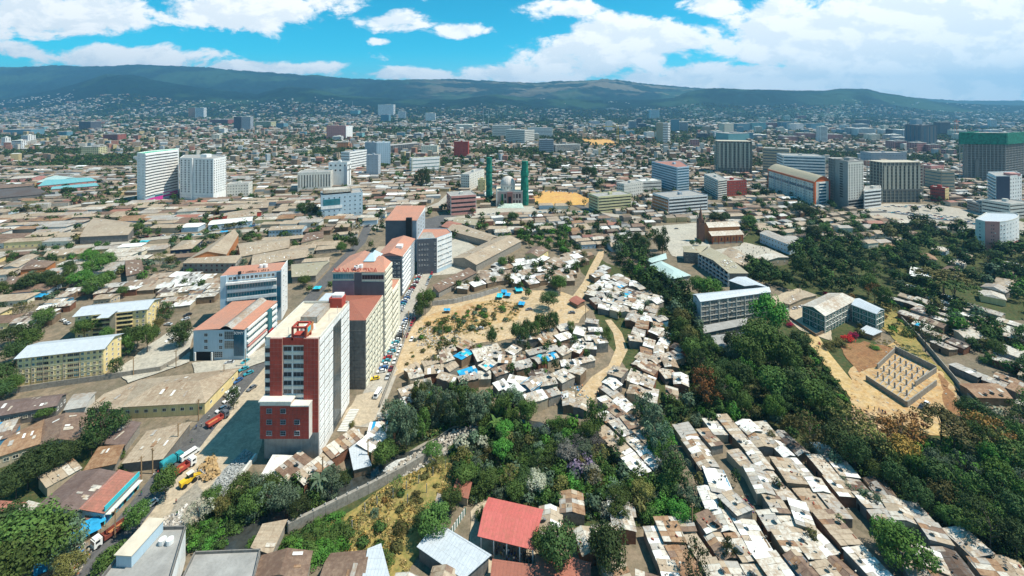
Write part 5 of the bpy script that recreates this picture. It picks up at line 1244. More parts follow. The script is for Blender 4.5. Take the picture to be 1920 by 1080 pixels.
# the green netted high-rise
Hn = 82
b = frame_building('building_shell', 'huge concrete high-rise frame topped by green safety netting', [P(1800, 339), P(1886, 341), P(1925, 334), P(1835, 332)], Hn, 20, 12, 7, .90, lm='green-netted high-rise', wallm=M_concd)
for e in (0, 1, 3):
    b.panel(e, -.02, 1.02, Hn - 18, Hn + 2.0, M_netw, 'safety_net', 1.2)
b.panel(0, .08, .16, 4, 60, M_concd, 'raw_wall', .5); b.panel(0, .33, .42, 0, 38, M_concd, 'raw_wall', .5)
# white and navy tower at the junction, pink round one
b = Bld('office_tower', 'white and navy tower with square windows at the junction', [P(1868, 402), P(1893, 402), P(1916, 398), P(1905, 388), P(1852, 390)], 45, M_white, lm='white and navy tower')
b.flat(RT['cement'], 1.2, M_white); b.panel(0, 0, 1, 0, 45.5, M_navy, 'navy_glass', .4); b.wins(1, 5, 9, 6, 44, 1.8, 1.8, G_dark, M_white); b.ribbon(4, 9, 8, 43, 2.0, G_dark, M_white, .05, .95, 2, .1, 1.2, M_white)
b.box('roof_terrace', M_pink, .6, .5, 45, (12, 8, 3))
mid('office_block', 'low banded wing of the white and navy tower', (1893, 412), (1930, 408), 24, 383, M_offw, G_dark, 8, 4, style='ribbon', fr=M_offw)
mid('office_block', 'open concrete porch block beside the navy glass', (1836, 402), (1866, 404), 22, 383, M_conc, G_dark, 5, 3, style='ribbon', fr=M_conc)
A = P(1846, 474); C2 = P(1874, 475)
arc = [P(1874, 475), P(1886, 473.5), P(1898, 470), P(1908, 465), P(1911, 459), P(1906, 454)]
b = Bld('office_tower', 'pink and white rounded tower block among the valley trees', [P(1829, 468), P(1847, 474)] + arc + [P(1850, 452)], 27, M_white, lm='rounded pink tower')
b.flat(RT['silver'], 1.0, M_offw); b.panel(1, 0, 1, 0, 28, M_pink, 'pink_wall', .3); b.wins(1, 2, 7, 4, 26, 1.0, 1.4, G_dark, M_pink, .35, .65); b.panel(0, 0, 1, 0, 27.5, M_offw, 'grey_wall', .2); b.wins(0, 1, 7, 4, 26, 1.4, 1.4, G_dark, M_white, .35, .65)
for e in (2, 3, 4, 5): b.wins(e, 2, 5, 8, 26, 1.4, 1.3, G_dark, M_white)
for e in (2, 3, 4): b.panel(e, 0, 1, 0, 7, M_pink, 'pink_base', .8)
# colourful blocks by the hotel
mid('apartment_block', 'pink and white balcony block beside the concrete hotel', (1746, 354), (1770, 352), 22, 312, M_pink, G_dark, 4, 7, sidewall=M_white)
mid('office_block', 'green glass block with brown and orange flanks', (1765, 360), (1790, 360), 26, 322, M_tan, G_teal, 5, 6, style='ribbon', fr=M_tan, sidewall=M_orange, lm='brown and orange block')
mid('apartment_block', 'ochre end-walled flats with dark balconies', (1744, 376), (1772, 380), 14, 350, M_redb, G_dark, 8, 4, sidewall=M_yellow, lm='ochre-ended flats')
mid('office_block', 'white framed low block with open bays', (1592, 392), (1652, 386), 20, 358, M_offw, G_dark, 9, 5, style='ribbon', fr=M_white, hh=2.2, pts=[P(1620, 392), P(1652, 388), P(1650, 380), P(1622, 382)], lm='white framed block')
mid('office_block', 'blue glass and white striped office behind the vaulted building', (1468, 342), (1548, 346), 40, 292, M_offw, G_blue, 12, 9, style='ribbon', fr=M_white, hh=2.2, lm='blue striped office')
mid('office_block', 'grey office with a wide blue glass corner', (1430, 326), (1480, 330), 34, 278, M_tan, G_blue, 10, 9, style='ribbon', fr=M_tan, hh=1.8, lm='blue-cornered office')
mid('round_tower', 'round banded tower with a brown crown', (1234, 270), (1262, 270), 60, 231, M_tan, G_dark, 6, 12, style='ribbon', fr=M_white, hh=2.6, lm='round banded tower',
    pts=[Vector((P(1248, 270).x + 23 * math.cos(t), P(1248, 270).y + 23 + 23 * math.sin(t), 0)) for t in [math.radians(-112.5 + 45 * k) for k in range(8)]])
mid('museum_block', 'ornate grey hall with a mansard roof behind the hotel', (1634, 312), (1700, 312), 30, 287, M_grey, G_dark, 12, 3, roof='grey')
# government campus
for (a, bb, dp, tp, m, lab) in (((923, 258), (957, 258), 60, 236, M_offw, 'cream slab of the government campus facing the trees'), ((948, 267), (984, 270), 50, 243, M_offw, 'window-banded corner block of the government campus'),
                               ((990, 258), (1036, 258), 26, 240, M_white, 'long white rear slab of the government campus'), ((1012, 289), (1038, 289), 24, 262, M_grey, 'square grey office below the campus'), ((1042, 288), (1088, 286), 20, 272, M_offw, 'low pale office with a flat white roof by the eucalyptus wood')):
    mid('government_block', lab, a, bb, dp, tp, m, G_dark, 14, 7, style='ribbon', fr=m, hh=2.0, lm='campus block' if 'corner' in lab else None)
# church
b = Bld('church', 'orange brick church with a slender spire and pale double roof', [P(1335.6, 458), P(1392.6, 455), P(1386, 446), P(1330, 449)], 8, M_orange, lm='brick church')
L = b.L; k = MB()
k.roofface((L[0].x - 1, L[0].y - 1, 8), (L[1].x + 1, L[1].y - 1, 8), (L[1].x + 1, L[1].y + 6.5, 10.6), (L[0].x - 1, L[0].y + 6.5, 10.6)); k.build('aisle_roof', RT['pale'], b.t)
a, d, Le, nr, rz = b.edge(0)
k = MB(); k.prism([(L[0].x, L[0].y + 6), (L[1].x, L[1].y + 6), (L[1].x, L[1].y + 17), (L[0].x, L[0].y + 17)], 0, 14); k.build('nave_wall', M_orange, b.t)
k = MB(); k.roofface((L[0].x - 1, L[0].y + 5.4, 14), (L[1].x + 1, L[1].y + 5.4, 14), (L[1].x + 1, L[1].y + 11.5, 17.5), (L[0].x - 1, L[0].y + 11.5, 17.5)); k.roofface((L[1].x + 1, L[1].y + 18, 14), (L[0].x - 1, L[0].y + 18, 14), (L[0].x - 1, L[0].y + 11.5, 17.5), (L[1].x + 1, L[1].y + 11.5, 17.5)); k.build('nave_roof', RT['pale'], b.t)
k = MB(); k.face([(L[0].x, L[0].y + 17, 14), (L[0].x, L[0].y + 6, 14), (L[0].x, L[0].y + 11.5, 17.2)]); k.build('gable', M_orange, b.t)
b.wins(0, 5, 1, 1.5, 7, 1.5, 3.2, G_dark, M_redb); 
for i in range(6): b.panel(0, i / 5.06, i / 5.06 + .012, 0, 7.8, M_redb, 'buttress', .5)
b.panel(0, 0, 1, 0, 1.6, M_stone, 'stone_plinth', .3)
k = MB(); tx, ty = -7, 9
k.box((tx, ty, 9), (5.5, 5.5, 18)); k.box((tx, ty, 19.5), (4.2, 4.2, 4))
for dx in (-2.3, 2.3):
    for dy in (-2.3, 2.3): k.cyl((tx + dx, ty + dy), .5, 18, 23, 6, r2=.05)
k.cyl((tx, ty), 2.4, 21.5, 33, 8, r2=.1); k.build('spire', MATS.get('spire_brown') or mat('spire_brown', (0.20, 0.10, 0.07), .9, .25, .4), b.t)
k = MB(); k.box((tx, ty, 34), (.15, .15, 2)); k.box((tx, ty, 34.2), (1.0, .15, .15)); k.build('cross', M_black, b.t)
raster([Vector((P(1335, 458).x - 12, P(1335, 458).y + s, 0)) for s in (0,)] + [P(1312, 470), P(1336, 458), P(1330, 445)], 1)
# mosque
b = Bld('mosque', 'grey domed mosque under construction between two green-netted minarets', xy(P(930, 387).x, P(980, 387).x, 552, 586), 19, mat('pale_mauve_stone', (0.40, 0.33, 0.31), .85, .2, .3, grime=.3), lm='domed mosque')
b.flat(RT['sand'], 1.2, M_offw); cx, cy = (b.L[1].x) / 2 - 2, 15
k = MB(); k.cyl((cx, cy), 9.4, 19, 26, 20); k.build('drum', M_offw, b.t)
k = MB(); pr = None
for i in range(9):
    t_ = i / 8 * math.pi / 2; r_, z_ = 9.8 * math.cos(t_ * .98), 26 + 11 * math.sin(t_)
    if pr: k.cyl((cx, cy), pr[0], pr[1], z_, 20, r2=r_)
    pr = (r_, z_)
k.cyl((cx, cy), .4, 37, 41, 6, r2=.05); k.build('dome', mat('dome_stone', (0.55, 0.51, 0.47), .8, .2, .3), b.t)
me = window_mesh(1.0, 3.2, G_dark, M_offw, 1, 1)
for i in range(12):
    t_ = 2 * math.pi * i / 12; place('window', me, b.t, (cx + 9.4 * math.cos(t_), cy + 9.4 * math.sin(t_), 20.8), t_ + math.pi / 2)
b.wins(0, 7, 2, 1, 17.5, 2.4, 5.8, G_dark, M_pink, .18, .95); b.panel(0, .42, .62, 0, 18.5, mat('mauve_arch', (0.30, 0.14, 0.12), .8, .2, .5), 'portal', 1.6); b.panel(0, .46, .58, 0, 13, M_dark, 'portal_shade_panel', 1.8)  # black panel paints the shade within the portal
b.panel(0, 0, .05, 0, 23, M_offw, 'corner_pier', 1.8); b.panel(0, .2, .27, 0, 16, M_net, 'safety_net', 1.0); b.wins(3, 5, 2, 1, 17.5, 2.2, 5, G_dark, M_pink)
k = MB(); k.face([(4, -2, 4), (34, -2, 4), (36, -12, .6), (2, -12, .6)]); k.face([(4, -2, 4), (34, -2, 4), (34, 0, 4.2), (4, 0, 4.2)]); k.build('entrance_canopy', mat('pale_green_canopy', (0.45, 0.55, 0.48), .7, .4, .5), b.t)
for (x0, x1, top, base, lab) in ((911, 923, 295, 374, 'green-netted minaret beside the tan block'), (976.5, 991, 302, 384, 'thicker green-netted minaret beside the orange soil lot')):
    p = P((x0 + x1) / 2, base); r_ = (x1 - x0) / 2 * p.y / F; hh_ = hgt(base, top)
    t = thing('minaret', lab, 'minaret', (p.x, p.y, 0), 0, 'minarets of the mosque', lm='minaret' if x0 < 950 else None); raster([(p.x - r_, p.y - r_), (p.x + r_, p.y - r_), (p.x + r_, p.y + r_), (p.x - r_, p.y + r_)], 2)
    k = MB(); k.cyl((0, 0), r_ * .6, 0, hh_ * .97, 10); k.build('shaft', M_offw, t)
    k = MB()
    for j in range(9):
        rr = r_ * (1 + .08 * math.sin(j * 2.3)) * (.9 if j > 6 else 1); k.cyl((math.sin(j) * .2, 0), rr, hh_ * j / 9, hh_ * (j + 1) / 9 - .1, 10, r2=rr * .96)
    k.build('safety_net', M_netw, t)
    k = MB(); k.cyl((0, 0), .25, hh_, hh_ + 3, 5); k.build('finial', M_conc, t)
# unfinished foundation on the far bank
c = [P(1700.7, 765), P(1755.5, 724), P(1755.5, 699), P(1678.5, 661), P(1623.7, 714)]
LM.append(('building plot', c[0].x, c[0].y))
t = thing('foundation_frame', 'roofless block walls and stub columns of a building plot', 'foundation', tuple(c[4])); raster(c, 1)
def wallrun(t, a, b, h, m, nm='wall', w=.4, gap=None):
    mb = MB(); a, b = Vector(a), Vector(b); d = b - a; L = d.length; rz = math.atan2(d.y, d.x); n = max(1, int(L / 3.2))
    mb.box((0, 0, h / 2), (L / n - .06, w, h)); me = mb.mesh('wall_panel', [m])
    for i in range(n):
        q = a + d * ((i + .5) / n); place('wall_panel', me, t, (q.x, q.y, 0), rz)
o = c[4]
for a, b2, hh_ in ((c[4], c[0], 3.0), (c[0], c[1], 3.2), (P(1715.5, 726), c[2], 3.2), (c[2], c[3], 3.2), (c[3], P(1645, 693), 3.0)):
    wallrun(t, a - o, b2 - o, hh_ * R.uniform(.8, 1.05), M_stone)
e1 = (c[0] - c[4]); e2 = (c[3] - c[4]); k = MB(); k.box((0, 0, 1.5), (.45, .45, 3.0)); cm = k.mesh('column', [M_conc]); k = MB(); k.box((0, 0, .2), (1, .35, .4)); bmx = k.mesh('ground_beam', [M_conc])
for i in range(1, 7):
    for j in range(1, 5):
        q = e1 * (i / 7) + e2 * (j / 5); place('column', cm, t, (q.x, q.y, 0))
for i in range(1, 7):
    q = e1 * (i / 7) + e2 * .5; place('ground_beam', bmx, t, (q.x, q.y, 0), math.atan2(e2.y, e2.x), (e2.length, 1, 1))
for j in range(1, 5):
    q = e2 * (j / 5) + e1 * .5; place('ground_beam', bmx, t, (q.x, q.y, 0), math.atan2(e1.y, e1.x), (e1.length, 1, 1))
# free-standing walls and fences
def wall_thing(nm, lab, pts, h, m, w=.35, px=True, panel=3.2, posts=False):
    q = [P(*p) for p in pts] if px else [Vector(p) for p in pts]; o = q[0]
    t = thing(nm, lab, 'fence' if 'fence' in nm else 'wall', tuple(o))
    for a, b2 in zip(q[:-1], q[1:]):
        wallrun(t, a - o, b2 - o, h, m, w=w)
        if posts:
            d = b2 - a; n = int(d.length / 3.2); k = MB(); k.box((0, 0, (h + .5) / 2), (.3, .5, h + .5)); me = k.mesh('post', [M_conc])
            for i in range(n): p = a - o + d * (i / n); place('post', me, t, tuple(p))
    return t
wall_thing('boundary_wall', 'long grey block wall in front of the yellow flats', [(0, 742), (90, 727), (200, 712), (300, 697), (330, 680), (356, 660)], 2.6, M_stone)
wall_thing('boundary_wall', 'curved concrete wall round the upper side of the clearing', [(811, 574), (850, 570), (893, 560), (934, 548)], 3.2, M_conc, posts=True)
wall_thing('street_wall', 'low stone wall between the parking street and the clearing', [(712, 765), (735, 705), (757, 645), (771, 603), (782, 575)], 1.6, M_stone)
wall_thing('retaining_wall', 'stone retaining wall with buttresses along the river', [(540, 1000), (610, 965), (690, 925), (760, 888), (803, 862)], 3.2, M_stone, 1.0, posts=True)
wall_thing('retaining_wall', 'pale retaining wall beside the gravel bank of the road', [(408, 950), (440, 912), (480, 858)], 1.6, M_offw, .8)
wall_thing('boundary_wall', 'dark wall along the far side of the building plot', [(1690, 600), (1740, 655), (1790, 715), (1850, 790)], 2.4, M_stone)
wall_thing('boundary_wall', 'low wall of the green school yard', [(1480, 598), (1500, 612), (1530, 632), (1552, 622)], 1.8, M_mud)
wall_thing('boundary_wall', 'faded red fence on the hillside at the frame edge', [(0, 574), (58, 552)], 2.6, M_redb)
q = [P(846, 1004), P(858, 985), (P(874, 962))]
t = thing('picket_fence', 'green and white striped school fence beside the yard', 'fence', tuple(q[0]))
kw = MB(); kw.box((0, 0, 1.1), (.55, .12, 2.2)); mw = kw.mesh('slat', [M_white]); kg = MB(); kg.box((0, 0, 1.1), (.55, .12, 2.2)); mg = kg.mesh('slat', [M_green])
d = q[2] - q[0]; n = int(d.length / .6)
for i in range(n):
    p = d * (i / n); place('slat', mw if i % 2 else mg, t, tuple(p), math.atan2(d.y, d.x))
# posts in the dry field
kk = MB(); kk.box((0, 0, 1.6), (.22, .22, 3.2)); pm_ = kk.mesh('fence_post', [M_conc])
for i, (x, y) in enumerate([(660, 995), (684, 962), (707, 950), (737, 935), (762, 920), (785, 908), (812, 893), (835, 880), (800, 925), (764, 945)], 1):
    p = P(x, y); o = place('fence_post', pm_, None, tuple(p)); tag(o, 'concrete post in the dry grass field, ' + ['one at the vine hedge', 'two up the slope', 'three up the slope', 'four by the wall', 'five by the wall', 'six by the wall', 'seven by the wall', 'eight at the upper corner', 'nine amid the field', 'ten among the bushes'][i - 1], 'post', 'concrete posts in the dry field')
# ------------------------------------------------------------------ far blocks one can tell apart
FB = [(0,18,203,215,'mauve-banded office','p'),(26,44,205,216,'orange painted block','o'),(35,56,214,224,'tan school block','t'),(16,31,180,191,'white hillside block','w'),(133,148,184,195,'white and mauve tower','w'),(150,178,187,195,'tan arcaded block','t'),
(278,289,189,201,'cream tower','c'),(303,325,192,205,'blank white tower','w'),(353,366,202,226,'white tower with an orange edge','o'),(366,382,202,226,'white ribbed tower','w'),(398,432,224,234,'brick-red hospital block','r'),(410,425,195,214,'pale grey tower','g'),
(425,442,196,214,'yellow framed tower','y'),(438,453,219,245,'dark grey tower','d'),(453,469,219,246,'blank concrete tower','g'),(12,60,243,254,'dark blue glass block','b'),(37,55,254,268,'white three-storey block','w'),(0,12,258,276,'white block at the frame edge','w'),
(20,38,264,281,'stepped white block','w'),(148,176,228,245,'dark scaffolded frame','d'),(192,220,252,265,'red-brown flats','r'),(150,182,276,292,'yellow-green flats','y'),(585,602,203,216,'black and white tower','d'),(607,628,212,222,'cream block','c'),
(640,658,205,220,'white office pair','w'),(657,673,207,224,'cyan glass tower','a'),(682,708,205,220,'white slab with a cyan corner','w'),(709,739,196,224,'large white banded tower','w'),(714,730,215,231,'teal glass block','b'),(745,761,209,226,'white twin tower','w'),
(797,816,212,230,'white flats','w'),(836,848,206,218,'slim grey tower','g'),(873,892,206,221,'offwhite tower frame','c'),(478,510,228,240,'pale yellow block','y'),(516,535,231,243,'teal and white block','b'),(630,652,267,280,'orange balcony flats','o'),
(550,577,282,290,'yellow colonnaded house','y'),(855,887,234,244,'offwhite campus block','c'),(1000,1020,199,210,'white distant pair','w'),(1064,1075,198,209,'pale pink tower','p'),(1098,1117,205,216,'blue-grey tower','b'),(1136,1156,203,222,'two-tone grey tower','g'),
(1219,1236,206,226,'bright white tower','w'),(1194,1204,222,237,'slim dark tower','d'),(1260,1275,224,248,'pale blue slab','b'),(1275,1292,229,248,'blue-grey slab','g'),(1105,1125,227,235,'small grey block','g'),(1296,1313,262,276,'pink end-walled flats','p'),
(1352,1405,250,268,'pale green glass block','a'),(1405,1440,253,262,'long grey block','g'),(1376,1408,232,247,'blue-green housing block','b'),(1409,1435,230,247,'teal housing block','a'),(1340,1347,216,226,'slim cream tower','c'),(1353,1370,216,226,'tan twin towers','t'),
(1440,1458,230,242,'dusty pink block','p'),(1465,1490,229,243,'blue and white block','b'),(1490,1508,232,245,'white and orange block','w'),(1497,1512,217,228,'red and white tower','r'),(1612,1632,225,238,'dark glass block','d'),(1607,1640,241,257,'white round-cornered hall','w'),
(1673,1695,243,256,'dark blue office','d'),(1690,1720,244,262,'grey-white ribbed office','g'),(1500,1532,250,262,'dusty pink housing row','p'),(1535,1580,252,263,'long salmon housing row','p'),(1675,1702,265,281,'salmon housing block','p'),(1714,1742,268,287,'larger salmon housing block','p'),
(1743,1766,272,288,'stepped salmon housing block','p'),(1776,1794,281,293,'low salmon housing block','p'),(1590,1606,240,256,'grey tower behind the pink rows','g'),(1630,1652,252,264,'offwhite stepped block','c'),(1575,1588,243,252,'teal-grey block','b')]
FM = dict(p=M_pink, o=mat('faded_orange_paint', (0.55, 0.25, 0.12), .8, .1, .2), t=M_tan, w=M_white, c=M_cream, r=mat('faded_red_paint', (0.36, 0.12, 0.09), .8, .1, .2), g=M_grey, y=M_yellowp, d=M_dgrey, b=mat('steel_blue_paint', (0.16, 0.30, 0.36), .6, .1, .2), a=mat('pale_teal_paint', (0.25, 0.50, 0.50), .6, .1, .2))
def far_block(x0, x1, top, base, lab, key, group=None, lm=False, name='building'):
    a, b2 = P(x0, base), P(x1, base); w = b2.x - a.x; h = hgt(base, top); dp = min(40, w * .7)
    rz = R.uniform(-.25, .25); 
    t = thing(name, lab, 'building', (a.x + w / 2, a.y + dp / 2, 0), rz, group); W = w / (math.cos(rz) + abs(math.sin(rz)) * .7); D = W * .7
    mb = MB(); mb.box((0, 0, h / 2), (W, D, h)); mb.build('wall', FM[key], t)
    mb = MB(); mb.box((0, 0, h + .4), (W + .6, D + .6, .8)); mb.box((W * .1, 0, h + 2.2), (W * .3, D * .35, 3.2)); mb.build('roof', M_offw if key in 'wcg' else M_conc, t)
    fl = max(2, int(h / 4.2)); n = max(3, int(W / 4.5)); mb = MB()
    rib = R.random() < .45
    for j in range(fl):
        z = h * (j + .5) / fl
        for s in (-1,):
            if rib: mb.box((0, s * D / 2, z), (W * .9, .5, h / fl * .42))
            else:
                for i in range(n): mb.box((W * ((i + .5) / n - .5), s * D / 2, z), (W / n * .5, .4, h / fl * .5))
        n2 = max(2, int(n * .6))
        for s in (-1, 1):
            for i in range(n2): mb.box((s * W / 2, D * ((i + .5) / n2 - .5), z), (.4, D / n2 * .45, h / fl * .5))
    mb.build('glazing', [G_blue if key in 'ba' else G_dark], t, stuff=True)
    raster([(a.x, a.y), (b2.x, a.y), (b2.x, a.y + dp), (a.x, a.y + dp)], 4)
    return t
FBT = []
for r_ in FB:
    FBT.append(far_block(*r_[:4], f"{r_[4]} standing far off {'below the hills' if r_[3] < 230 else 'above the low roofs'}", r_[5]))
# many more blocks of the business quarter, right of the campus
MIDB = []
rs = random.Random(5); R2 = R
def try_block(px, base, hh_, w):
    if len(MIDB) >= 215: return
    a = P(px, base)
    for dx in (-w / 2, 0, w / 2):
        for dy in (0, w * .6):
            if occ(a.x + dx, a.y + dy): return
    k = rs.choice('ggwwwwccctpbad'); s = (base - HY) / H
    x0 = px - w * s / 2; lk = {'g': 'grey', 'w': 'white', 'c': 'cream', 't': 'tan', 'p': 'dusty pink', 'b': 'steel blue', 'a': 'pale teal', 'd': 'dark grey', 'r': 'red', 'y': 'yellow', 'o': 'orange'}[k]
    t = far_block(x0, x0 + w * s, base - hh_ * s, base, None, k, 'blocks of the business quarter')
    MIDB.append((t, f"{lk} {'tower' if hh_ > w else 'block'}"))
for i in range(230):
    base = 208 + 60 * rs.random() ** 1.3; px = rs.uniform(1130, 1930)
    if rs.random() < .25: px = rs.uniform(1000, 1200); base = rs.uniform(208, 226)
    if len(MIDB) < 130: try_block(px, base, rs.uniform(14, 34) if rs.random() < .7 else rs.uniform(35, 60), rs.uniform(28, 55))
for i in range(105):
    try_block(rs.uniform(-20, 1130), 205 + 60 * rs.random() ** 1.5, rs.uniform(12, 26), rs.uniform(22, 40))
for i in range(26):
    try_block(rs.uniform(1200, 1900), rs.uniform(270, 372), rs.uniform(9, 20), rs.uniform(16, 30))
# dark ribbed tower and masts, cranes
mid('office_tower', 'dark tower with vertical fins far beyond the pink housing', (1727, 272), (1757, 272), 60, 235, M_dgrey, G_blue, 12, 1, style='grid', w=3, hh=56, z0=3, fr=M_blueg)
def crane(px, base, top, jib, lab, colr=M_yel, wd=3.0):
    p = P(px, base); h = hgt(base, top); t = thing('tower_crane', lab, 'crane', (p.x, p.y, 0)); k = MB()
    for dx in (-1, 1):
        for dy in (-1, 1): k.box((dx * wd / 2, dy * wd / 2, h / 2), (.5, .5, h))
    n = int(h / wd)
    for i in range(n):
        z = i * h / n; k.bar((-wd / 2, -wd / 2, z), (wd / 2, -wd / 2, z + h / n), .35); k.bar((wd / 2, -wd / 2, z + h / n), (wd / 2, wd / 2, z), .35)
    k.build('mast', colr, t); k = MB(); k.box((jib / 2 - 6, 0, h), (jib, 1.6, 1.8)); k.bar((0, 0, h + 8), (jib * .7, 0, h + 1), .4); k.bar((0, 0, h + 8), (-12, 0, h + 1), .4); k.box((0, 0, h + 4), (1.5, 1.5, 8)); k.build('jib', colr, t)
    k = MB(); k.box((-12, 0, h - 1.5), (5, 2.5, 3.5)); k.build('counterweight', M_conc, t)
crane(1158, 272, 237, -45, 'yellow tower crane beside the excavated orange ground', wd=5); crane(1793, 262, 228, 20, 'orange tower crane behind the green-netted high-rise', M_orangep, 7)
for i, (px, base, top) in enumerate([(906, 246, 204), (916, 246, 206), (661, 224, 190)]):
    p = P(px, base); h = hgt(base, top); k = MB(); k.bar((0, 0, 0), (0, 0, h), 2.2); k.bar((-3, 0, 0), (0, 0, h * .6), .6); k.bar((3, 0, 0), (0, 0, h * .6), .6)
    tag(k.build('radio_mast', M_grey, None, (p.x, p.y, 0)), ['slim radio mast behind the eucalyptus wood by the campus', 'twin radio mast closer to the campus slab', 'dark radio mast on the cyan glass tower'][i], 'mast')

# ------------------------------------------------------------------ shacks of the settlement
unit = MB(); unit.box((0, 0, .5), (1, 1, 1)); SH_WALL = {m.name: unit.mesh('wall', [m]) for m in (M_mud, M_stone, M_concd, M_tan, mat('blue_sheet_wall', (0.10, 0.28, 0.42), .8, .3, .6), mat('rusty_sheet_wall', (0.22, 0.10, 0.06), .9, .4, .8))}
CLUT = []; SHACKS = []; DISHSPOT = []; EXTRA = []
PAL = {'rust': (['tan'] * 9 + ['rust'] * 3 + ['brown'] * 2 + ['pale'] * 7 + ['white'] * 1 + ['grey'] * 4, 'rust-and-silver patched'), 'pale': (['pale'] * 7 + ['grey'] * 4 + ['white'] * 4 + ['tan'] * 2, 'pale silvery'),
       'brown': (['brown'] * 5 + ['tan'] * 6 + ['rust'] * 3 + ['pale'] * 1, 'brown rusty'), 'blue': (['blue'] * 4 + ['pale'] * 5 + ['aqua'] * 2 + ['grey'] * 3, 'blue-tarpaulined'), 'white': (['white'] * 6 + ['pale'] * 4 + ['grey'], 'white-roofed'), 'grey': (['grey'] * 6 + ['pale'] * 3 + ['dark'] * 2 + ['brown'], 'grey weathered')}
SHLOOK = {'mud_wall': 'mud-walled', 'stone_wall': 'stone-walled', 'dark_concrete': 'block-walled', 'tan_plaster': 'plastered', 'blue_sheet_wall': 'blue-walled', 'rusty_sheet_wall': 'tin-walled'}
def shack_sheets(w, d, h, kind, rise, pal, rs):
    """yields (centre, slope, size, tone) of the roof sheets in local axes, ridge along x"""
    tones = PAL[pal][0]; main = rs.choice(tones); out = []
    W, D = w + .5, d + .5
    nx = max(2, round(W / 1.6))
    segs = [(-D / 2, 0, h, h + rise), (D / 2, 0, h, h + rise)] if kind == 'gable' else [(-D / 2, D / 2, h + (0 if kind == 'shed' else rise), h + (rise if kind == 'shed' else 0))]
    for (y0, y1, z0, z1) in segs:
        L = math.hypot(y1 - y0, z1 - z0); ny = max(1, round(L / 2.2)); sl = math.atan2(z1 - z0, y1 - y0) if y1 > y0 else math.atan2(z1 - z0, y1 - y0)
        if y1 < y0: sl = math.atan2(z0 - z1, y0 - y1)
        for i in range(nx):
            j = 0
            while j < ny:
                n = 2 if (j + 1 < ny and rs.random() < .35) else 1
                t = (j + n / 2) / ny
                c = (W * ((i + .5) / nx - .5), y0 + (y1 - y0) * t, z0 + (z1 - z0) * t + .06 + rs.uniform(0, .1))
                out.append((c, sl, (W / nx * rs.uniform(.98, 1.06), L / ny * n * rs.uniform(.98, 1.05), 1), main if rs.random() < .55 else rs.choice(tones), rs.gauss(0, .02)))
                j += n
    return out
def make_shack(x, y, w, d, h, rz, pal, rs):
    kind = rs.choice(('gable', 'shed', 'shed', 'shed2')); rise = (d * .16 if kind == 'gable' else d * .09) * rs.uniform(.6, 1.3)
    wall = rs.choice([k_ for k_ in SH_WALL if 'blue' not in k_ or rs.random() < .2]); t = thing('shack', None, 'shack', (x, y, 0), rz, 'tin-roofed shacks of the settlement')
    place('wall', SH_WALL[wall], t, (0, 0, -.2), scale=(w, d, h + .2 + rise * .3))
    for (c, sl, sz, tone, yaw) in shack_sheets(w, d, h, kind, rise, pal, rs):
        place('roof_sheet', PATCHMESH[tone], t, c, scale=sz, rot=(sl + rs.gauss(0, .025), rs.gauss(0, .02), yaw))
    if rs.random() < .5:
        k = rs.choice((-1, 1)); place('door', SH_DOOR, t, (rs.uniform(-.3, .3) * w, k * (d / 2 + .03), 0), 0)
    for _ in range(rs.randint(1, 5)): CLUT.append((x + rs.uniform(-.4, .4) * w, y + rs.uniform(-.4, .4) * min(w, d), h + rise * .5 + .2))
    SHACKS.append((t, f"{PAL[pal][1]} {SHLOOK[wall]} shack", x, y))
    if rs.random() < .6: DISHSPOT.append((x + rs.uniform(-.3, .3) * w, y + rs.uniform(-.3, .3) * d, h + rise * .6 + .1))
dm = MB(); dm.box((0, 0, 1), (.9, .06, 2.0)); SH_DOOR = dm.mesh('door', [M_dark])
CAND = []
def rowfill(region, rdir, wr, dr, hr, pals, seed, gap=(.1, .9), lane=(2, 1.6), jit=.04, px=True, skip=.05, store=None):
    """rows of plots: rdir is the direction of the rows in degrees; wr along the row, dr across it"""
    rs = random.Random(seed); q = poly(region) if px else [Vector((a, b, 0)) for a, b in region]
    ca, sa = math.cos(math.radians(rdir)), math.sin(math.radians(rdir))
    U = [(p.x * ca + p.y * sa) for p in q]; V = [(-p.x * sa + p.y * ca) for p in q]
    v = min(V); k = 0; got = []
    while v < max(V):
        d = rs.uniform(*dr); u_ = min(U) + rs.uniform(0, 4)
        while u_ < max(U):
            w = rs.uniform(*wr); uc, vc = u_ + w / 2, v + d / 2 + rs.uniform(-.5, .5)
            x, y = uc * ca - vc * sa, uc * sa + vc * ca
            if rs.random() > skip and bool(inpoly(np.array([x]), np.array([y]), q)[0]):
                ok = not occ(x, y)
                for du, dv in ((-.42, -.42), (.42, -.42), (.42, .42), (-.42, .42)):
                    X, Y = (uc + du * w) * ca - (vc + dv * d) * sa, (uc + du * w) * sa + (vc + dv * d) * ca
                    if occ(X, Y): ok = False; break
                if ok: got.append((x, y, w, d * rs.uniform(.92, 1.04), rs.uniform(*hr), math.radians(rdir) + rs.gauss(0, jit), rs.choice(pals)))
            u_ += w + rs.uniform(*gap)
        v += d + rs.uniform(*gap) * .5 + (rs.uniform(.6, lane[1] * 1.6) if k % lane[0] == lane[0] - 1 else 0); k += 1
    for (x, y, w, d, h, rz, pal) in got:
        c, s_ = math.cos(rz), math.sin(rz)
        raster([(x + a * w / 2 * c - b * d / 2 * s_, y + a * w / 2 * s_ + b * d / 2 * c) for a, b in ((-1, -1), (1, -1), (1, 1), (-1, 1))])
    (CAND if store is None else store).extend(got)
R_ = ['rust'] * 9 + ['brown'] * 2 + ['pale'] * 5 + ['white'] * 1 + ['grey'] * 2
C_ = ['pale'] * 7 + ['white'] * 2 + ['brown'] + ['grey'] * 3 + ['rust'] * 3 + ['blue'] * 1
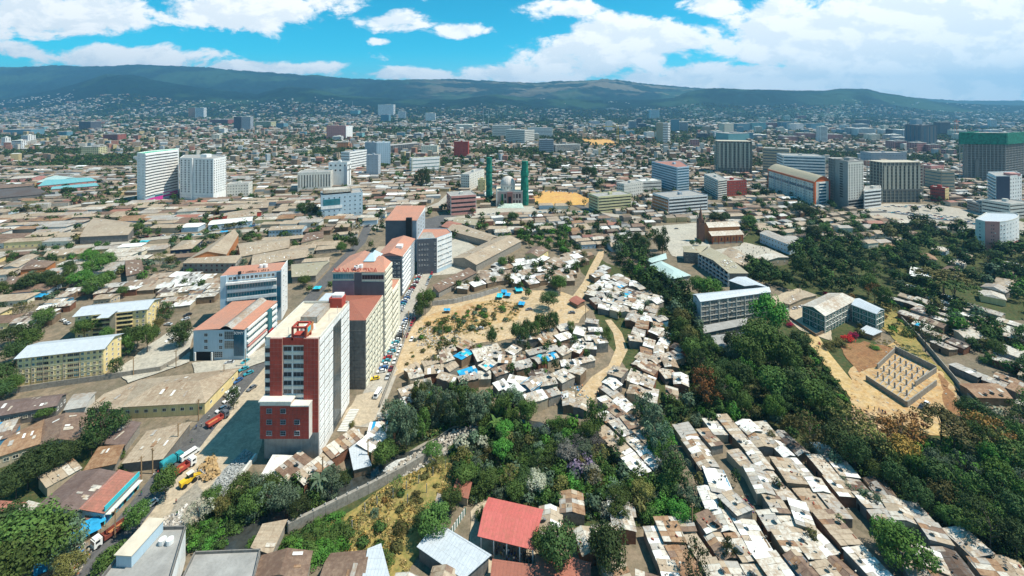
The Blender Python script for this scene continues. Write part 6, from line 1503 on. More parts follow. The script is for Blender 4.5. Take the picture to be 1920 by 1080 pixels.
raster(poly([(1365, 925), (1405, 930), (1430, 965), (1400, 965)]))
rowfill([(1256, 812), (1345, 802), (1430, 800), (1500, 850), (1525, 900), (1560, 960), (1660, 1080), (1760, 1230), (1180, 1230), (1085, 1120), (1080, 1060), (1100, 985), (1330, 985), (1332, 925)], 95, (5, 11), (4.5, 7), (2.4, 4.0), R_, 21, lane=(3, .8), jit=.16, gap=(0, .9), skip=.05)
rowfill([(1505, 855), (1560, 865), (1600, 900), (1640, 950), (1690, 1010), (1560, 935)], 88, (5, 9), (4.5, 6.5), (2.6, 3.4), R_, 22, lane=(2, 1))
rowfill([(1590, 905), (1640, 915), (1700, 965), (1780, 1010), (1920, 1060), (2000, 1120), (2000, 1250), (1800, 1250), (1690, 1080)], 76, (6, 11), (4.5, 7), (2.4, 3.8), R_, 23, lane=(3, .8), jit=.14, skip=.03)
rowfill([(1020, 950), (1095, 960), (1100, 1020), (1090, 1060), (1070, 1050), (1022, 1010)], 85, (7, 10), (5.5, 8), (2.8, 3.4), ['grey', 'pale', 'rust'], 24)
rowfill([(1126, 826), (1160, 856), (1205, 905), (1235, 908), (1262, 890), (1205, 820), (1185, 770), (1180, 745), (1120, 745), (1128, 790)], 118, (6, 10), (4.5, 6.5), (2.6, 3.6), R_, 36, lane=(4, .5), jit=.08, gap=(0, .3), skip=0)
rowfill([(1660, 560), (1700, 545), (1790, 560), (1960, 640), (1960, 800), (1880, 790), (1790, 700), (1720, 620)], 115, (7, 12), (5, 8), (2.6, 3.8), C_ + R_, 37, jit=.15, lane=(1, 3.5), skip=.22)
rowfill([(1030, 762), (1130, 740), (1290, 742), (1300, 765), (1220, 770), (1130, 800), (1070, 790)], 70, (6, 10), (5, 7), (2.6, 3.4), C_ + R_, 25, jit=.12)
rowfill([(1085, 560), (1095, 520), (1130, 505), (1180, 530), (1235, 568), (1245, 610), (1262, 650), (1285, 700), (1290, 745), (1200, 745), (1120, 738), (1150, 705), (1190, 665), (1184, 622), (1155, 592), (1110, 578)], 60, (5.5, 10), (4.5, 7), (2.8, 4.4), C_ + ['rust', 'brown'], 26, jit=.32, gap=(0, 1.4), lane=(2, 1.4), skip=.05)
rowfill([(915, 662), (985, 632), (1045, 616), (1100, 606), (1145, 640), (1145, 680), (1110, 700), (1080, 740), (1060, 780), (1000, 770), (930, 745), (860, 740), (790, 730), (760, 715), (800, 685), (860, 660)], 25, (5.5, 9.5), (4.5, 7), (2.8, 4.8), C_ + ['blue'] * 2, 27, jit=.38, lane=(2, 2.0), skip=.12, gap=(.2, 2.2))
rowfill([(705, 775), (730, 715), (790, 692), (850, 680), (850, 745), (780, 765), (725, 800)], 20, (5, 8.5), (4.5, 6.5), (2.6, 4.2), C_ + ['blue'] * 3, 28, jit=.4, skip=.12)
rowfill([(820, 552), (880, 520), (930, 500), (985, 488), (1040, 480), (1110, 478), (1115, 500), (1085, 520), (1070, 545), (1000, 540), (930, 535), (880, 545)], 30, (7, 12), (5.5, 8), (2.8, 3.6), ['pale', 'white', 'brown', 'grey', 'rust', 'brown', 'rust'], 29, jit=.38, gap=(.1, 1.8), lane=(2, 1.4), skip=.06)
rowfill([(590, 850), (640, 815), (700, 830), (740, 830), (745, 860), (700, 885), (640, 895), (540, 912), (500, 905), (510, 870)], 60, (8, 13), (6, 8), (3, 3.8), ['pale', 'white', 'grey', 'rust'], 30, jit=.1)
rowfill([(780, 1015), (1030, 1015), (1090, 1060), (1110, 1200), (700, 1200), (730, 1060)], 80, (7, 12), (5, 8), (2.8, 3.6), ['grey', 'brown', 'rust'], 31)
rowfill([(1680, 570), (1740, 560), (1800, 600), (1850, 660), (1900, 720), (1920, 780), (1880, 790), (1820, 735), (1760, 650)], 110, (8, 14), (6, 9), (2.8, 3.6), ['pale', 'white', 'brown', 'rust'], 32, jit=.12, skip=.3, lane=(1, 5))
rowfill([(-20, 800), (60, 780), (70, 800), (20, 830), (-30, 850)], 30, (7, 11), (5, 8), (2.8, 3.6), ['pale', 'blue', 'grey'], 33)
rowfill([(170, 790), (230, 775), (262, 790), (190, 900), (80, 930), (130, 870)], 60, (8, 12), (5, 8), (2.8, 3.6), ['pale', 'brown', 'rust'], 34, skip=.35)
rowfill([(40, 600), (140, 545), (240, 530), (300, 520), (412, 520), (412, 560), (305, 590), (290, 552), (150, 565), (50, 640)], 15, (7, 12), (6, 9), (2.8, 3.8), ['pale', 'white', 'brown', 'grey', 'rust', 'grey'], 35, jit=.15)
CAND.sort(key=lambda c: c[1])
rsh = random.Random(77)
for (x, y, w, d, h, rz, pal) in CAND[:300]: make_shack(x, y, w, d, h, rz, pal, rsh)
# the rest of the shacks past three hundred, joined
TONE = dict(white=(.72, .72, .70), pale=(.55, .54, .51), grey=(.38, .37, .35), tan=(.34, .275, .21), rust=(.29, .19, .125), brown=(.24, .18, .135), silver=(.5, .53, .56), salmon=(.34, .17, .13), blue=(.03, .30, .55), aqua=(.04, .5, .62), dark=(.12, .11, .10), mauve=(.2, .145, .125), mud=(.22, .155, .1))
BOXV = np.array([(-.5, -.5, 0), (.5, -.5, 0), (.5, .5, 0), (-.5, .5, 0), (-.5, -.5, 1), (.5, -.5, 1), (.5, .5, 1), (-.5, .5, 1)]); BOXF = [(4, 5, 6, 7), (0, 1, 5, 4), (1, 2, 6, 5), (2, 3, 7, 6), (3, 0, 4, 7)]
def boxes_obj(name, items, material, label=None):
    """items: (centre, size, euler, tone)"""
    V = []; T = []
    for (c, s, e, tone) in items:
        M = Matrix.Translation(c) @ e.to_matrix().to_4x4() @ Matrix.Diagonal((*s, 1)); m = np.array(M); V.append(BOXV @ m[:3, :3].T + m[:3, 3]); T.append([tone] * 5)
    if V: return joined(name, np.array(V), BOXF, np.array(T, dtype=float), material, label)
from mathutils import Euler
A_roof = attrmat('weathered_sheet_roofs', .7, .2, .5, .22); A_leaf = attrmat('distant_foliage', .9, .1, .12, .35)
items = []
for (x, y, w, d, h, rz, pal) in CAND[300:]:
    items.append(((x, y, -.1), (w, d, h + .2), Euler((0, 0, rz)), TONE['mud']))
    kind = rsh.choice(('gable', 'shed')); rise = d * .1
    Mz = Matrix.Translation((x, y, 0)) @ Matrix.Rotation(rz, 4, 'Z')
    for (c, sl, sz, tone, yaw) in shack_sheets(w, d, h, kind, rise, pal, rsh):
        items.append((Mz @ Vector(c), (sz[0], sz[1], .07), (Matrix.Rotation(rz + yaw, 3, 'Z') @ Matrix.Rotation(sl, 3, 'X')).to_euler(), TONE[tone]))
boxes_obj('rubble', [((x, y, z), (rsh.uniform(.2, .9), rsh.uniform(.15, .5), rsh.uniform(.15, .35)), Euler((0, 0, rsh.uniform(0, 3))), rsh.choice([(.1, .09, .08), (.2, .15, .1), (.35, .3, .25), (.05, .05, .05), (.5, .48, .42), (.3, .08, .05)])) for x, y, z in CLUT], A_roof, 'stones, tyres and scraps weighing down the shack roofs')
boxes_obj('shack_rows', items, A_roof, 'further tin-roofed shacks packed behind the clearing')

# ------------------------------------------------------------------ houses with tin roofs between and beyond
HOUSES = []
def grid_houses(region, rdir, wr, dr, hr, seed, pals, jit=.1, skip=.1, lane=(2, 3), gap=(.5, 3)):
    rowfill(region, rdir, wr, dr, hr, pals, seed, gap=gap, lane=lane, jit=jit, skip=skip, store=HOUSES)
Hp = ['tan'] * 9 + ['brown'] * 5 + ['pale'] * 2 + ['grey'] * 4 + ['rust'] * 2 + ['salmon'] * 1 + ['white']
# villas right of the church, shops left of the tall blocks, the market town
grid_houses([(1395, 395), (1560, 388), (1660, 425), (1720, 470), (1640, 470), (1560, 450), (1500, 465), (1420, 430)], 20, (10, 15), (9, 12), (3.5, 5), 51, ['tan'] * 6 + ['pale', 'grey', 'brown'], lane=(1, 6), gap=(3, 8), skip=.15)
grid_houses([(1650, 470), (1760, 520), (1920, 600), (1980, 640), (1980, 480), (1850, 520), (1800, 480), (1700, 430)], 35, (10, 16), (8, 12), (3.5, 5), 57, ['tan', 'pale', 'brown', 'grey', 'white', 'rust'], lane=(1, 12), gap=(5, 16), skip=.3)
grid_houses([(1180, 380), (1250, 400), (1240, 430), (1180, 470), (1110, 470), (1040, 430), (900, 430), (900, 412), (1100, 405)], 10, (9, 15), (7, 11), (3.5, 5), 52, Hp, skip=.15)
grid_houses([(-60, 600), (-60, 480), (300, 462), (420, 455), (560, 450), (640, 440), (690, 410), (700, 430), (660, 470), (600, 530), (555, 560), (545, 520), (410, 515), (300, 520), (140, 545), (0, 620)], 12, (12, 24), (8, 13), (3.5, 5.5), 53, Hp, jit=.08, skip=.10)
grid_houses([(-80, 476), (-80, 420), (300, 380), (600, 375), (600, 450), (400, 430), (300, 440)], 8, (14, 32), (9, 14), (4, 6), 54, Hp, jit=.06, skip=.08)
grid_houses([(590, 420), (690, 420), (830, 380), (850, 345), (600, 350)], 8, (10, 22), (8, 13), (3.5, 6), 55, Hp, jit=.15, skip=.12)
grid_houses([(985, 395), (1110, 395), (1110, 350), (1000, 345), (850, 345), (830, 400), (900, 400)], 5, (10, 18), (8, 12), (3.5, 6), 56, Hp, skip=.2)
for yb0, yb1, sd in ((430, 640, 61), (640, 900, 62)):
    W0, W1 = 1.3 * yb0, 1.3 * yb1
    rowfill([(-W0, yb0), (W0, yb0), (W1, yb1), (-W1, yb1)], 6, (9, 20), (7, 12), (3.2, 6), Hp, sd, gap=(.5, 5), lane=(2, 5), jit=.14, px=False, skip=.24, store=HOUSES)
HOUSES.sort(key=lambda c: c[1] ** 2 / (c[2] * c[3]))
hv = {}
def house_mesh(tone):
    if tone in hv: return hv[tone]
    mb = MB(); e = .54
    mb.roofface((-e, -e, 0), (e, -e, 0), (e * .8, 0, 1), (-e * .8, 0, 1)); mb.roofface((e, e, 0), (-e, e, 0), (-e * .8, 0, 1), (e * .8, 0, 1)); mb.rooftri((e, -e, 0), (e, e, 0), (e * .8, 0, 1)); mb.rooftri((-e, e, 0), (-e, -e, 0), (-e * .8, 0, 1))
    mb.uv = [(a_ * 15, b_ * 5) for a_, b_ in mb.uv]
    hv[tone] = mb.mesh('roof', [RT[tone]]); return hv[tone]
wallm = {m.name: unit.mesh('wall', [m]) for m in (M_tan, M_offw, M_stone, M_yellow, M_blueg, M_mud, M_cream)}
HLIST = []
RN = dict(tan='tan', brown='brown', pale='pale', grey='grey', rust='rusty', salmon='salmon', white='white')
WN = dict(tan_plaster='tan-walled', offwhite_paint='whitewashed', stone_wall='stone-walled', yellow_paint='yellow-walled', bluegrey_paint='blue-walled', mud_wall='mud-walled', cream_paint='cream-walled')
ups = MB(); ups.box((0, 0, .5), (1, 1, 1)); UW = window_mesh(1.4, 1.2, G_dark, M_offw)
for (x, y, w, d, h, rz, pal) in HOUSES[:295]:
    wn = rsh.choice(list(wallm)); t = thing('tin_roofed_house', None, 'house', (x, y, 0), rz, 'tin-roofed houses of the town')
    place('wall', wallm[wn], t, (0, 0, -.2), scale=(w, d, h + .2)); place('roof', house_mesh(pal), t, (0, 0, h - .02), scale=(w, d, d * rsh.uniform(.12, .2)))
    if y < 420:
        for i in range(max(1, int(w / 4.5))): place('window', UW, t, ((i + .5) / max(1, int(w / 4.5)) * w - w / 2, -d / 2 - .03, .9))
    elif rsh.random() < .5: pass
    HLIST.append((t, f"{RN[pal]}-roofed {WN[wn]} house", x, y))
# everything beyond, as far as the foot of the hills: one mass of roofs, one of trees
HV = np.array([(-.5, -.5, 0), (.5, -.5, 0), (.5, .5, 0), (-.5, .5, 0), (-.5, -.5, 1), (.5, -.5, 1), (.5, .5, 1), (-.5, .5, 1), (-.46, 0, 1.0), (.46, 0, 1.0)])
HF = [(0, 1, 5, 4), (1, 2, 6, 5), (2, 3, 7, 6), (3, 0, 4, 7), (4, 5, 9, 8), (6, 7, 8, 9), (5, 6, 9), (7, 4, 8)]
def far_houses(name, data, label=None, z=None):
    """data rows: x, y, w, d, h, rz, tone rgb, wall rgb"""
    a = np.array([r[:6] for r in data]); n = len(a)
    V = HV[None] * np.stack([a[:, 2], a[:, 3], a[:, 4]], -1)[:, None, :]; V[:, 8:, 2] += a[:, 3:4] * .13
    V[:, 4:8, :2] *= 1.06
    c, s = np.cos(a[:, 5])[:, None], np.sin(a[:, 5])[:, None]
    X = V[..., 0] * c - V[..., 1] * s + a[:, 0:1]; Y = V[..., 0] * s + V[..., 1] * c + a[:, 1:2]
    Z = V[..., 2] + (0 if z is None else np.asarray(z)[:, None])
    T = np.zeros((n, 8, 3)); T[:, :4] = np.array([r[7] for r in data])[:, None]; T[:, 4:] = np.array([r[6] for r in data])[:, None]
    return joined(name, np.stack([X, Y, Z], -1), HF, T, A_roof, label)
rf_ = random.Random(8)
WT = [(.36, .29, .21), (.50, .47, .41), (.24, .21, .17), (.48, .38, .2), (.33, .38, .40), (.22, .15, .1), (.35, .17, .12), (.28, .22, .16)]
def roofcol(rs, far=0):
    t = rs.choice(['tan'] * 7 + ['brown'] * 5 + ['pale'] * (3 + far) + ['grey'] * 5 + ['rust'] * 2 + ['salmon', 'white', 'dark']); k = rs.uniform(.55, 1.12); return tuple(min(.8, c * k) for c in TONE[t])
rows = [(x, y, w, d, h, rz, (lambda k_: tuple(c * k_ for c in TONE[pal]))(rf_.uniform(.55, 1.1)), rf_.choice(WT)) for (x, y, w, d, h, rz, pal) in HOUSES[295:]]
fx = random.Random(9); TREEPTS = []
def dens_field(x, y, seed=31, sc=260.0): return float(fbm(np.array([x / sc]), np.array([y / sc]), seed, 4)[0])
Y = 905.0; row_n = 0
XS = []; 
while Y < 4700:
    pit = 13.0 if Y < 1300 else (17.0 if Y < 2200 else 24.0 + (Y - 2200) / 220)
    n = int(2.5 * Y / pit); xs = (np.arange(n) + .5) / n * 2.5 * Y - 1.25 * Y + np.array([fx.uniform(-.35, .35) * pit for _ in range(n)])
    XS.append((xs, np.full(n, Y) + np.array([fx.uniform(-.3, .3) * pit for _ in range(n)]), np.full(n, pit))); Y += pit * (.95 if Y < 1300 else 1.25)
xa = np.concatenate([q[0] for q in XS]); ya = np.concatenate([q[1] for q in XS]); pa = np.concatenate([q[2] for q in XS])
tf = fbm(xa / 240, ya / 240, 31, 5, 1, .6); pxa = 960 + F * xa / ya
thr = np.interp(ya, [900, 1600, 2600, 4700], [.44, .47, .50, .54])
far_rows = []; zz = hillz(xa, ya)
for i in range(len(xa)):
    x, y = xa[i], ya[i]
    if y < 1650 and occ(x, y): continue
    if tf[i] < .43 + (0.05 if pxa[i] > 1000 else 0.0) + .04 * min(1, max(0, (y - 1500) / 800)) * (y < 2800): TREEPTS.append((x, y)); continue
    if y > 3400 and pxa[i] > 170 and not 590 < pxa[i] < 720 and fx.random() < .45: TREEPTS.append((x, y)); continue
    if fx.random() < (.26 if y < 1500 else (.34 if y < 2600 else .26)): TREEPTS.append((x, y)); continue
    w = min(26, pa[i]) * fx.uniform(.6, 1.1); h = fx.uniform(3, 5) if fx.random() < (.9 if y < 2000 else .7) else fx.uniform(7, 20)
    far_rows.append((x, y, w, w * fx.uniform(.5, .9), h, .1 + fx.gauss(0, .3), roofcol(fx, 0 if y < 1800 else (2 if y < 2600 else 6)), fx.choice(WT), max(0.0, zz[i] - 4)))
far_houses('distant_houses', rows + [r[:8] for r in far_rows], 'mass of low tin-roofed houses reaching to the hills', [0] * len(rows) + [r[8] for r in far_rows])
# houses climbing the hillsides
hr = []
for (px0, px1, y0, y1, n) in ((0, 140, 4100, 5300, 420), (140, 330, 4000, 4700, 140), (330, 700, 4100, 5200, 330), (700, 1000, 4000, 5000, 150), (1000, 1300, 4300, 5600, 330), (1300, 1700, 4000, 5100, 240), (1700, 1920, 4000, 5200, 320)):
    for _ in range(n):
        y = hr_y = fx.uniform(y0, y1); px = fx.uniform(px0, px1); x = (px - 960) * y / F
        if dens_field(x, y, 41, 420) < .56: continue
        zq = float(hillz(np.array([x]), np.array([y]))[0]); pyq = HY + F * (H - zq) / y
        if pyq < np.interp(px, [0, 60, 130, 200, 300, 600, 700, 1100, 1500, 1900], [168, 158, 160, 186, 190, 180, 184, 182, 185, 196]): continue
        hr.append((x, y, fx.uniform(9, 18), fx.uniform(8, 13), fx.uniform(4, 9), fx.uniform(-.5, .5), roofcol(fx, 2), (.66, .64, .58)))
zz = hillz(np.array([r[0] for r in hr]), np.array([r[1] for r in hr]))
far_houses('hillside_houses', hr, 'pale houses scattered up the forested hillsides', zz - 2)
# ------------------------------------------------------------------ trees: single ones, then those of the groves
WANT = []
def T(px, py, h, w, kind='broad', colr='mid'):
    p = P(px, py); k = 1.3 if py < 665 else 1.12
    if kind == 'bush': k = 1
    WANT.append((p.x, p.y, h * k, w * k, kind, colr, 1))
for a in [(310, 938, 9.5, 8), (258, 996, 8, 7), (336, 652, 11, 8, 'oval', 'dark'), (345, 648, 10, 7, 'oval', 'dark'), (276, 662, 12, 8.5, 'broad', 'mid'), (246, 660, 11, 9, 'broad', 'dark'), (258, 652, 9, 7), (218, 705, 8, 6, 'oval', 'dark'), (236, 668, 10, 7, 'oval', 'mid'), (158, 636, 9, 8, 'broad', 'mid'), (176, 632, 9, 8), (312, 602, 9, 7, 'oval', 'dark'), (297, 622, 6, 5, 'broad', 'olive'),
          (190, 850, 17, 11, 'sparse', 'dark'), (182, 830, 14, 9, 'sparse', 'dark'), (205, 832, 11, 10, 'broad', 'dark'), (172, 856, 9, 9, 'broad', 'dark'), (52, 918, 11, 12, 'broad', 'dark'), (88, 902, 12, 11, 'broad', 'dark'), (118, 888, 10, 9, 'broad', 'dark'), (70, 900, 10, 10, 'sparse', 'dark'), (30, 935, 9, 10, 'broad', 'dark'),
          (40, 1085, 16, 16, 'broad', 'mid'), (92, 1078, 14, 14, 'broad', 'mid'), (125, 1058, 10, 9, 'tall', 'grey'), (0, 1050, 13, 13, 'broad', 'dark'), (60, 1040, 11, 11, 'broad', 'mid'), (20, 1130, 15, 15, 'broad', 'mid'), (130, 1100, 8, 8, 'broad', 'olive'), (200, 1070, 6, 8, 'bush', 'mid'), (215, 1050, 5, 7, 'bush', 'mid'), (85, 788, 5, 6, 'broad', 'mid'), (235, 880, 4, 4, 'bush', 'mid'), (225, 860, 4, 4, 'bush', 'mid'),
          (450, 948, 9, 8, 'broad', 'mid'), (478, 940, 8, 7, 'broad', 'grey'), (508, 965, 9, 8, 'sparse', 'grey'), (535, 968, 9, 8, 'broad', 'grey'), (470, 972, 8, 8, 'broad', 'mid'), (600, 942, 9, 8, 'palm', 'grey'), (622, 936, 8, 7, 'tall', 'grey'), (592, 952, 7, 7, 'bush', 'mid'), (372, 992, 8, 8, 'sparse', 'white'), (398, 958, 7, 6, 'broad', 'mid'), (418, 968, 6, 6, 'broad', 'olive'), (505, 935, 7, 7, 'broad', 'mid'), (440, 985, 6, 7, 'bush', 'dark'), (560, 975, 6, 7, 'broad', 'dark'),
          (745, 838, 14, 8, 'tall', 'grey'), (762, 842, 14, 8, 'tall', 'grey'), (753, 820, 12, 7, 'tall', 'mid'), (792, 826, 11, 6, 'oval', 'mid'), (720, 882, 9, 8, 'broad', 'mid'), (726, 855, 7, 8, 'bush', 'mid'), (735, 800, 9, 7, 'tall', 'grey'), (805, 790, 8, 7, 'sparse', 'olive'), (845, 800, 12, 7, 'tall', 'grey'), (862, 804, 13, 8, 'tall', 'dark'), (885, 800, 12, 8, 'tall', 'grey'), (870, 790, 12, 7, 'tall', 'mid'), (820, 788, 12, 7, 'tall', 'grey'), (905, 792, 10, 8, 'tall', 'grey'), (950, 800, 11, 8, 'tall', 'mid'), (940, 792, 9, 7, 'broad', 'mid'), (990, 795, 9, 8, 'broad', 'mid'), (785, 760, 8, 7, 'broad', 'olive'), (800, 750, 8, 6, 'broad', 'grey'),
          (682, 842, 4, 5, 'bush', 'bright'), (660, 800, 3, 3, 'bush', 'olive'), (1115, 815, 12, 8, 'tall', 'mid'), (1105, 838, 9, 7, 'broad', 'mid'), (1163, 848, 7, 4, 'tall', 'mid'), (1210, 800, 11, 8, 'tall', 'grey'), (1222, 830, 12, 8, 'tall', 'grey'), (1235, 860, 12, 8, 'tall', 'grey'), (1245, 888, 10, 7, 'sparse', 'bright'), (1270, 930, 11, 8, 'tall', 'dark'), (1262, 900, 9, 8, 'tall', 'grey'),
          (1048, 1085, 13, 11, 'broad', 'dark'), (1022, 1062, 9, 8, 'broad', 'mid'), (1140, 1100, 15, 11, 'broad', 'dark'), (1130, 1060, 10, 8, 'broad', 'dark'), (1160, 985, 6, 6, 'broad', 'mid'), (1152, 998, 5, 5, 'bush', 'mid'), (812, 1012, 9, 10, 'broad', 'mid'), (848, 960, 7, 7, 'broad', 'mid'), (795, 1000, 6, 7, 'broad', 'dark'), (1306, 1110, 12, 9, 'sparse', 'dark'), (1366, 1058, 6, 4, 'tall', 'dark'), (1692, 1082, 12, 13, 'broad', 'bright'), (1672, 1040, 9, 9, 'broad', 'bright'), (1820, 1010, 8, 10, 'broad', 'mid'), (900, 975, 5, 4, 'bush', 'mid'), (703, 968, 3, 3.5, 'bush', 'grey'), (720, 1060, 4, 6, 'bush', 'mid'), (750, 1000, 4, 5, 'bush', 'olive'), (745, 925, 5, 5, 'sparse', 'mid'), (820, 880, 4, 6, 'sparse', 'olive'), (812, 860, 5, 7, 'broad', 'mid'), (850, 850, 4, 5, 'bush', 'bright'), (780, 935, 3, 4, 'bush', 'olive'),
          (797, 592, 13, 9.5, 'broad', 'mid'), (806, 575, 9, 7, 'broad', 'mid'), (785, 600, 8, 6, 'broad', 'dark'), (968, 648, 10, 6, 'broad', 'dark'), (980, 655, 9, 6, 'oval', 'dark'), (990, 645, 11, 7, 'broad', 'dark'), (1004, 642, 9, 5, 'oval', 'mid'), (1012, 636, 11, 6, 'broad', 'mid'), (1022, 634, 10, 5, 'oval', 'dark'), (1036, 632, 12, 6, 'broad', 'dark'), (922, 657, 10, 5, 'broad', 'dark'), (1072, 632, 7, 4.5, 'oval', 'mid'), (1028, 580, 9, 11, 'broad', 'dark'), (1050, 550, 10, 9, 'broad', 'mid'), (1042, 545, 8, 8, 'broad', 'mid'), (898, 580, 3, 6, 'bush', 'mid'), (910, 595, 4, 5, 'bush', 'mid'), (870, 600, 3, 4, 'bush', 'mid'), (820, 620, 4, 7, 'bush', 'mid'), (840, 620, 4, 7, 'bush', 'mid'), (862, 622, 5, 4, 'broad', 'mid'), (900, 666, 6, 5, 'broad', 'bright'), (885, 662, 5, 4, 'bush', 'mid'), (1120, 640, 5, 4, 'oval', 'mid'), (1138, 650, 8, 4, 'oval', 'mid'), (1055, 668, 5, 5, 'oval', 'mid'), (1078, 660, 5, 6, 'sparse', 'grey'), (990, 560, 6, 5, 'tall', 'mid'), (975, 545, 6, 5, 'tall', 'mid'), (942, 505, 8, 7, 'broad', 'mid'), (958, 500, 8, 7, 'sparse', 'olive'), (1015, 505, 7, 6, 'broad', 'dark'), (1082, 510, 8, 6, 'tall', 'mid'), (940, 520, 6, 5, 'tall', 'grey'),
          # left town
          (180, 520, 12, 14, 'broad', 'bright'), (165, 500, 11, 11, 'broad', 'bright'), (195, 505, 11, 12, 'broad', 'mid'), (150, 540, 10, 12, 'broad', 'bright'), (180, 555, 12, 12, 'broad', 'mid'), (200, 540, 10, 9, 'broad', 'bright'), (130, 525, 9, 8, 'broad', 'mid'), (168, 560, 8, 8, 'broad', 'mid'), (60, 548, 11, 12, 'broad', 'dark'), (85, 540, 10, 10, 'broad', 'dark'), (105, 545, 9, 9, 'broad', 'mid'), (40, 552, 8, 9, 'broad', 'dark'), (0, 560, 9, 9, 'broad', 'mid'), (130, 515, 9, 6, 'broad', 'dark'), (40, 600, 9, 9, 'sparse', 'olive'), (20, 650, 9, 10, 'broad', 'dark'), (30, 680, 10, 10, 'broad', 'dark'), (55, 660, 10, 9, 'broad', 'mid'), (82, 615, 9, 9, 'broad', 'mid'), (60, 640, 9, 8, 'tall', 'dark'), (5, 730, 11, 11, 'broad', 'dark'), (18, 745, 9, 9, 'broad', 'mid'), (0, 760, 9, 10, 'broad', 'dark'), (98, 592, 6, 5, 'broad', 'olive'), (300, 500, 9, 8, 'sparse', 'olive'), (322, 500, 8, 7, 'sparse', 'olive'), (258, 440, 10, 11, 'broad', 'mid'), (276, 446, 9, 8, 'broad', 'mid'), (230, 560, 7, 6), (262, 530, 6, 5), (345, 540, 6, 5, 'broad', 'mid'), (362, 544, 5, 4), (378, 545, 7, 6), (200, 640, 6, 6), (662, 470, 10, 9, 'broad', 'dark'), (640, 478, 9, 8, 'broad', 'mid'), (650, 460, 8, 8, 'broad', 'mid'), (695, 470, 8, 6, 'broad', 'mid'), (565, 405, 13, 10, 'broad', 'dark'), (585, 408, 14, 12, 'broad', 'dark'), (600, 415, 10, 8, 'broad', 'dark'), (575, 395, 9, 8, 'broad', 'dark'), (716, 432, 13, 5, 'tall', 'dark'), (570, 540, 7, 7, 'broad', 'mid'), (580, 550, 5, 5), (620, 545, 6, 5), (438, 768, 9, 4.5, 'oval', 'dark'), (330, 392, 12, 9, 'broad', 'dark'), (325, 378, 10, 8, 'broad', 'mid'), (232, 388, 8, 9, 'broad', 'mid'), (192, 392, 7, 6), (480, 378, 9, 8, 'broad', 'dark'), (470, 375, 8, 8), (125, 368, 12, 14, 'broad', 'dark'), (138, 366, 9, 9, 'broad', 'dark'),
          # square and mosque
          (790, 352, 22, 16, 'tall', 'dark'), (800, 350, 24, 12, 'tall', 'dark'), (782, 345, 18, 12, 'tall', 'dark'), (812, 338, 22, 8, 'tall', 'mid'), (824, 336, 20, 7, 'tall', 'mid'), (842, 334, 16, 8, 'tall', 'mid'), (868, 338, 18, 10, 'broad', 'mid'), (745, 335, 12, 10, 'broad', 'bright'), (752, 338, 10, 8, 'broad', 'bright'), (782, 382, 12, 8, 'broad', 'mid'), (962, 420, 11, 10, 'broad', 'dark'), (905, 425, 10, 7, 'broad', 'mid'), (900, 432, 7, 6, 'broad', 'mid'), (1002, 412, 9, 7, 'broad', 'dark'), (958, 338, 14, 12, 'broad', 'mid'), (950, 345, 12, 10, 'broad', 'dark'), (940, 340, 12, 10, 'broad', 'dark'), (1040, 322, 16, 12, 'tall', 'dark'), (1032, 320, 14, 12, 'broad', 'dark'), (1060, 328, 12, 12, 'broad', 'dark'), (1100, 340, 22, 16, 'broad', 'dark'), (1112, 338, 20, 14, 'broad', 'dark'), (1125, 352, 14, 12, 'broad', 'mid'), (1118, 358, 12, 12, 'broad', 'dark'), (1020, 330, 14, 12, 'broad', 'dark'),
          (1242, 478, 18, 10, 'tall', 'dark'), (1236, 470, 12, 9, 'broad', 'dark'), (1208, 480, 13, 10, 'broad', 'dark'), (1195, 465, 12, 9, 'broad', 'dark'), (1345, 420, 10, 14, 'broad', 'dark'), (1360, 416, 9, 12, 'broad', 'dark'), (1405, 430, 12, 12, 'broad', 'mid'), (1500, 408, 14, 14, 'broad', 'dark'), (1515, 412, 13, 12, 'broad', 'dark'), (1525, 455, 14, 14, 'broad', 'dark'), (1545, 445, 12, 10, 'broad', 'mid'), (1298, 464, 6, 5), (1310, 462, 6, 6, 'broad', 'dark'), (1420, 360, 12, 12, 'broad', 'mid'), (1432, 372, 14, 12, 'broad', 'dark'), (1385, 395, 9, 12, 'broad', 'mid'), (1425, 388, 10, 9, 'broad', 'mid'),
          # crimson bougainvillea, russet and umbrella trees on the far bank
          (1452, 588, 5, 5, 'bush', 'red'), (1458, 595, 5, 5, 'bush', 'red'), (1465, 604, 4, 4, 'bush', 'red'), (1480, 612, 4, 5, 'bush', 'red'), (1447, 580, 5, 5, 'bush', 'red'), (1590, 640, 4, 7, 'bush', 'red'), (1600, 632, 4, 6, 'bush', 'red'), (1575, 648, 5, 9, 'bush', 'olive'), (1555, 655, 5, 7, 'bush', 'olive'), (1548, 554, 3, 4, 'bush', 'red'), (1536, 650, 3, 2, 'bush', 'red'),
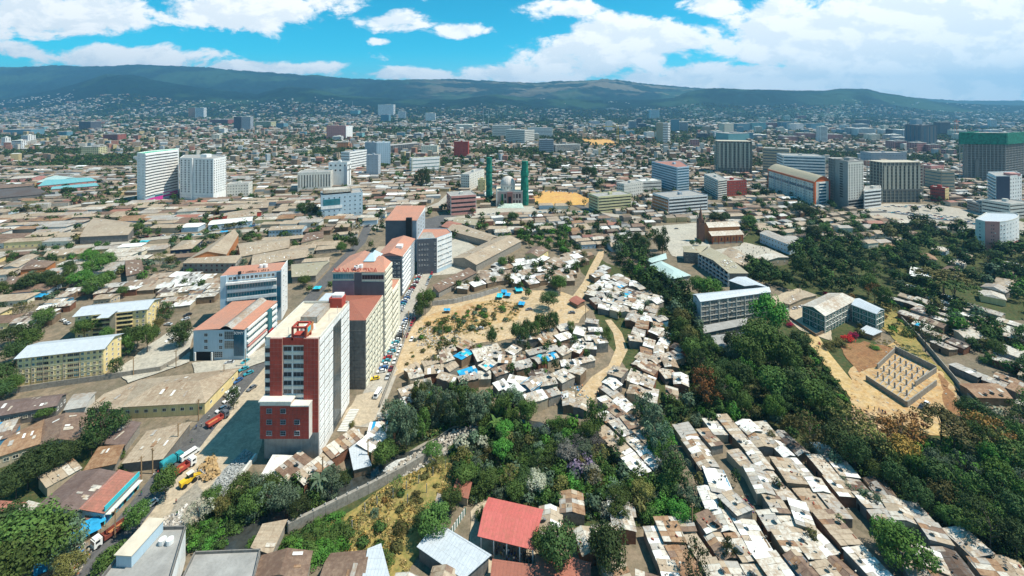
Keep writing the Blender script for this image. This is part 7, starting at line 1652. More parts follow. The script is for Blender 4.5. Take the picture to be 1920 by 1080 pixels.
          (1320, 755, 15, 11, 'sparse', 'autumn'), (1330, 770, 11, 10, 'sparse', 'autumn'), (1518, 850, 13, 13, 'sparse', 'olive'), (1590, 845, 16, 15, 'sparse', 'olive'), (1570, 865, 12, 12, 'broad', 'dark'), (1625, 870, 14, 13, 'sparse', 'olive'), (1690, 860, 14, 13, 'sparse', 'autumn'), (1710, 840, 12, 12, 'sparse', 'autumn'), (1665, 835, 10, 9, 'sparse', 'autumn'), (1765, 830, 12, 16, 'flat', 'olive'), (1790, 850, 12, 18, 'flat', 'olive'), (1850, 850, 14, 13, 'sparse', 'autumn'), (1870, 880, 13, 12, 'sparse', 'olive'), (1830, 795, 9, 9, 'broad', 'dark'), (1810, 790, 8, 8, 'broad', 'dark'), (1770, 560, 16, 26, 'flat', 'olive'), (1790, 575, 14, 20, 'flat', 'mid'), (1735, 660, 13, 12, 'sparse', 'dark'), (1640, 570, 11, 8, 'sparse', 'autumn'), (1655, 575, 11, 9, 'broad', 'mid'), (1700, 630, 6, 7, 'bush', 'mid'), (1640, 655, 3, 6, 'bush', 'bright'),
          (1425, 690, 22, 18, 'broad', 'mid'), (1440, 640, 20, 16, 'broad', 'bright'), (1400, 700, 18, 16, 'broad', 'mid'), (1465, 700, 18, 16, 'broad', 'mid'), (1505, 775, 16, 14, 'broad', 'mid'), (1540, 780, 11, 10, 'broad', 'mid'), (1490, 770, 16, 15, 'broad', 'dark'), (1455, 760, 15, 14, 'broad', 'mid'), (1330, 570, 14, 14, 'broad', 'bright'), (1310, 560, 12, 12, 'broad', 'mid'), (1500, 668, 12, 10, 'broad', 'dark')]:
    T(*a)
def zone(region, n, kinds, cols, hr, wr, seed, mind=3.5, avoid=True):
    """n trees over an area, no two closer than mind metres"""
    rs = random.Random(seed); q = poly(region); xs = [p.x for p in q]; ys = [p.y for p in q]; cell = {}; k = 0; tries = 0
    A = abs(sum(q[i].x * q[(i + 1) % len(q)].y - q[(i + 1) % len(q)].x * q[i].y for i in range(len(q)))) / 2
    while k < n and tries < n * 30:
        tries += 1; x, y = rs.uniform(min(xs), max(xs)), rs.uniform(min(ys), max(ys))
        if not inpoly(np.array([x]), np.array([y]), q)[0]: continue
        if avoid and occ(x, y): continue
        c = (int(x / mind), int(y / mind))
        if any((a, b) in cell and (cell[(a, b)][0] - x) ** 2 + (cell[(a, b)][1] - y) ** 2 < mind * mind for a in range(c[0] - 1, c[0] + 2) for b in range(c[1] - 1, c[1] + 2)): continue
        cell[c] = (x, y); k += 1; s = rs.random(); h = hr[0] + (hr[1] - hr[0]) * s
        WANT.append((x, y, h, wr[0] + (wr[1] - wr[0]) * s * rs.uniform(.8, 1.1), rs.choice(kinds), rs.choice(cols), 0))
DK = ['dark'] * 5 + ['mid'] * 3; MX = ['mid'] * 4 + ['dark'] * 2 + ['olive', 'grey', 'grey', 'bright']
zone([(1150, 478), (1165, 455), (1230, 500), (1300, 560), (1310, 610), (1330, 650), (1400, 650), (1470, 660), (1500, 730), (1525, 795), (1480, 800), (1400, 790), (1330, 770), (1312, 745), (1290, 700), (1262, 650), (1258, 590), (1195, 530)], 190, ['broad'] * 6 + ['tall', 'sparse'], DK + ['mid', 'mid', 'bright', 'olive', 'grey'], (8, 16), (7, 12), 1, 6.4)
zone([(1505, 660), (1530, 668), (1575, 720), (1590, 760), (1570, 790), (1520, 790), (1500, 740)], 22, ['broad', 'bush'], ['mid', 'dark', 'olive', 'bright'], (3, 7), (5, 8), 27, 4)
zone([(1250, 760), (1320, 770), (1500, 790), (1560, 830), (1500, 840), (1430, 795), (1260, 800)], 40, ['broad', 'bush', 'tall', 'sparse'], MX, (4, 9), (5, 8), 2, 4)
zone([(860, 850), (900, 805), (1000, 800), (1060, 800), (1130, 850), (1240, 930), (1330, 975), (1320, 985), (1120, 975), (1020, 950), (900, 940), (850, 910)], 130, ['broad'] * 3 + ['bush'] * 4 + ['sparse'] * 2 + ['palm'], MX + ['olive', 'white', 'grey', 'bright', 'bright', 'mid', 'mid'], (3.5, 8), (5, 8.5), 3, 3.6)
zone([(1060, 850), (1110, 845), (1140, 870), (1110, 900), (1060, 890)], 7, ['sparse', 'broad'], ['lilac', 'olive', 'lilac'], (5, 8), (7, 9), 4, 4)
zone([(1560, 880), (1640, 870), (1720, 880), (1800, 880), (1920, 900), (1960, 1080), (1900, 1060), (1780, 1000), (1700, 960), (1640, 910)], 80, ['broad'] * 4 + ['tall', 'sparse'], DK + ['bright', 'olive', 'grey', 'mid', 'mid', 'autumn'], (6, 14), (5, 11), 5, 5.2)
zone([(1540, 860), (1640, 940), (1690, 1000), (1670, 1010), (1560, 900), (1500, 845)], 34, ['tall', 'bush'], ['grey', 'grey', 'mid'], (4, 7), (4, 6), 6, 3)
zone([(1810, 800), (1960, 780), (1960, 900), (1860, 900)], 26, ['broad', 'sparse'], DK + ['autumn', 'white'], (8, 14), (8, 12), 7, 5)
zone([(1700, 850), (1800, 830), (1850, 900), (1760, 930)], 14, ['bush', 'broad'], ['bright'], (4, 6), (7, 9), 71, 4)
zone([(1480, 470), (1520, 455), (1600, 455), (1650, 500), (1640, 560), (1560, 555), (1500, 540), (1480, 510)], 44, ['broad'] * 4 + ['sparse'], DK + ['mid'], (11, 18), (9, 14), 8, 8)
zone([(1400, 500), (1450, 510), (1480, 545), (1450, 545), (1400, 530)], 16, ['broad'], DK, (9, 14), (9, 13), 81, 6)
zone([(1640, 440), (1700, 415), (1800, 425), (1840, 460), (1820, 510), (1740, 500), (1680, 480)], 38, ['broad'] * 3 + ['sparse', 'flat'], DK + ['mid', 'olive'], (11, 18), (10, 16), 9, 9)
zone([(1820, 480), (1960, 470), (1960, 540), (1860, 530)], 24, ['broad', 'sparse'], DK, (12, 18), (12, 16), 10, 8)
zone([(1660, 520), (1730, 530), (1760, 560), (1840, 600), (1920, 640), (1960, 740), (1890, 720), (1800, 640), (1700, 570)], 55, ['broad'] * 4 + ['sparse', 'bush'], MX + DK, (6, 13), (6, 12), 11, 5)
zone([(960, 430), (1020, 425), (1090, 440), (1100, 470), (1060, 490), (1000, 470), (960, 455)], 46, ['broad'] * 3 + ['bush'], ['mid', 'mid', 'dark', 'bright'], (6, 11), (7, 11), 12, 4.5)
zone([(1110, 420), (1170, 425), (1200, 470), (1160, 480), (1130, 470)], 22, ['broad', 'sparse'], DK + ['olive'], (7, 13), (6, 10), 13, 5)
zone([(1230, 300), (1170, 330), (1260, 345), (1300, 320)], 22, ['tall', 'broad'], DK, (12, 20), (10, 14), 14, 9)
zone([(1640, 480), (1700, 470), (1760, 520), (1900, 560), (1980, 640), (1980, 520), (1850, 520), (1760, 540), (1700, 520)], 60, ['broad'] * 4 + ['sparse', 'flat'], DK + MX, (7, 14), (8, 13), 26, 6)
zone([(1400, 400), (1560, 392), (1680, 430), (1640, 470), (1480, 470)], 60, ['broad'] * 3 + ['sparse'], MX, (6, 11), (6, 10), 15, 6)
zone([(1040, 262), (1060, 262), (1110, 285), (1060, 282)], 24, ['tall', 'broad'], DK, (12, 18), (14, 20), 16, 14)
zone([(0, 470), (300, 440), (560, 440), (600, 540), (300, 520), (0, 600)], 100, ['broad'] * 3 + ['sparse', 'tall'], MX, (5, 9), (5, 9), 17, 7)
zone([(540, 905), (700, 890), (640, 930), (560, 960), (430, 990), (420, 960)], 22, ['bush', 'broad', 'palm'], ['mid', 'grey', 'dark'], (3, 6), (4, 6), 18, 3)
zone([(355, 1000), (400, 985), (480, 985), (480, 1030), (360, 1035)], 34, ['bush'], ['bright', 'mid'], (2, 3.2), (4, 6), 19, 2.2)
zone([(540, 1010), (610, 975), (660, 990), (650, 1030), (590, 1060), (530, 1040)], 46, ['bush'], ['bright', 'mid', 'mid'], (2, 3.6), (4, 6.5), 20, 2.4, avoid=False)
zone([(780, 760), (860, 745), (1010, 790), (900, 800), (800, 800)], 34, ['tall', 'broad', 'bush'], ['grey', 'mid', 'dark'], (6, 12), (5, 8), 21, 4)
zone([(640, 980), (790, 890), (830, 900), (790, 1000), (740, 1060), (680, 1060)], 14, ['bush'], ['olive', 'olive', 'mid', 'autumn'], (.8, 2.2), (2, 6), 22, 5, avoid=False)
zone([(1250, 800), (1260, 900), (1290, 960), (1240, 935), (1215, 850), (1190, 780), (1210, 770)], 20, ['tall', 'bush'], ['grey', 'mid', 'bright'], (5, 9), (5, 8), 23, 4)
zone([(1590, 560), (1680, 560), (1750, 650), (1680, 640), (1600, 630)], 16, ['bush', 'broad'], ['olive', 'mid', 'bright', 'autumn'], (2, 6), (3, 7), 24, 5)
zone([(795, 672), (860, 645), (905, 655), (860, 690), (800, 700)], 9, ['broad', 'bush', 'oval'], ['mid', 'bright', 'olive'], (4, 8), (4, 6.5), 28, 4, avoid=False)
zone([(945, 690), (1000, 655), (1100, 640), (1110, 690), (1040, 740), (960, 730)], 16, ['oval', 'broad'], ['mid', 'dark', 'bright'], (5, 9), (3.5, 5.5), 29, 5, avoid=False)
zone([(1100, 520), (1230, 580), (1270, 700), (1180, 735), (1190, 640)], 14, ['oval', 'broad'], ['mid', 'dark', 'grey'], (5, 8), (3.5, 5.5), 30, 6, avoid=False)
zone([(830, 550), (1100, 480), (1100, 530), (980, 540)], 22, ['broad', 'sparse'], ['mid', 'dark', 'olive'], (6, 9), (5, 8), 31, 6, avoid=False)
zone([(790, 600), (980, 570), (960, 600), (900, 620), (850, 640), (760, 690)], 40, ['bush'], ['olive', 'mid', 'grey', 'bright'], (1, 3.2), (2, 6.5), 25, 3.5, avoid=False)
zone([(1260, 830), (1430, 810), (1560, 960), (1640, 1060), (1300, 1060)], 9, ['oval', 'broad', 'sparse'], ['mid', 'dark', 'olive'], (5, 8), (3.5, 5), 32, 9, avoid=False)
for t in WANT: pass
WANT.sort(key=lambda r: -(r[2] * r[3]) / r[1] ** 2 * (3 if r[6] else 1))
ntree = nbush = 0; REST = []
for (x, y, h, w, kind, colr, pr) in WANT:
    if kind == 'bush' and nbush < 150: nbush += 1; tree(x, y, h, w, kind, colr)
    elif kind != 'bush' and ntree < 296: ntree += 1; tree(x, y, h, w, kind, colr)
    else: REST.append((x, y, h, w, kind, colr))
# the remaining trees as one mass
def leafcloud(name, rows, nq, size, seed, label=None, z=None):
    """rows: x, y, h, w, rgb; nq leaf sprays per tree spread over its crown"""
    rs = np.random.RandomState(seed); N = len(rows)
    if not N: return
    a = np.array([r[:4] for r in rows], float); col = np.array([r[4] for r in rows], float)
    th = rs.rand(N, nq) * 6.283; zz = rs.uniform(-.7, 1, (N, nq)); rr = np.sqrt(np.clip(1 - zz * zz, 0, 1)); q = rs.uniform(.55, 1.0, (N, nq))
    lump = .8 + .3 * np.sin(th * 3 + a[:, :1]) * np.cos(zz * 4 + a[:, 1:2])
    d = np.stack([rr * np.cos(th), rr * np.sin(th), zz], -1); q = q * lump
    c = np.stack([a[:, 0:1] + d[..., 0] * q * a[:, 3:4] / 2, a[:, 1:2] + d[..., 1] * q * a[:, 3:4] / 2, a[:, 2:3] * (.56 + .44 * d[..., 2] * q)], -1)
    if z is not None: c[..., 2] += np.asarray(z)[:, None]
    nr = d + rs.uniform(-.5, .5, d.shape) + np.array([0, 0, .25]); nr /= np.linalg.norm(nr, axis=-1, keepdims=True)
    t = np.cross(nr, rs.uniform(-1, 1, d.shape)); t /= np.linalg.norm(t, axis=-1, keepdims=True) + 1e-9; b = np.cross(nr, t)
    s = size * a[:, 3][:, None, None] * rs.uniform(.6, 1.3, (N, nq, 1))
    V = np.stack([c - t * s, c - b * s * .7, c + t * s, c + b * s * .7], 2)
    tone = col[:, None, :] * rs.uniform(.55, 1.5, (N, nq, 1))
    return joined(name, V.reshape(N * nq, 4, 3), [(0, 1, 2, 3)], tone.reshape(N * nq, 1, 3), A_leaf, label)
CV = dict(dark=(.024, .048, .016), mid=(.045, .085, .022), bright=(.055, .14, .022), grey=(.075, .115, .07), olive=(.09, .09, .032), autumn=(.16, .09, .03), lilac=(.14, .11, .16), red=(.3, .01, .04), white=(.24, .25, .18))
leafcloud('grove_foliage', [(x, y, h, w, CV[c]) for (x, y, h, w, k, c) in REST], 230, .07, 1, 'further trees closing the groves of the valley')
rs = random.Random(3); und = []
def under(region, n, cols, hr, wr, seed):
    r = random.Random(seed); q = poly(region); xs = [p.x for p in q]; ys = [p.y for p in q]; k = t = 0
    while k < n and t < n * 20:
        t += 1; x, y = r.uniform(min(xs), max(xs)), r.uniform(min(ys), max(ys))
        if inpoly(np.array([x]), np.array([y]), q)[0] and not occ(x, y): k += 1; und.append((x, y, r.uniform(*hr), r.uniform(*wr), CV[r.choice(cols)]))
under([(1130, 470), (1300, 560), (1330, 650), (1560, 700), (1570, 800), (1330, 790), (1260, 760), (1240, 600)], 900, DK, (1, 3), (2.5, 5), 1)
under([(850, 850), (900, 800), (1060, 800), (1130, 850), (1350, 985), (1020, 970), (860, 940)], 900, MX, (.8, 2.4), (2, 4), 2)
under([(1500, 840), (1700, 860), (1920, 890), (1960, 1080), (1780, 1000), (1600, 900)], 500, DK, (1, 3), (2.5, 5), 3)
under([(1490, 640), (1530, 660), (1590, 740), (1600, 800), (1500, 800)], 260, MX, (.8, 2.2), (2, 4), 8)
under([(1640, 560), (1760, 560), (1920, 620), (1960, 740), (1800, 640)], 500, MX, (.8, 2.4), (2, 5), 4)
under([(360, 950), (560, 900), (640, 900), (560, 985), (360, 1040)], 260, MX, (.8, 2), (2, 3.5), 5)
under([(1480, 455), (1650, 455), (1650, 560), (1480, 540)], 300, DK, (1, 3), (3, 6), 6)
under([(720, 800), (1100, 790), (1000, 820), (860, 850)], 260, MX, (.8, 2.4), (2, 4), 7)
leafcloud('undergrowth', und, 36, .10, 2, 'low undergrowth covering the banks of the gully')
# rough dry grass and weeds
gr = []
def grass(region, n, cols, hr, wr, seed):
    r = random.Random(seed); q = poly(region); xs = [p.x for p in q]; ys = [p.y for p in q]; k = 0
    while k < n:
        x, y = r.uniform(min(xs), max(xs)), r.uniform(min(ys), max(ys))
        if inpoly(np.array([x]), np.array([y]), q)[0] and float(fbm(np.array([x / 7]), np.array([y / 7]), 5, 3)[0]) > .44: gr.append((x, y, r.uniform(*hr), r.uniform(*wr), r.choice(cols)))
        k += 1
DRY = [(.36, .24, .07), (.28, .20, .07), (.22, .19, .07), (.14, .15, .05), (.42, .31, .13)]
grass([(640, 1000), (700, 928), (790, 880), (850, 868), (870, 900), (850, 940), (800, 960), (800, 1020), (740, 1110), (640, 1080)], 2200, DRY, (.3, 1.0), (.8, 2.2), 1)
grass([(780, 612), (930, 562), (985, 572), (960, 610), (900, 640), (800, 670), (760, 690)], 2400, DRY + [(.08, .11, .035)] * 2, (.2, .8), (.8, 2.6), 2)
grass([(1590, 560), (1680, 560), (1830, 790), (1770, 700), (1640, 640)], 1500, DRY, (.3, 1.0), (.8, 2.4), 3)
leafcloud('dry_grass', gr, 16, .16, 9, 'tufts of dry grass and weeds in the open plots')
# trees of the far town, one mass
far_t = []
for (x, y) in TREEPTS:
    k = 1 + (fx.random() < .4)
    for _ in range(k): 
        sc = 1.0 if y < 1600 else (1.35 if y < 3000 else 2.0)
        far_t.append((x + fx.uniform(-5, 5) * sc, y + fx.uniform(-5, 5) * sc, fx.uniform(7, 13) * (1.0 if y < 3000 else 1.25), fx.uniform(8, 13) * sc, CV[fx.choice(['dark', 'dark', 'mid', 'mid', 'olive'])]))
for _ in range(2600):
    y = fx.uniform(400, 905); x = fx.uniform(-1.25, 1.25) * y
    if (not occ(x, y)) or (fx.random() < .3 and dens_field(x, y, 51, 90) < .47 and all(math.hypot(x - a_, y - b_) > 45 for n_, a_, b_ in LM)): far_t.append((x, y, fx.uniform(7, 12), fx.uniform(7, 11), CV[fx.choice(['dark', 'mid', 'mid', 'olive'])]))
nearf = [r for r in far_t if r[1] < 1300]; midf = [r for r in far_t if 1300 <= r[1] < 2200]; farf = [r for r in far_t if r[1] >= 2200]
leafcloud('town_treetops', nearf, 46, .13, 3, 'trees scattered among the low roofs of the town')
leafcloud('distant_treetops', midf, 18, .2, 4, 'distant trees standing thick among the roofs')
leafcloud('far_treetops', farf, 9, .30, 5, 'hazy treetops at the foot of the hills', np.maximum(0, hillz(np.array([r[0] for r in farf]), np.array([r[1] for r in farf])) - 3))

# ------------------------------------------------------------------ vehicles
CARM = {}
def car_meshes(colname):
    if colname in CARM: return CARM[colname]
    paint = {'white': (0.75, .75, .74), 'silver': (.45, .47, .49), 'grey': (.16, .17, .18), 'black': (.02, .02, .022), 'red': (.38, .025, .03), 'maroon': (.16, .02, .03), 'blue': (.03, .12, .32), 'teal': (.04, .32, .40), 'yellow': (.75, .50, .03), 'beige': (.45, .40, .30)}[colname]
    m = mat('car_paint_' + colname, paint, .3, .04, .2, spec=.6)
    k = MB()
    prof = [(-2.15, .35), (-2.2, .75), (-1.5, .95), (-.2, 1.0), (1.9, .98), (2.15, .8), (2.15, .35)]
    for s in (-1, 1):
        y = s * .82; k.face([(x, y, z) for x, z in (prof if s < 0 else prof[::-1])])
    for i in range(len(prof) - 1):
        (x0, z0), (x1, z1) = prof[i], prof[i + 1]; k.face([(x0, -.82, z0), (x0, .82, z0), (x1, .82, z1), (x1, -.82, z1)])
    k.face([(-.35, -.62, 1.46), (1.15, -.62, 1.46), (1.15, .62, 1.46), (-.35, .62, 1.46)])
    body = k.mesh('body', [m])
    g = MB(); A = [(-1.05, -.76, .98), (1.7, -.76, .98), (1.7, .76, .98), (-1.05, .76, .98)]; B = [(-.38, -.64, 1.45), (1.18, -.64, 1.45), (1.18, .64, 1.45), (-.38, .64, 1.45)]
    for i in range(4): g.face([A[i], A[(i + 1) % 4], B[(i + 1) % 4], B[i]])
    glass = g.mesh('window', [G_dark])
    w = MB()
    for i in range(10):
        a, b = 2 * math.pi * i / 10, 2 * math.pi * (i + 1) / 10
        w.face([(.33 * math.cos(a), -.1, .33 + .33 * math.sin(a)), (.33 * math.cos(b), -.1, .33 + .33 * math.sin(b)), (.33 * math.cos(b), .1, .33 + .33 * math.sin(b)), (.33 * math.cos(a), .1, .33 + .33 * math.sin(a))])
    for s in (-.1, .1): w.face([(.33 * math.cos(2 * math.pi * i / 10), s, .33 + .33 * math.sin(2 * math.pi * i / 10)) for i in range(10)][::(1 if s > 0 else -1)])
    wheel = w.mesh('wheel', [M_black])
    whole = MB(); 
    CARM[colname] = (body, glass, wheel); return CARM[colname]
CARS = []
def car(x, y, rz, colname, group, parts=True, z=.1, sc=1.0):
    b, g, w = car_meshes(colname)
    if parts:
        t = thing('parked_car', None, 'car', (x, y, z), rz, group); place('body', b, t); place('window', g, t)
        for dx in (-1.35, 1.3):
            for dy in (-.78, .78): place('wheel', w, t, (dx, dy, 0))
    else:
        t = place('parked_car', b, None, (x, y, z), rz); tag(t, None, 'car', group); place('window', g, t)
    CARS.append((t, f"{colname} car", x, y)); return t
cr = random.Random(12); CC = ['white'] * 5 + ['silver'] * 4 + ['grey'] * 2 + ['black', 'red', 'maroon', 'blue', 'teal']
g1 = 'cars parked along the street by the cream blocks'
yy = 207.0; i = 0
while yy < 262:
    car(-63.4 + cr.uniform(-.3, .3), yy, cr.uniform(-.15, .15) + .25, 'teal' if i < 7 and cr.random() < .6 else cr.choice(CC), g1); yy += cr.uniform(2.5, 3.0); i += 1
while yy < 345:
    car(-71.0 + cr.uniform(-.4, .4) + (yy - 262) * .01, yy, cr.uniform(-.15, .15) + .2, cr.choice(CC), g1); yy += cr.uniform(2.6, 3.4)
yy = 203.0
while yy < 330:
    if cr.random() < .8: car(-59.2 + cr.uniform(-.2, .2) - (2.5 if yy > 260 else 0), yy, math.pi / 2 + cr.uniform(-.05, .05), cr.choice(CC + ['grey', 'black']), 'cars parked along the low street wall')
    yy += cr.uniform(5.2, 7)
p = P(703, 712); car(p.x, p.y, .3, 'yellow', g1)
for (px, py, rz, c, gp) in [(440, 742, 1.1, 'white', 0), (428, 752, 1.1, 'white', 0), (446, 716, 1.2, 'blue', 0), (457, 694, .9, 'teal', 0), (466, 702, .9, 'teal', 0), (460, 680, 1.3, 'teal', 0), (430, 682, .2, 'silver', 1), (472, 730, 1.2, 'grey', 0), (415, 770, 1.1, 'white', 0), (281, 950, 1.15, 'white', 0), (268, 838, .3, 'blue', 1), (318, 640, 1.2, 'white', 1), (292, 628, .2, 'grey', 1), (348, 600, .9, 'silver', 1), (352, 592, .9, 'black', 1), (315, 610, 0, 'silver', 1), (118, 603, -.3, 'white', 1), (126, 608, -.3, 'silver', 1), (1475, 584, .3, 'white', 2), (1490, 580, .3, 'silver', 2), (1503, 577, .3, 'white', 2), (1737, 760, .6, 'white', 2), (1728, 766, .6, 'black', 2), (992, 582, .2, 'grey', 3), (1072, 588, 0, 'grey', 3), (900, 618, .2, 'silver', 3), (772, 638, 1.5, 'white', 3), (1268, 430, 0, 'grey', 4)]:
    p = P(px, py); car(p.x, p.y, rz, c, ['cars on the busy road', 'cars in the yards beside the road', 'cars beyond the gully', 'cars left in the clearing', None][gp])
for (a, b2, n, gp) in (((0, 452), (420, 440), 34, 'cars in the market street'), ((655, 415), (722, 410), 22, 'cars in the lot by the bank office'), ((650, 426), (700, 424), 12, 'cars in the lot by the bank office'), ((470, 424), (512, 418), 10, 'minibuses in the depot lot'), ((480, 418), (514, 412), 9, 'minibuses in the depot lot'),
                       ((1660, 388), (1760, 388), 20, 'traffic at the highway junction'), ((1650, 396), (1800, 410), 26, 'traffic at the highway junction'), ((1700, 402), (1860, 425), 22, 'traffic at the highway junction'), ((1640, 405), (1740, 422), 14, 'traffic at the highway junction'), ((880, 404), (1110, 397), 26, 'cars along the mosque road'), ((1010, 358), (1080, 362), 12, 'cars round the soil lot'), ((430, 385), (560, 372), 12, 'cars on the upper road')):
    for i in range(n):
        t_ = (i + cr.uniform(-.3, .3)) / n; p = P(a[0] + (b2[0] - a[0]) * t_, a[1] + (b2[1] - a[1]) * t_ + cr.uniform(-1.5, 1.5)); car(p.x, p.y, cr.uniform(-.3, .3) + (1.3 if 'lot' in gp else 0), cr.choice(CC), gp, parts=False)
WH = car_meshes('white')[2]
def truck(px, py, rz, cab, bed, lab, kind='open', L=7.5, sc=1.0):
    p = P(px, py); t = thing('truck', lab, 'truck', (p.x, p.y, .1), rz); k = MB(); k.box((-L / 2 + .9, 0, 1.55), (1.9, 2.3, 2.1)); k.box((-L / 2 + .95, 0, 2.75), (1.5, 2.1, .35)); k.build('cab', cab, t)
    k = MB(); k.box((-L / 2 - .03, 0, 2.0), (.06, 2.0, .8)); k.box((-L / 2 + .8, 0, 2.05), (1.0, 2.34, .7)); k.build('windscreen', G_dark, t)
    k = MB(); bl = L - 2.3; cx = L / 2 - bl / 2
    if kind == 'open':
        k.box((cx, 0, 1.0), (bl, 2.4, .25))
        for s in (-1, 1): k.box((cx, s * 1.2, 1.55), (bl, .1, 1.1))
        k.box((cx - bl / 2, 0, 1.7), (.12, 2.4, 1.4)); k.box((cx + bl / 2, 0, 1.5), (.1, 2.4, 1.0)); k.build('cargo_bed', bed, t); k = MB(); k.box((cx + .4, 0, 1.2), (bl * .6, 1.8, .35)); k.build('load', M_orange, t)
    else:
        k.box((cx, 0, 1.9), (bl, 2.4, 1.9)); k.box((cx, 0, 2.95), (bl * .96, 2.0, .3)); k.build('covered_body', bed, t)
    for x in (-L / 2 + 1.0, L / 2 - 1.0, L / 2 - 2.1):
        for s in (-1, 1): place('wheel', WH, t, (x, s * 1.05, 0), 0, scale=(1.45, 2.2, 1.45))
    return t
truck(345, 882, 4.25, M_white, M_redb, 'red open-bed truck behind the white van on the busy road', 'open', 7)
truck(322, 872, 4.25, mat('faded_teal_tarpaulin', (0.03, 0.28, 0.32), .8, .4, .8), mat('faded_teal_tarpaulin', (0.03, 0.28, 0.32), .8, .4, .8), 'turquoise tarpaulined truck parked on the verge', 'box', 6.6)
truck(206, 1008, 1.15, M_white, mat('rust_brown_paint', (0.22, 0.06, 0.04), .7, .2, .5), 'white-cabbed truck with rust-brown bed facing the market stalls', 'open', 8)
truck(408, 792, 4.25, M_dgrey, M_redb, 'dark truck in the shadow of the red tower', 'open', 8)
def van(px, py, rz, lab, body=M_white, L=5.6):
    p = P(px, py); t = thing('van', lab, 'van', (p.x, p.y, .1), rz); k = MB()
    pr = [(-L / 2, .4), (-L / 2, 1.1), (-L / 2 + 1.0, 2.05), (L / 2, 2.1), (L / 2, .4)]
    for s in (-1, 1): k.face([(x, s * .92, z) for x, z in (pr if s < 0 else pr[::-1])])
    for i in range(4): (x0, z0), (x1, z1) = pr[i], pr[i + 1]; k.face([(x0, -.92, z0), (x0, .92, z0), (x1, .92, z1), (x1, -.92, z1)][::-1])
    k.build('body', body, t); k = MB(); k.face([(-L / 2 + .12, -.8, 1.22), (-L / 2 + .12, .8, 1.22), (-L / 2 + .84, .8, 1.95), (-L / 2 + .84, -.8, 1.95)][::-1]); 
    for s in (-1, 1): k.box((.3, s * .93, 1.6), (L * .7, .03, .5))
    k.build('window', G_dark, t)
    for x in (-L / 2 + .9, L / 2 - 1.0):
        for s in (-1, 1): place('wheel', WH, t, (x, s * .85, 0))
van(356, 856, 4.25, 'white minibus driving ahead of the red truck', L=6.2); van(708, 742, 1.45, 'white van waiting at the mouth of the parking street'); van(436, 738, 4.3, 'white minibus at the kerb by the yellow warehouse', L=6)
# yellow wheel loader with its bucket down
p = P(357, 905); t = thing('wheel_loader', 'yellow wheel loader with wide bucket digging the road verge', 'loader', (p.x, p.y, .1), 4.2)
k = MB(); k.box((1.6, 0, 1.5), (3.0, 1.9, 1.3)); k.box((-.6, 0, 1.2), (1.6, 1.2, .9)); k.build('chassis', M_yel, t)
k = MB(); k.box((0.1, 0, 2.7), (1.5, 1.5, 1.5)); k.build('cab_glass', G_dark, t); k = MB(); k.box((.1, 0, 3.5), (1.9, 1.8, .2)); k.build('cab_roof', M_cream, t)
for s in (-1, 1):
    k = MB(); k.bar((-.2, s * .5, 2.1), (-2.6, s * .5, 1.2), .3); k.bar((-2.6, s * .5, 1.2), (-3.6, s * .5, .5), .3); k.build('lift_arm', M_yel, t)
k = MB(); k.box((-4.1, 0, .2), (1.3, 2.9, .15)); k.box((-3.5, 0, .7), (.15, 2.9, 1.1)); k.box((-4.0, 1.45, .6), (1.1, .1, .9)); k.box((-4.0, -1.45, .6), (1.1, .1, .9)); k.build('bucket', M_grey, t)
for x in (-.9, 2.1):
    for s in (-1, 1): place('wheel', WH, t, (x, s * 1.05, 0), scale=(2.1, 3, 2.1))
# ------------------------------------------------------------------ people
def person_mesh(pose, seed):
    me = bpy.data.meshes.new('person_skeleton'); a = .12 if pose else 0
    V = [(0, 0, .95), (0, 0, 1.15), (0, 0, 1.38), (0, 0, 1.50), (0, 0, 1.60), (0, 0, 1.70),
         (.10, 0, .90), (.11, -a * 1.2, .50), (.11, -a, .06), (.11, -a - .14, .03), (-.10, 0, .90), (-.11, a, .50), (-.11, a * 2.2, .06), (-.11, a * 2.2 - .14, .03),
         (.17, 0, 1.40), (.23, a * .5, 1.14), (.22, a * .5 - .1 - a, .90), (-.17, 0, 1.40), (-.23, -a * .5, 1.14), (-.22, -.08 - a, .90)]
    E = [(0, 1), (1, 2), (2, 3), (3, 4), (4, 5), (0, 6), (6, 7), (7, 8), (8, 9), (0, 10), (10, 11), (11, 12), (12, 13), (2, 14), (14, 15), (15, 16), (2, 17), (17, 18), (18, 19)]
    rad = [.14, .13, .15, .06, .10, .085, .09, .065, .045, .035, .09, .065, .045, .035, .06, .045, .032, .06, .045, .032]
    me.from_pydata(V, E, []); o = bpy.data.objects.new('person_skeleton', me); COL.objects.link(o)
    m = o.modifiers.new('skin', 'SKIN'); s = me.skin_vertices[0].data if me.skin_vertices else None
    if s is None:
        bpy.context.view_layer.objects.active = o; o.select_set(True)
        try: bpy.ops.mesh.customdata_skin_add()
        except Exception: pass
        s = me.skin_vertices[0].data
    for i, r_ in enumerate(rad): s[i].radius = (r_, r_ * (.75 if i < 3 else 1))
    s[0].use_root = True
    dg = bpy.context.evaluated_depsgraph_get(); ev = bpy.data.meshes.new_from_object(o.evaluated_get(dg)); ev.name = 'person'
    bpy.data.objects.remove(o); bpy.data.meshes.remove(me); return ev
SKIN = mat('brown_skin', (0.13, 0.07, 0.04), .6, .1, 1.0); HAIR = mat('black_hair', (0.012, 0.01, 0.01), .9, .1, 1)
CLOTH = {k: mat('cloth_' + k.replace(' ', '_'), v, .9, .15, 2.) for k, v in {'white': (.7, .7, .68), 'red': (.4, .04, .04), 'dark': (.03, .03, .04), 'blue': (.04, .09, .25), 'yellow': (.55, .40, .08), 'green': (.05, .18, .08), 'grey': (.2, .2, .2), 'orange': (.6, .2, .04)}.items()}
PM = {}
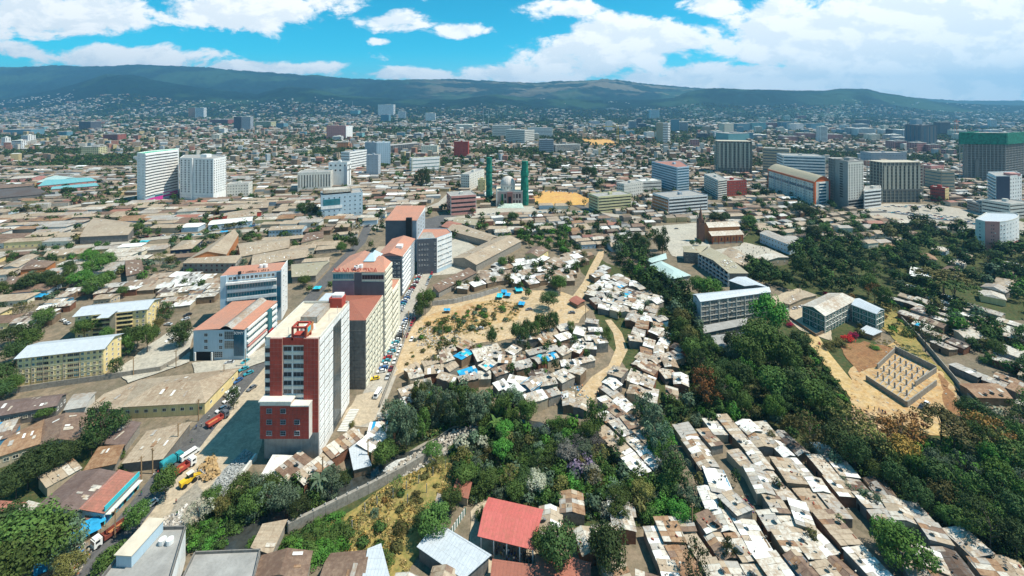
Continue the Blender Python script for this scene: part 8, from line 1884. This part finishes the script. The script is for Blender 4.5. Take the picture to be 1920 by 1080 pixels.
def person_variant(top, bot, pose):
    k = (top, bot, pose)
    if k not in PM:
        me = PBASE[pose].copy(); me.materials.clear()
        for m in (SKIN, CLOTH[top], CLOTH[bot], HAIR): me.materials.append(m)
        for p in me.polygons:
            z = p.center.z; y = p.center.y; x = abs(p.center.x)
            p.material_index = 3 if z > 1.66 or (z > 1.55 and y > .03) else (0 if z > 1.46 or (x > .19 and z < 1.16) or z < .07 else (1 if z > .93 else 2))
        PM[k] = me
    return PM[k]
try:
    PBASE = [person_mesh(0, 1), person_mesh(1, 2)]
except Exception as ex:
    print('person fallback', ex); k = MB(); k.cyl((0, 0), .2, 0, 1.5, 8); PBASE = [k.mesh('person', [SKIN])] * 2
PEOPLE = []; prr = random.Random(6)
def person(px, py, group=None, top=None, bot=None, xyp=None):
    p = P(px, py) if xyp is None else Vector((*xyp, 0)); top = top or prr.choice(list(CLOTH)); bot = bot or prr.choice(['dark', 'blue', 'grey', 'dark'])
    o = place('person', person_variant(top, bot, prr.randint(0, 1)), None, (p.x, p.y, .12), prr.uniform(0, 6.28), scale=(1, 1, prr.uniform(.92, 1.05)))
    tag(o, None, 'person', group); PEOPLE.append((o, f"person in {top} top", p.x, p.y)); return o
for _ in range(62):
    s = prr.random(); px = 918 + 80 * s + prr.gauss(0, 8); py = 1040 + 18 * s + prr.gauss(0, 9)
    if px < 925: py = max(py, 1050)
    person(min(1000, px), min(1078, max(1030, py)), 'pupils crowding before the red hall', prr.choice(['white', 'yellow', 'dark', 'dark', 'blue', 'grey']))
for (px, py) in [(332, 968), (265, 930), (235, 965), (352, 858), (368, 805), (378, 800), (360, 830), (352, 760), (392, 785), (398, 805), (420, 755), (330, 945), (290, 905), (300, 898), (288, 895), (296, 890), (1052, 583), (1120, 740), (1118, 745), (1640, 770), (1648, 772), (1655, 776), (1660, 778), (1628, 768), (1730, 690), (745, 735), (720, 740), (1535, 655)]:
    person(px, py, 'people about the roads and paths')
for i in range(34): person(prr.uniform(1385, 1465), prr.uniform(460, 482), 'people in the church court')
for i in range(24): person(prr.uniform(20, 420), prr.uniform(446, 456), 'people in the market street')

# ------------------------------------------------------------------ dishes, tanks, poles, stalls, laundry, heaps
dk = MB(); n = 12; prv = None
for i in range(4):
    t_ = i / 3; r_ = .9 * t_; z = .22 * t_ * t_; ring = [(r_ * math.cos(6.2832 * q / n), r_ * math.sin(6.2832 * q / n), z) for q in range(n)]
    if prv:
        for q in range(n): dk.face([prv[q], prv[(q + 1) % n], ring[(q + 1) % n], ring[q]])
    prv = ring
DISH = dk.mesh('reflector', [mat('dish_grey', (0.20, 0.20, 0.20), .6, .3, .5)]); DISHD = dk.mesh('reflector', [mat('dish_dark', (0.05, 0.05, 0.05), .7, .3, .5)])
ak = MB(); ak.bar((0, 0, -.6), (0, 0, .05), .07); ak.bar((.5, 0, .15), (0, 0, .85), .04); ak.bar((-.5, 0, .15), (0, 0, .85), .04); ak.box((0, 0, .88), (.12, .12, .14)); ARM = ak.mesh('bracket', [M_grey])
DISHES = []
def dish(x, y, z, s=1.0):
    t = thing('satellite_dish', None, 'satellite dish', (x, y, z + .5), 0, 'satellite dishes on the shack roofs'); t.rotation_euler = (R.uniform(-.5, -.15), R.uniform(.4, .8), R.uniform(-.3, .3)); t.scale = (s,) * 3
    place('reflector', DISH if R.random() < .5 else DISHD, t); place('bracket', ARM, t); DISHES.append((t, f"{'wide' if s > 1.1 else 'small'} satellite dish", x, y))
for (x, y, z) in DISHSPOT[:120]: dish(x, y, z, R.uniform(.6, .95) if R.random() < .85 else 1.4)
for (px, py) in [(1860, 740), (1848, 742), (1878, 743), (1222, 862), (1232, 866), (1226, 872), (1240, 876)]: p = P(px, py, 3.6); dish(p.x, p.y, 3.8, .9)
POLES = []
pk = MB(); pk.bar((0, 0, 0), (0, 0, 9), .28); PK = pk.mesh('pole', [M_wood]); ck = MB(); ck.box((0, 0, 8.3), (1.8, .14, .14)); ck.box((-.7, 0, 8.5), (.1, .1, .3)); ck.box((.7, 0, 8.5), (.1, .1, .3)); CK = ck.mesh('crossarm', [M_wood])
pl_ = [(334, 838), (286, 888), (265, 905), (460, 688), (372, 790), (330, 690), (250, 705), (1098, 600), (830, 640), (852, 640), (1175, 745), (690, 870), (605, 905), (1298, 1000), (755, 640), (766, 612), (498, 842), (216, 1010), (420, 720), (885, 668), (1150, 560), (1500, 560)]
for (px, py) in pl_:
    p = P(px, py); t = thing('utility_pole', None, 'pole', tuple(p), R.uniform(0, 3), 'wooden utility poles'); place('post', PK, t); place('crossarm', CK, t); POLES.append((t, 'wooden utility pole', p.x, p.y))
STALLS = []
for (px, py, w, d, c, lab) in [(158, 1012, 7, 4, 'blue', 'blue tarpaulin market stall beside the parked truck'), (176, 992, 5, 4, 'blue', 'second blue stall roof further up the verge'), (186, 972, 6, 3.5, 'salmon', 'rusty red stall roof below the turquoise shopfront'), (88, 1074, 5, 4, 'blue', 'blue tarpaulin heap at the frame bottom'), (200, 965, 5, 3, 'salmon', 'small rusty awning against the turquoise shopfront wall'),
                              (838, 500 + 87, 4, 2.4, 'blue', 'lone blue metal kiosk on the ochre mound'), (937, 560, 4, 5, 'aqua', 'turquoise hut at the edge of the mound'), (945, 552, 4, 4, 'blue', 'blue hut beside the turquoise one'), (952, 558, 4, 4, 'blue', 'third blue hut of the small cluster'), (973, 548, 5, 6, 'aqua', 'turquoise tarpaulin hut by the little trees'), (978, 575, 4, 4, 'blue', 'blue-grey tent by the parked car'), (598, 455, 0, 0, 'aqua', ''), (588, 425, 7, 5, 'aqua', 'turquoise market awning in the depot quarter'), (595, 545, 5, 4, 'aqua', 'turquoise stall on the left street'), (75, 560, 8, 5, 'blue', 'blue tarpaulin roof beside the red hillside fence'), (230, 468, 7, 4, 'blue', 'blue plastic awning by the market street'), (270, 457, 8, 5, 'aqua', 'green-blue awning by the round trees'), (420, 438, 7, 4, 'blue', 'bright blue tarpaulin bus shelter')]:
    if not lab: continue
    p = P(px, py); t = thing('market_stall', lab, 'stall', tuple(p), R.uniform(-.3, .3) + (1.1 if px < 250 and py > 900 else 0)); k = MB()
    nx_ = 6
    for i in range(nx_):
        x0, x1 = -w / 2 + w * i / nx_, -w / 2 + w * (i + 1) / nx_; z0, z1 = 2.5 + .12 * math.sin(i * 1.9), 2.5 + .12 * math.sin((i + 1) * 1.9)
        k.face([(x0, -d / 2, z0 - .4), (x1, -d / 2, z1 - .4), (x1, d / 2, z1), (x0, d / 2, z0)])
    k.build('awning', RT[c], t); k = MB()
    for sx in (-1, 1):
        for sy in (-1, 1): k.box((sx * w * .47, sy * d * .45, 1.05), (.12, .12, 2.1))
    k.build('post', M_wood, t); k = MB(); k.box((0, 0, .5), (w * .8, d * .6, 1.0)); k.build('counter', M_mud, t)
# striped hut with blue, white and pale red roof sheets by the river
p = P(708, 818, 0); t = thing('striped_hut', 'hut with blue, white and pale red striped roof above the river', 'hut', (p.x, p.y, 0), .1, lm='striped hut'); raster([(p.x - 4, p.y - 4), (p.x + 4, p.y - 4), (p.x + 4, p.y + 4), (p.x - 4, p.y + 4)])
k = MB(); k.box((0, 0, 1.5), (6.6, 6, 3)); k.build('wall', M_pink, t)
for i, m in enumerate((M_white, RT['blue'], M_white, M_white, RT['salmon'], RT['blue'])):
    k = MB(); k.box((-3 + i * 1.2, 0, 3.3), (1.16, 6.8, .07)); o = k.build('roof_sheet', m, t); o.rotation_euler = (.1, 0, 0)
# silver lean-to roofs at the foot of the red tower
for (q, lab, rf) in (([(482, 905), (520, 912), (558, 858), (512, 856)], 'bright white sheet roof at the foot of the red tower', 'white'), ([(664, 880), (695, 872), (672, 808), (650, 816)], 'pale blue-white strip roof running down to the river', 'silver')):
    b = Bld('shed', lab, [P(a, c, 3.2) for a, c in q], 3.2, M_mud, cat='shed'); b.quadroof('shed', RT[rf], .5, .3, 0, M_mud)
# concrete steps down from the street
a, b2 = P(664, 772), P(640, 812); t = thing('steps', 'flight of rough concrete steps beside the white side of the tower', 'steps', tuple(a)); d = (b2 - a); k = MB(); k.box((0, 0, 0), (4.0, .7, .3)); sm = k.mesh('step', [M_offw])
for i in range(14): q = d * (i / 14); place('step', sm, t, (q.x, q.y, .2 + (14 - i) * .04), math.atan2(d.y, d.x) + math.pi / 2)
# roof-top block and white-walled building at the bottom edge
b = Bld('flat_roofed_building', 'grey flat-roofed building with white stair house at the frame bottom', [P(186, 1092, 9), P(316, 1100, 9), P(348, 991, 9), P(262, 993, 9)], 9, M_white, lm='grey flat-roofed building'); b.flat(RT['cement'], .9, M_concd)
b.box('stair_house', M_blueg, .28, .62, 9, (4.2, 9.5, 3.2)); b.box('stair_house_roof', RT['sand'], .28, .62, 12.2, (4.8, 10.2, .2)); b.wins(0, 3, 2, 1, 8.6, 1.4, 1.4)
for i in range(2):
    k = MB(); k.cyl((0, 0), .9, 0, 1.3, 12); k.build('water_tank', M_white, b.t, (b.L[2].x * .72 + i * 2, b.L[2].y * .7, 9))
b = Bld('flat_roofed_building', 'wide pale concrete roof with dark parapet at the bottom of the frame', [P(330, 1110, 5), P(470, 1112, 5), P(488, 1033, 5), P(365, 1038, 5)], 5, M_conc); b.flat(RT['cement'], .7, M_concd)
# heaps, stones and garden waste: loose matter
def heap(name, region, n, sz, tones, seed, label, hmax=.5):
    r = random.Random(seed); q = poly(region); xs = [p.x for p in q]; ys = [p.y for p in q]; it = []
    while len(it) < n:
        x, y = r.uniform(min(xs), max(xs)), r.uniform(min(ys), max(ys))
        if inpoly(np.array([x]), np.array([y]), q)[0]:
            s = r.uniform(*sz); it.append(((x, y, r.uniform(0, hmax) - s * .3), (s, s * r.uniform(.5, 1), s * r.uniform(.4, .9)), Euler((r.uniform(-.6, .6), r.uniform(-.6, .6), r.uniform(0, 3))), r.choice(tones)))
    boxes_obj(name, it, A_roof, label)
ST = [(.42, .38, .32), (.5, .47, .42), (.3, .28, .25), (.38, .33, .27)]
heap('rubble', [(700, 905), (760, 862), (850, 808), (930, 792), (900, 820), (820, 860), (770, 890)], 900, (.3, 1.1), ST, 1, 'stones along the river bank')
heap('rubble', [(775, 625), (800, 610), (850, 622), (870, 640), (820, 650), (780, 650)], 420, (.25, .9), ST, 2, 'pale rubble heaps beside the parking street')
heap('rubble', [(270, 985), (330, 965), (350, 945), (335, 1000), (280, 1000)], 420, (.3, .9), ST + [(.55, .53, .5)], 3, 'broken stones on the verge of the busy road')
heap('debris', [(1590, 770), (1660, 770), (1690, 830), (1640, 830), (1600, 800)], 420, (.3, 1.0), [(.4, .25, .12), (.5, .35, .2), (.3, .2, .12)], 4, 'broken earth and timber below the dirt road')
heap('debris', [(100, 1060), (150, 1010), (175, 1030), (140, 1090), (100, 1100)], 350, (.2, .8), ST + [(.06, .2, .4), (.5, .45, .35), (.5, .2, .1)], 5, 'scattered goods and waste round the stalls')
heap('debris', [(1365, 925), (1405, 930), (1430, 965), (1400, 965)], 60, (.2, .7), [(.25, .05, .06), (.25, .2, .15), (.4, .35, .22), (.1, .1, .2)], 6, 'clothes and clutter in the open court among the shacks')
heap('debris', [(980, 720), (1090, 720), (1110, 760), (1000, 760)], 160, (.3, .9), [(.5, .2, .08), (.06, .3, .5), (.6, .58, .55), (.3, .25, .2), (.35, .3, .5)], 7, 'coloured clutter between the shacks by the path')
heap('debris', [(775, 612), (870, 558), (1055, 548), (1100, 590), (990, 630), (880, 650), (770, 692), (740, 700)], 420, (.15, .6), ST + [(.1, .3, .5), (.6, .58, .54), (.2, .15, .1), (.35, .12, .06)], 11, 'litter and stones scattered over the clearing', .1)
heap('debris', [(1590, 700), (1680, 640), (1765, 690), (1800, 760), (1800, 800), (1700, 800), (1600, 770)], 500, (.2, .9), [(.35, .2, .08), (.25, .14, .06), (.5, .4, .25), (.4, .38, .34)], 12, 'clods, planks and rubble on the building plot', .2)
heap('rubble', [(388, 925), (430, 875), (462, 845), (475, 852), (436, 900), (405, 940)], 500, (.2, .6), [(.40, .41, .40), (.33, .34, .33)], 8, 'grey gravel laid behind the retaining wall')
heap('rubble', [(372, 880), (400, 850), (412, 890), (390, 905), (376, 900)], 220, (.3, 1.1), [(.45, .3, .14), (.36, .25, .13)], 9, 'dug-out earth beside the wheel loader', 1.2)

# ------------------------------------------------------------------ labels of the repeats: look, two landmarks, order outwards
ORD = ['first', 'second', 'third', 'fourth', 'fifth', 'sixth', 'seventh', 'eighth', 'ninth', 'tenth', 'eleventh', 'twelfth', 'thirteenth', 'fourteenth', 'fifteenth', 'sixteenth', 'seventeenth', 'eighteenth', 'nineteenth', 'twentieth']
LM += [('river bend', *P(700, 893).xy), ('dirt clearing', *P(950, 620).xy), ('settlement path', *P(1150, 680).xy), ('gully forest', *P(1330, 680).xy), ('open court', *P(1400, 945).xy), ('slum edge trees', *P(1560, 900).xy), ('bright green tree', *P(1690, 1070).xy), ('ochre soil lot', *P(1050, 375).xy), ('highway junction', *P(1740, 405).xy), ('dry grass field', *P(740, 960).xy), ('umbrella trees', *P(1780, 840).xy), ('market street', *P(150, 455).xy), ('busy road bend', *P(300, 890).xy), ('corner stalls', *P(160, 1005).xy), ('excavated ground', *P(1110, 262).xy), ('thicket', *P(1000, 870).xy), ('hillside trees', *P(1850, 600).xy), ('far right roofs', *P(1880, 1060).xy)]
def name_all(rows):
    """rows: (object, look, x, y)"""
    cnt = {}; out = []
    for (o, look, x, y) in rows:
        ds = sorted(((math.hypot(x - a, y - b), n) for n, a, b in LM if n))[:6]
        n1 = ds[0][1]; n2 = next((n for d, n in ds if n != n1), ds[1][1]); out.append((ds[0][0], o, look, n1, n2))
    out.sort(key=lambda r: r[0])
    for (d, o, look, n1, n2) in out:
        k = (look, n1, n2); i = cnt.get(k, 0); cnt[k] = i + 1
        ordw = ORD[i] if i < 20 else 'far ' + ORD[i % 20]
        lab = f"{look} by the {n1} towards the {n2}"
        if i: lab = f"{look}, {ordw} from the {n1} towards the {n2}"
        o['label'] = lab.replace('far right roofs', 'corner roofs')
name_all([(t, l, t.location.x, t.location.y) for (t, l, k) in TREES]); name_all(SHACKS); name_all(HLIST); name_all(CARS); name_all(PEOPLE); name_all(DISHES); name_all(POLES)
name_all([(t, l, t.location.x, t.location.y) for (t, l) in MIDB])
for (t, l, k) in TREES: t['group'] = 'bushes of the banks and yards' if k == 'bush' else 'trees of the valley and town'

# ------------------------------------------------------------------ the air
HAZE = 7.5e-5
hz = MB(); X0, X1, Y0, Y1, Z0, Z1 = -20000, 20000, -1500, 14500, -8, 1150
hz.box(((X0 + X1) / 2, (Y0 + Y1) / 2, (Z0 + Z1) / 2), (X1 - X0, Y1 - Y0, Z1 - Z0), bottom=True)
hm = bpy.data.materials.new('haze'); hm.use_nodes = True; w = NT(hm.node_tree); w.n.clear()
ho = w.new('ShaderNodeOutputMaterial'); pv = w.new('ShaderNodeVolumePrincipled'); pv.inputs['Density'].default_value = HAZE; pv.inputs['Color'].default_value = (0.26, 0.64, 1.0, 1); pv.inputs['Anisotropy'].default_value = 0.2
w.l.new(pv.outputs[0], ho.inputs['Volume'])
ob = hz.build('haze', hm); ob['kind'] = 'stuff'; ob.visible_shadow = True
print('objects', len(bpy.data.objects), 'shacks', len(CAND), 'houses', len(HOUSES), 'far', len(far_rows), 'treepts', len(far_t), 'rest', len(REST))
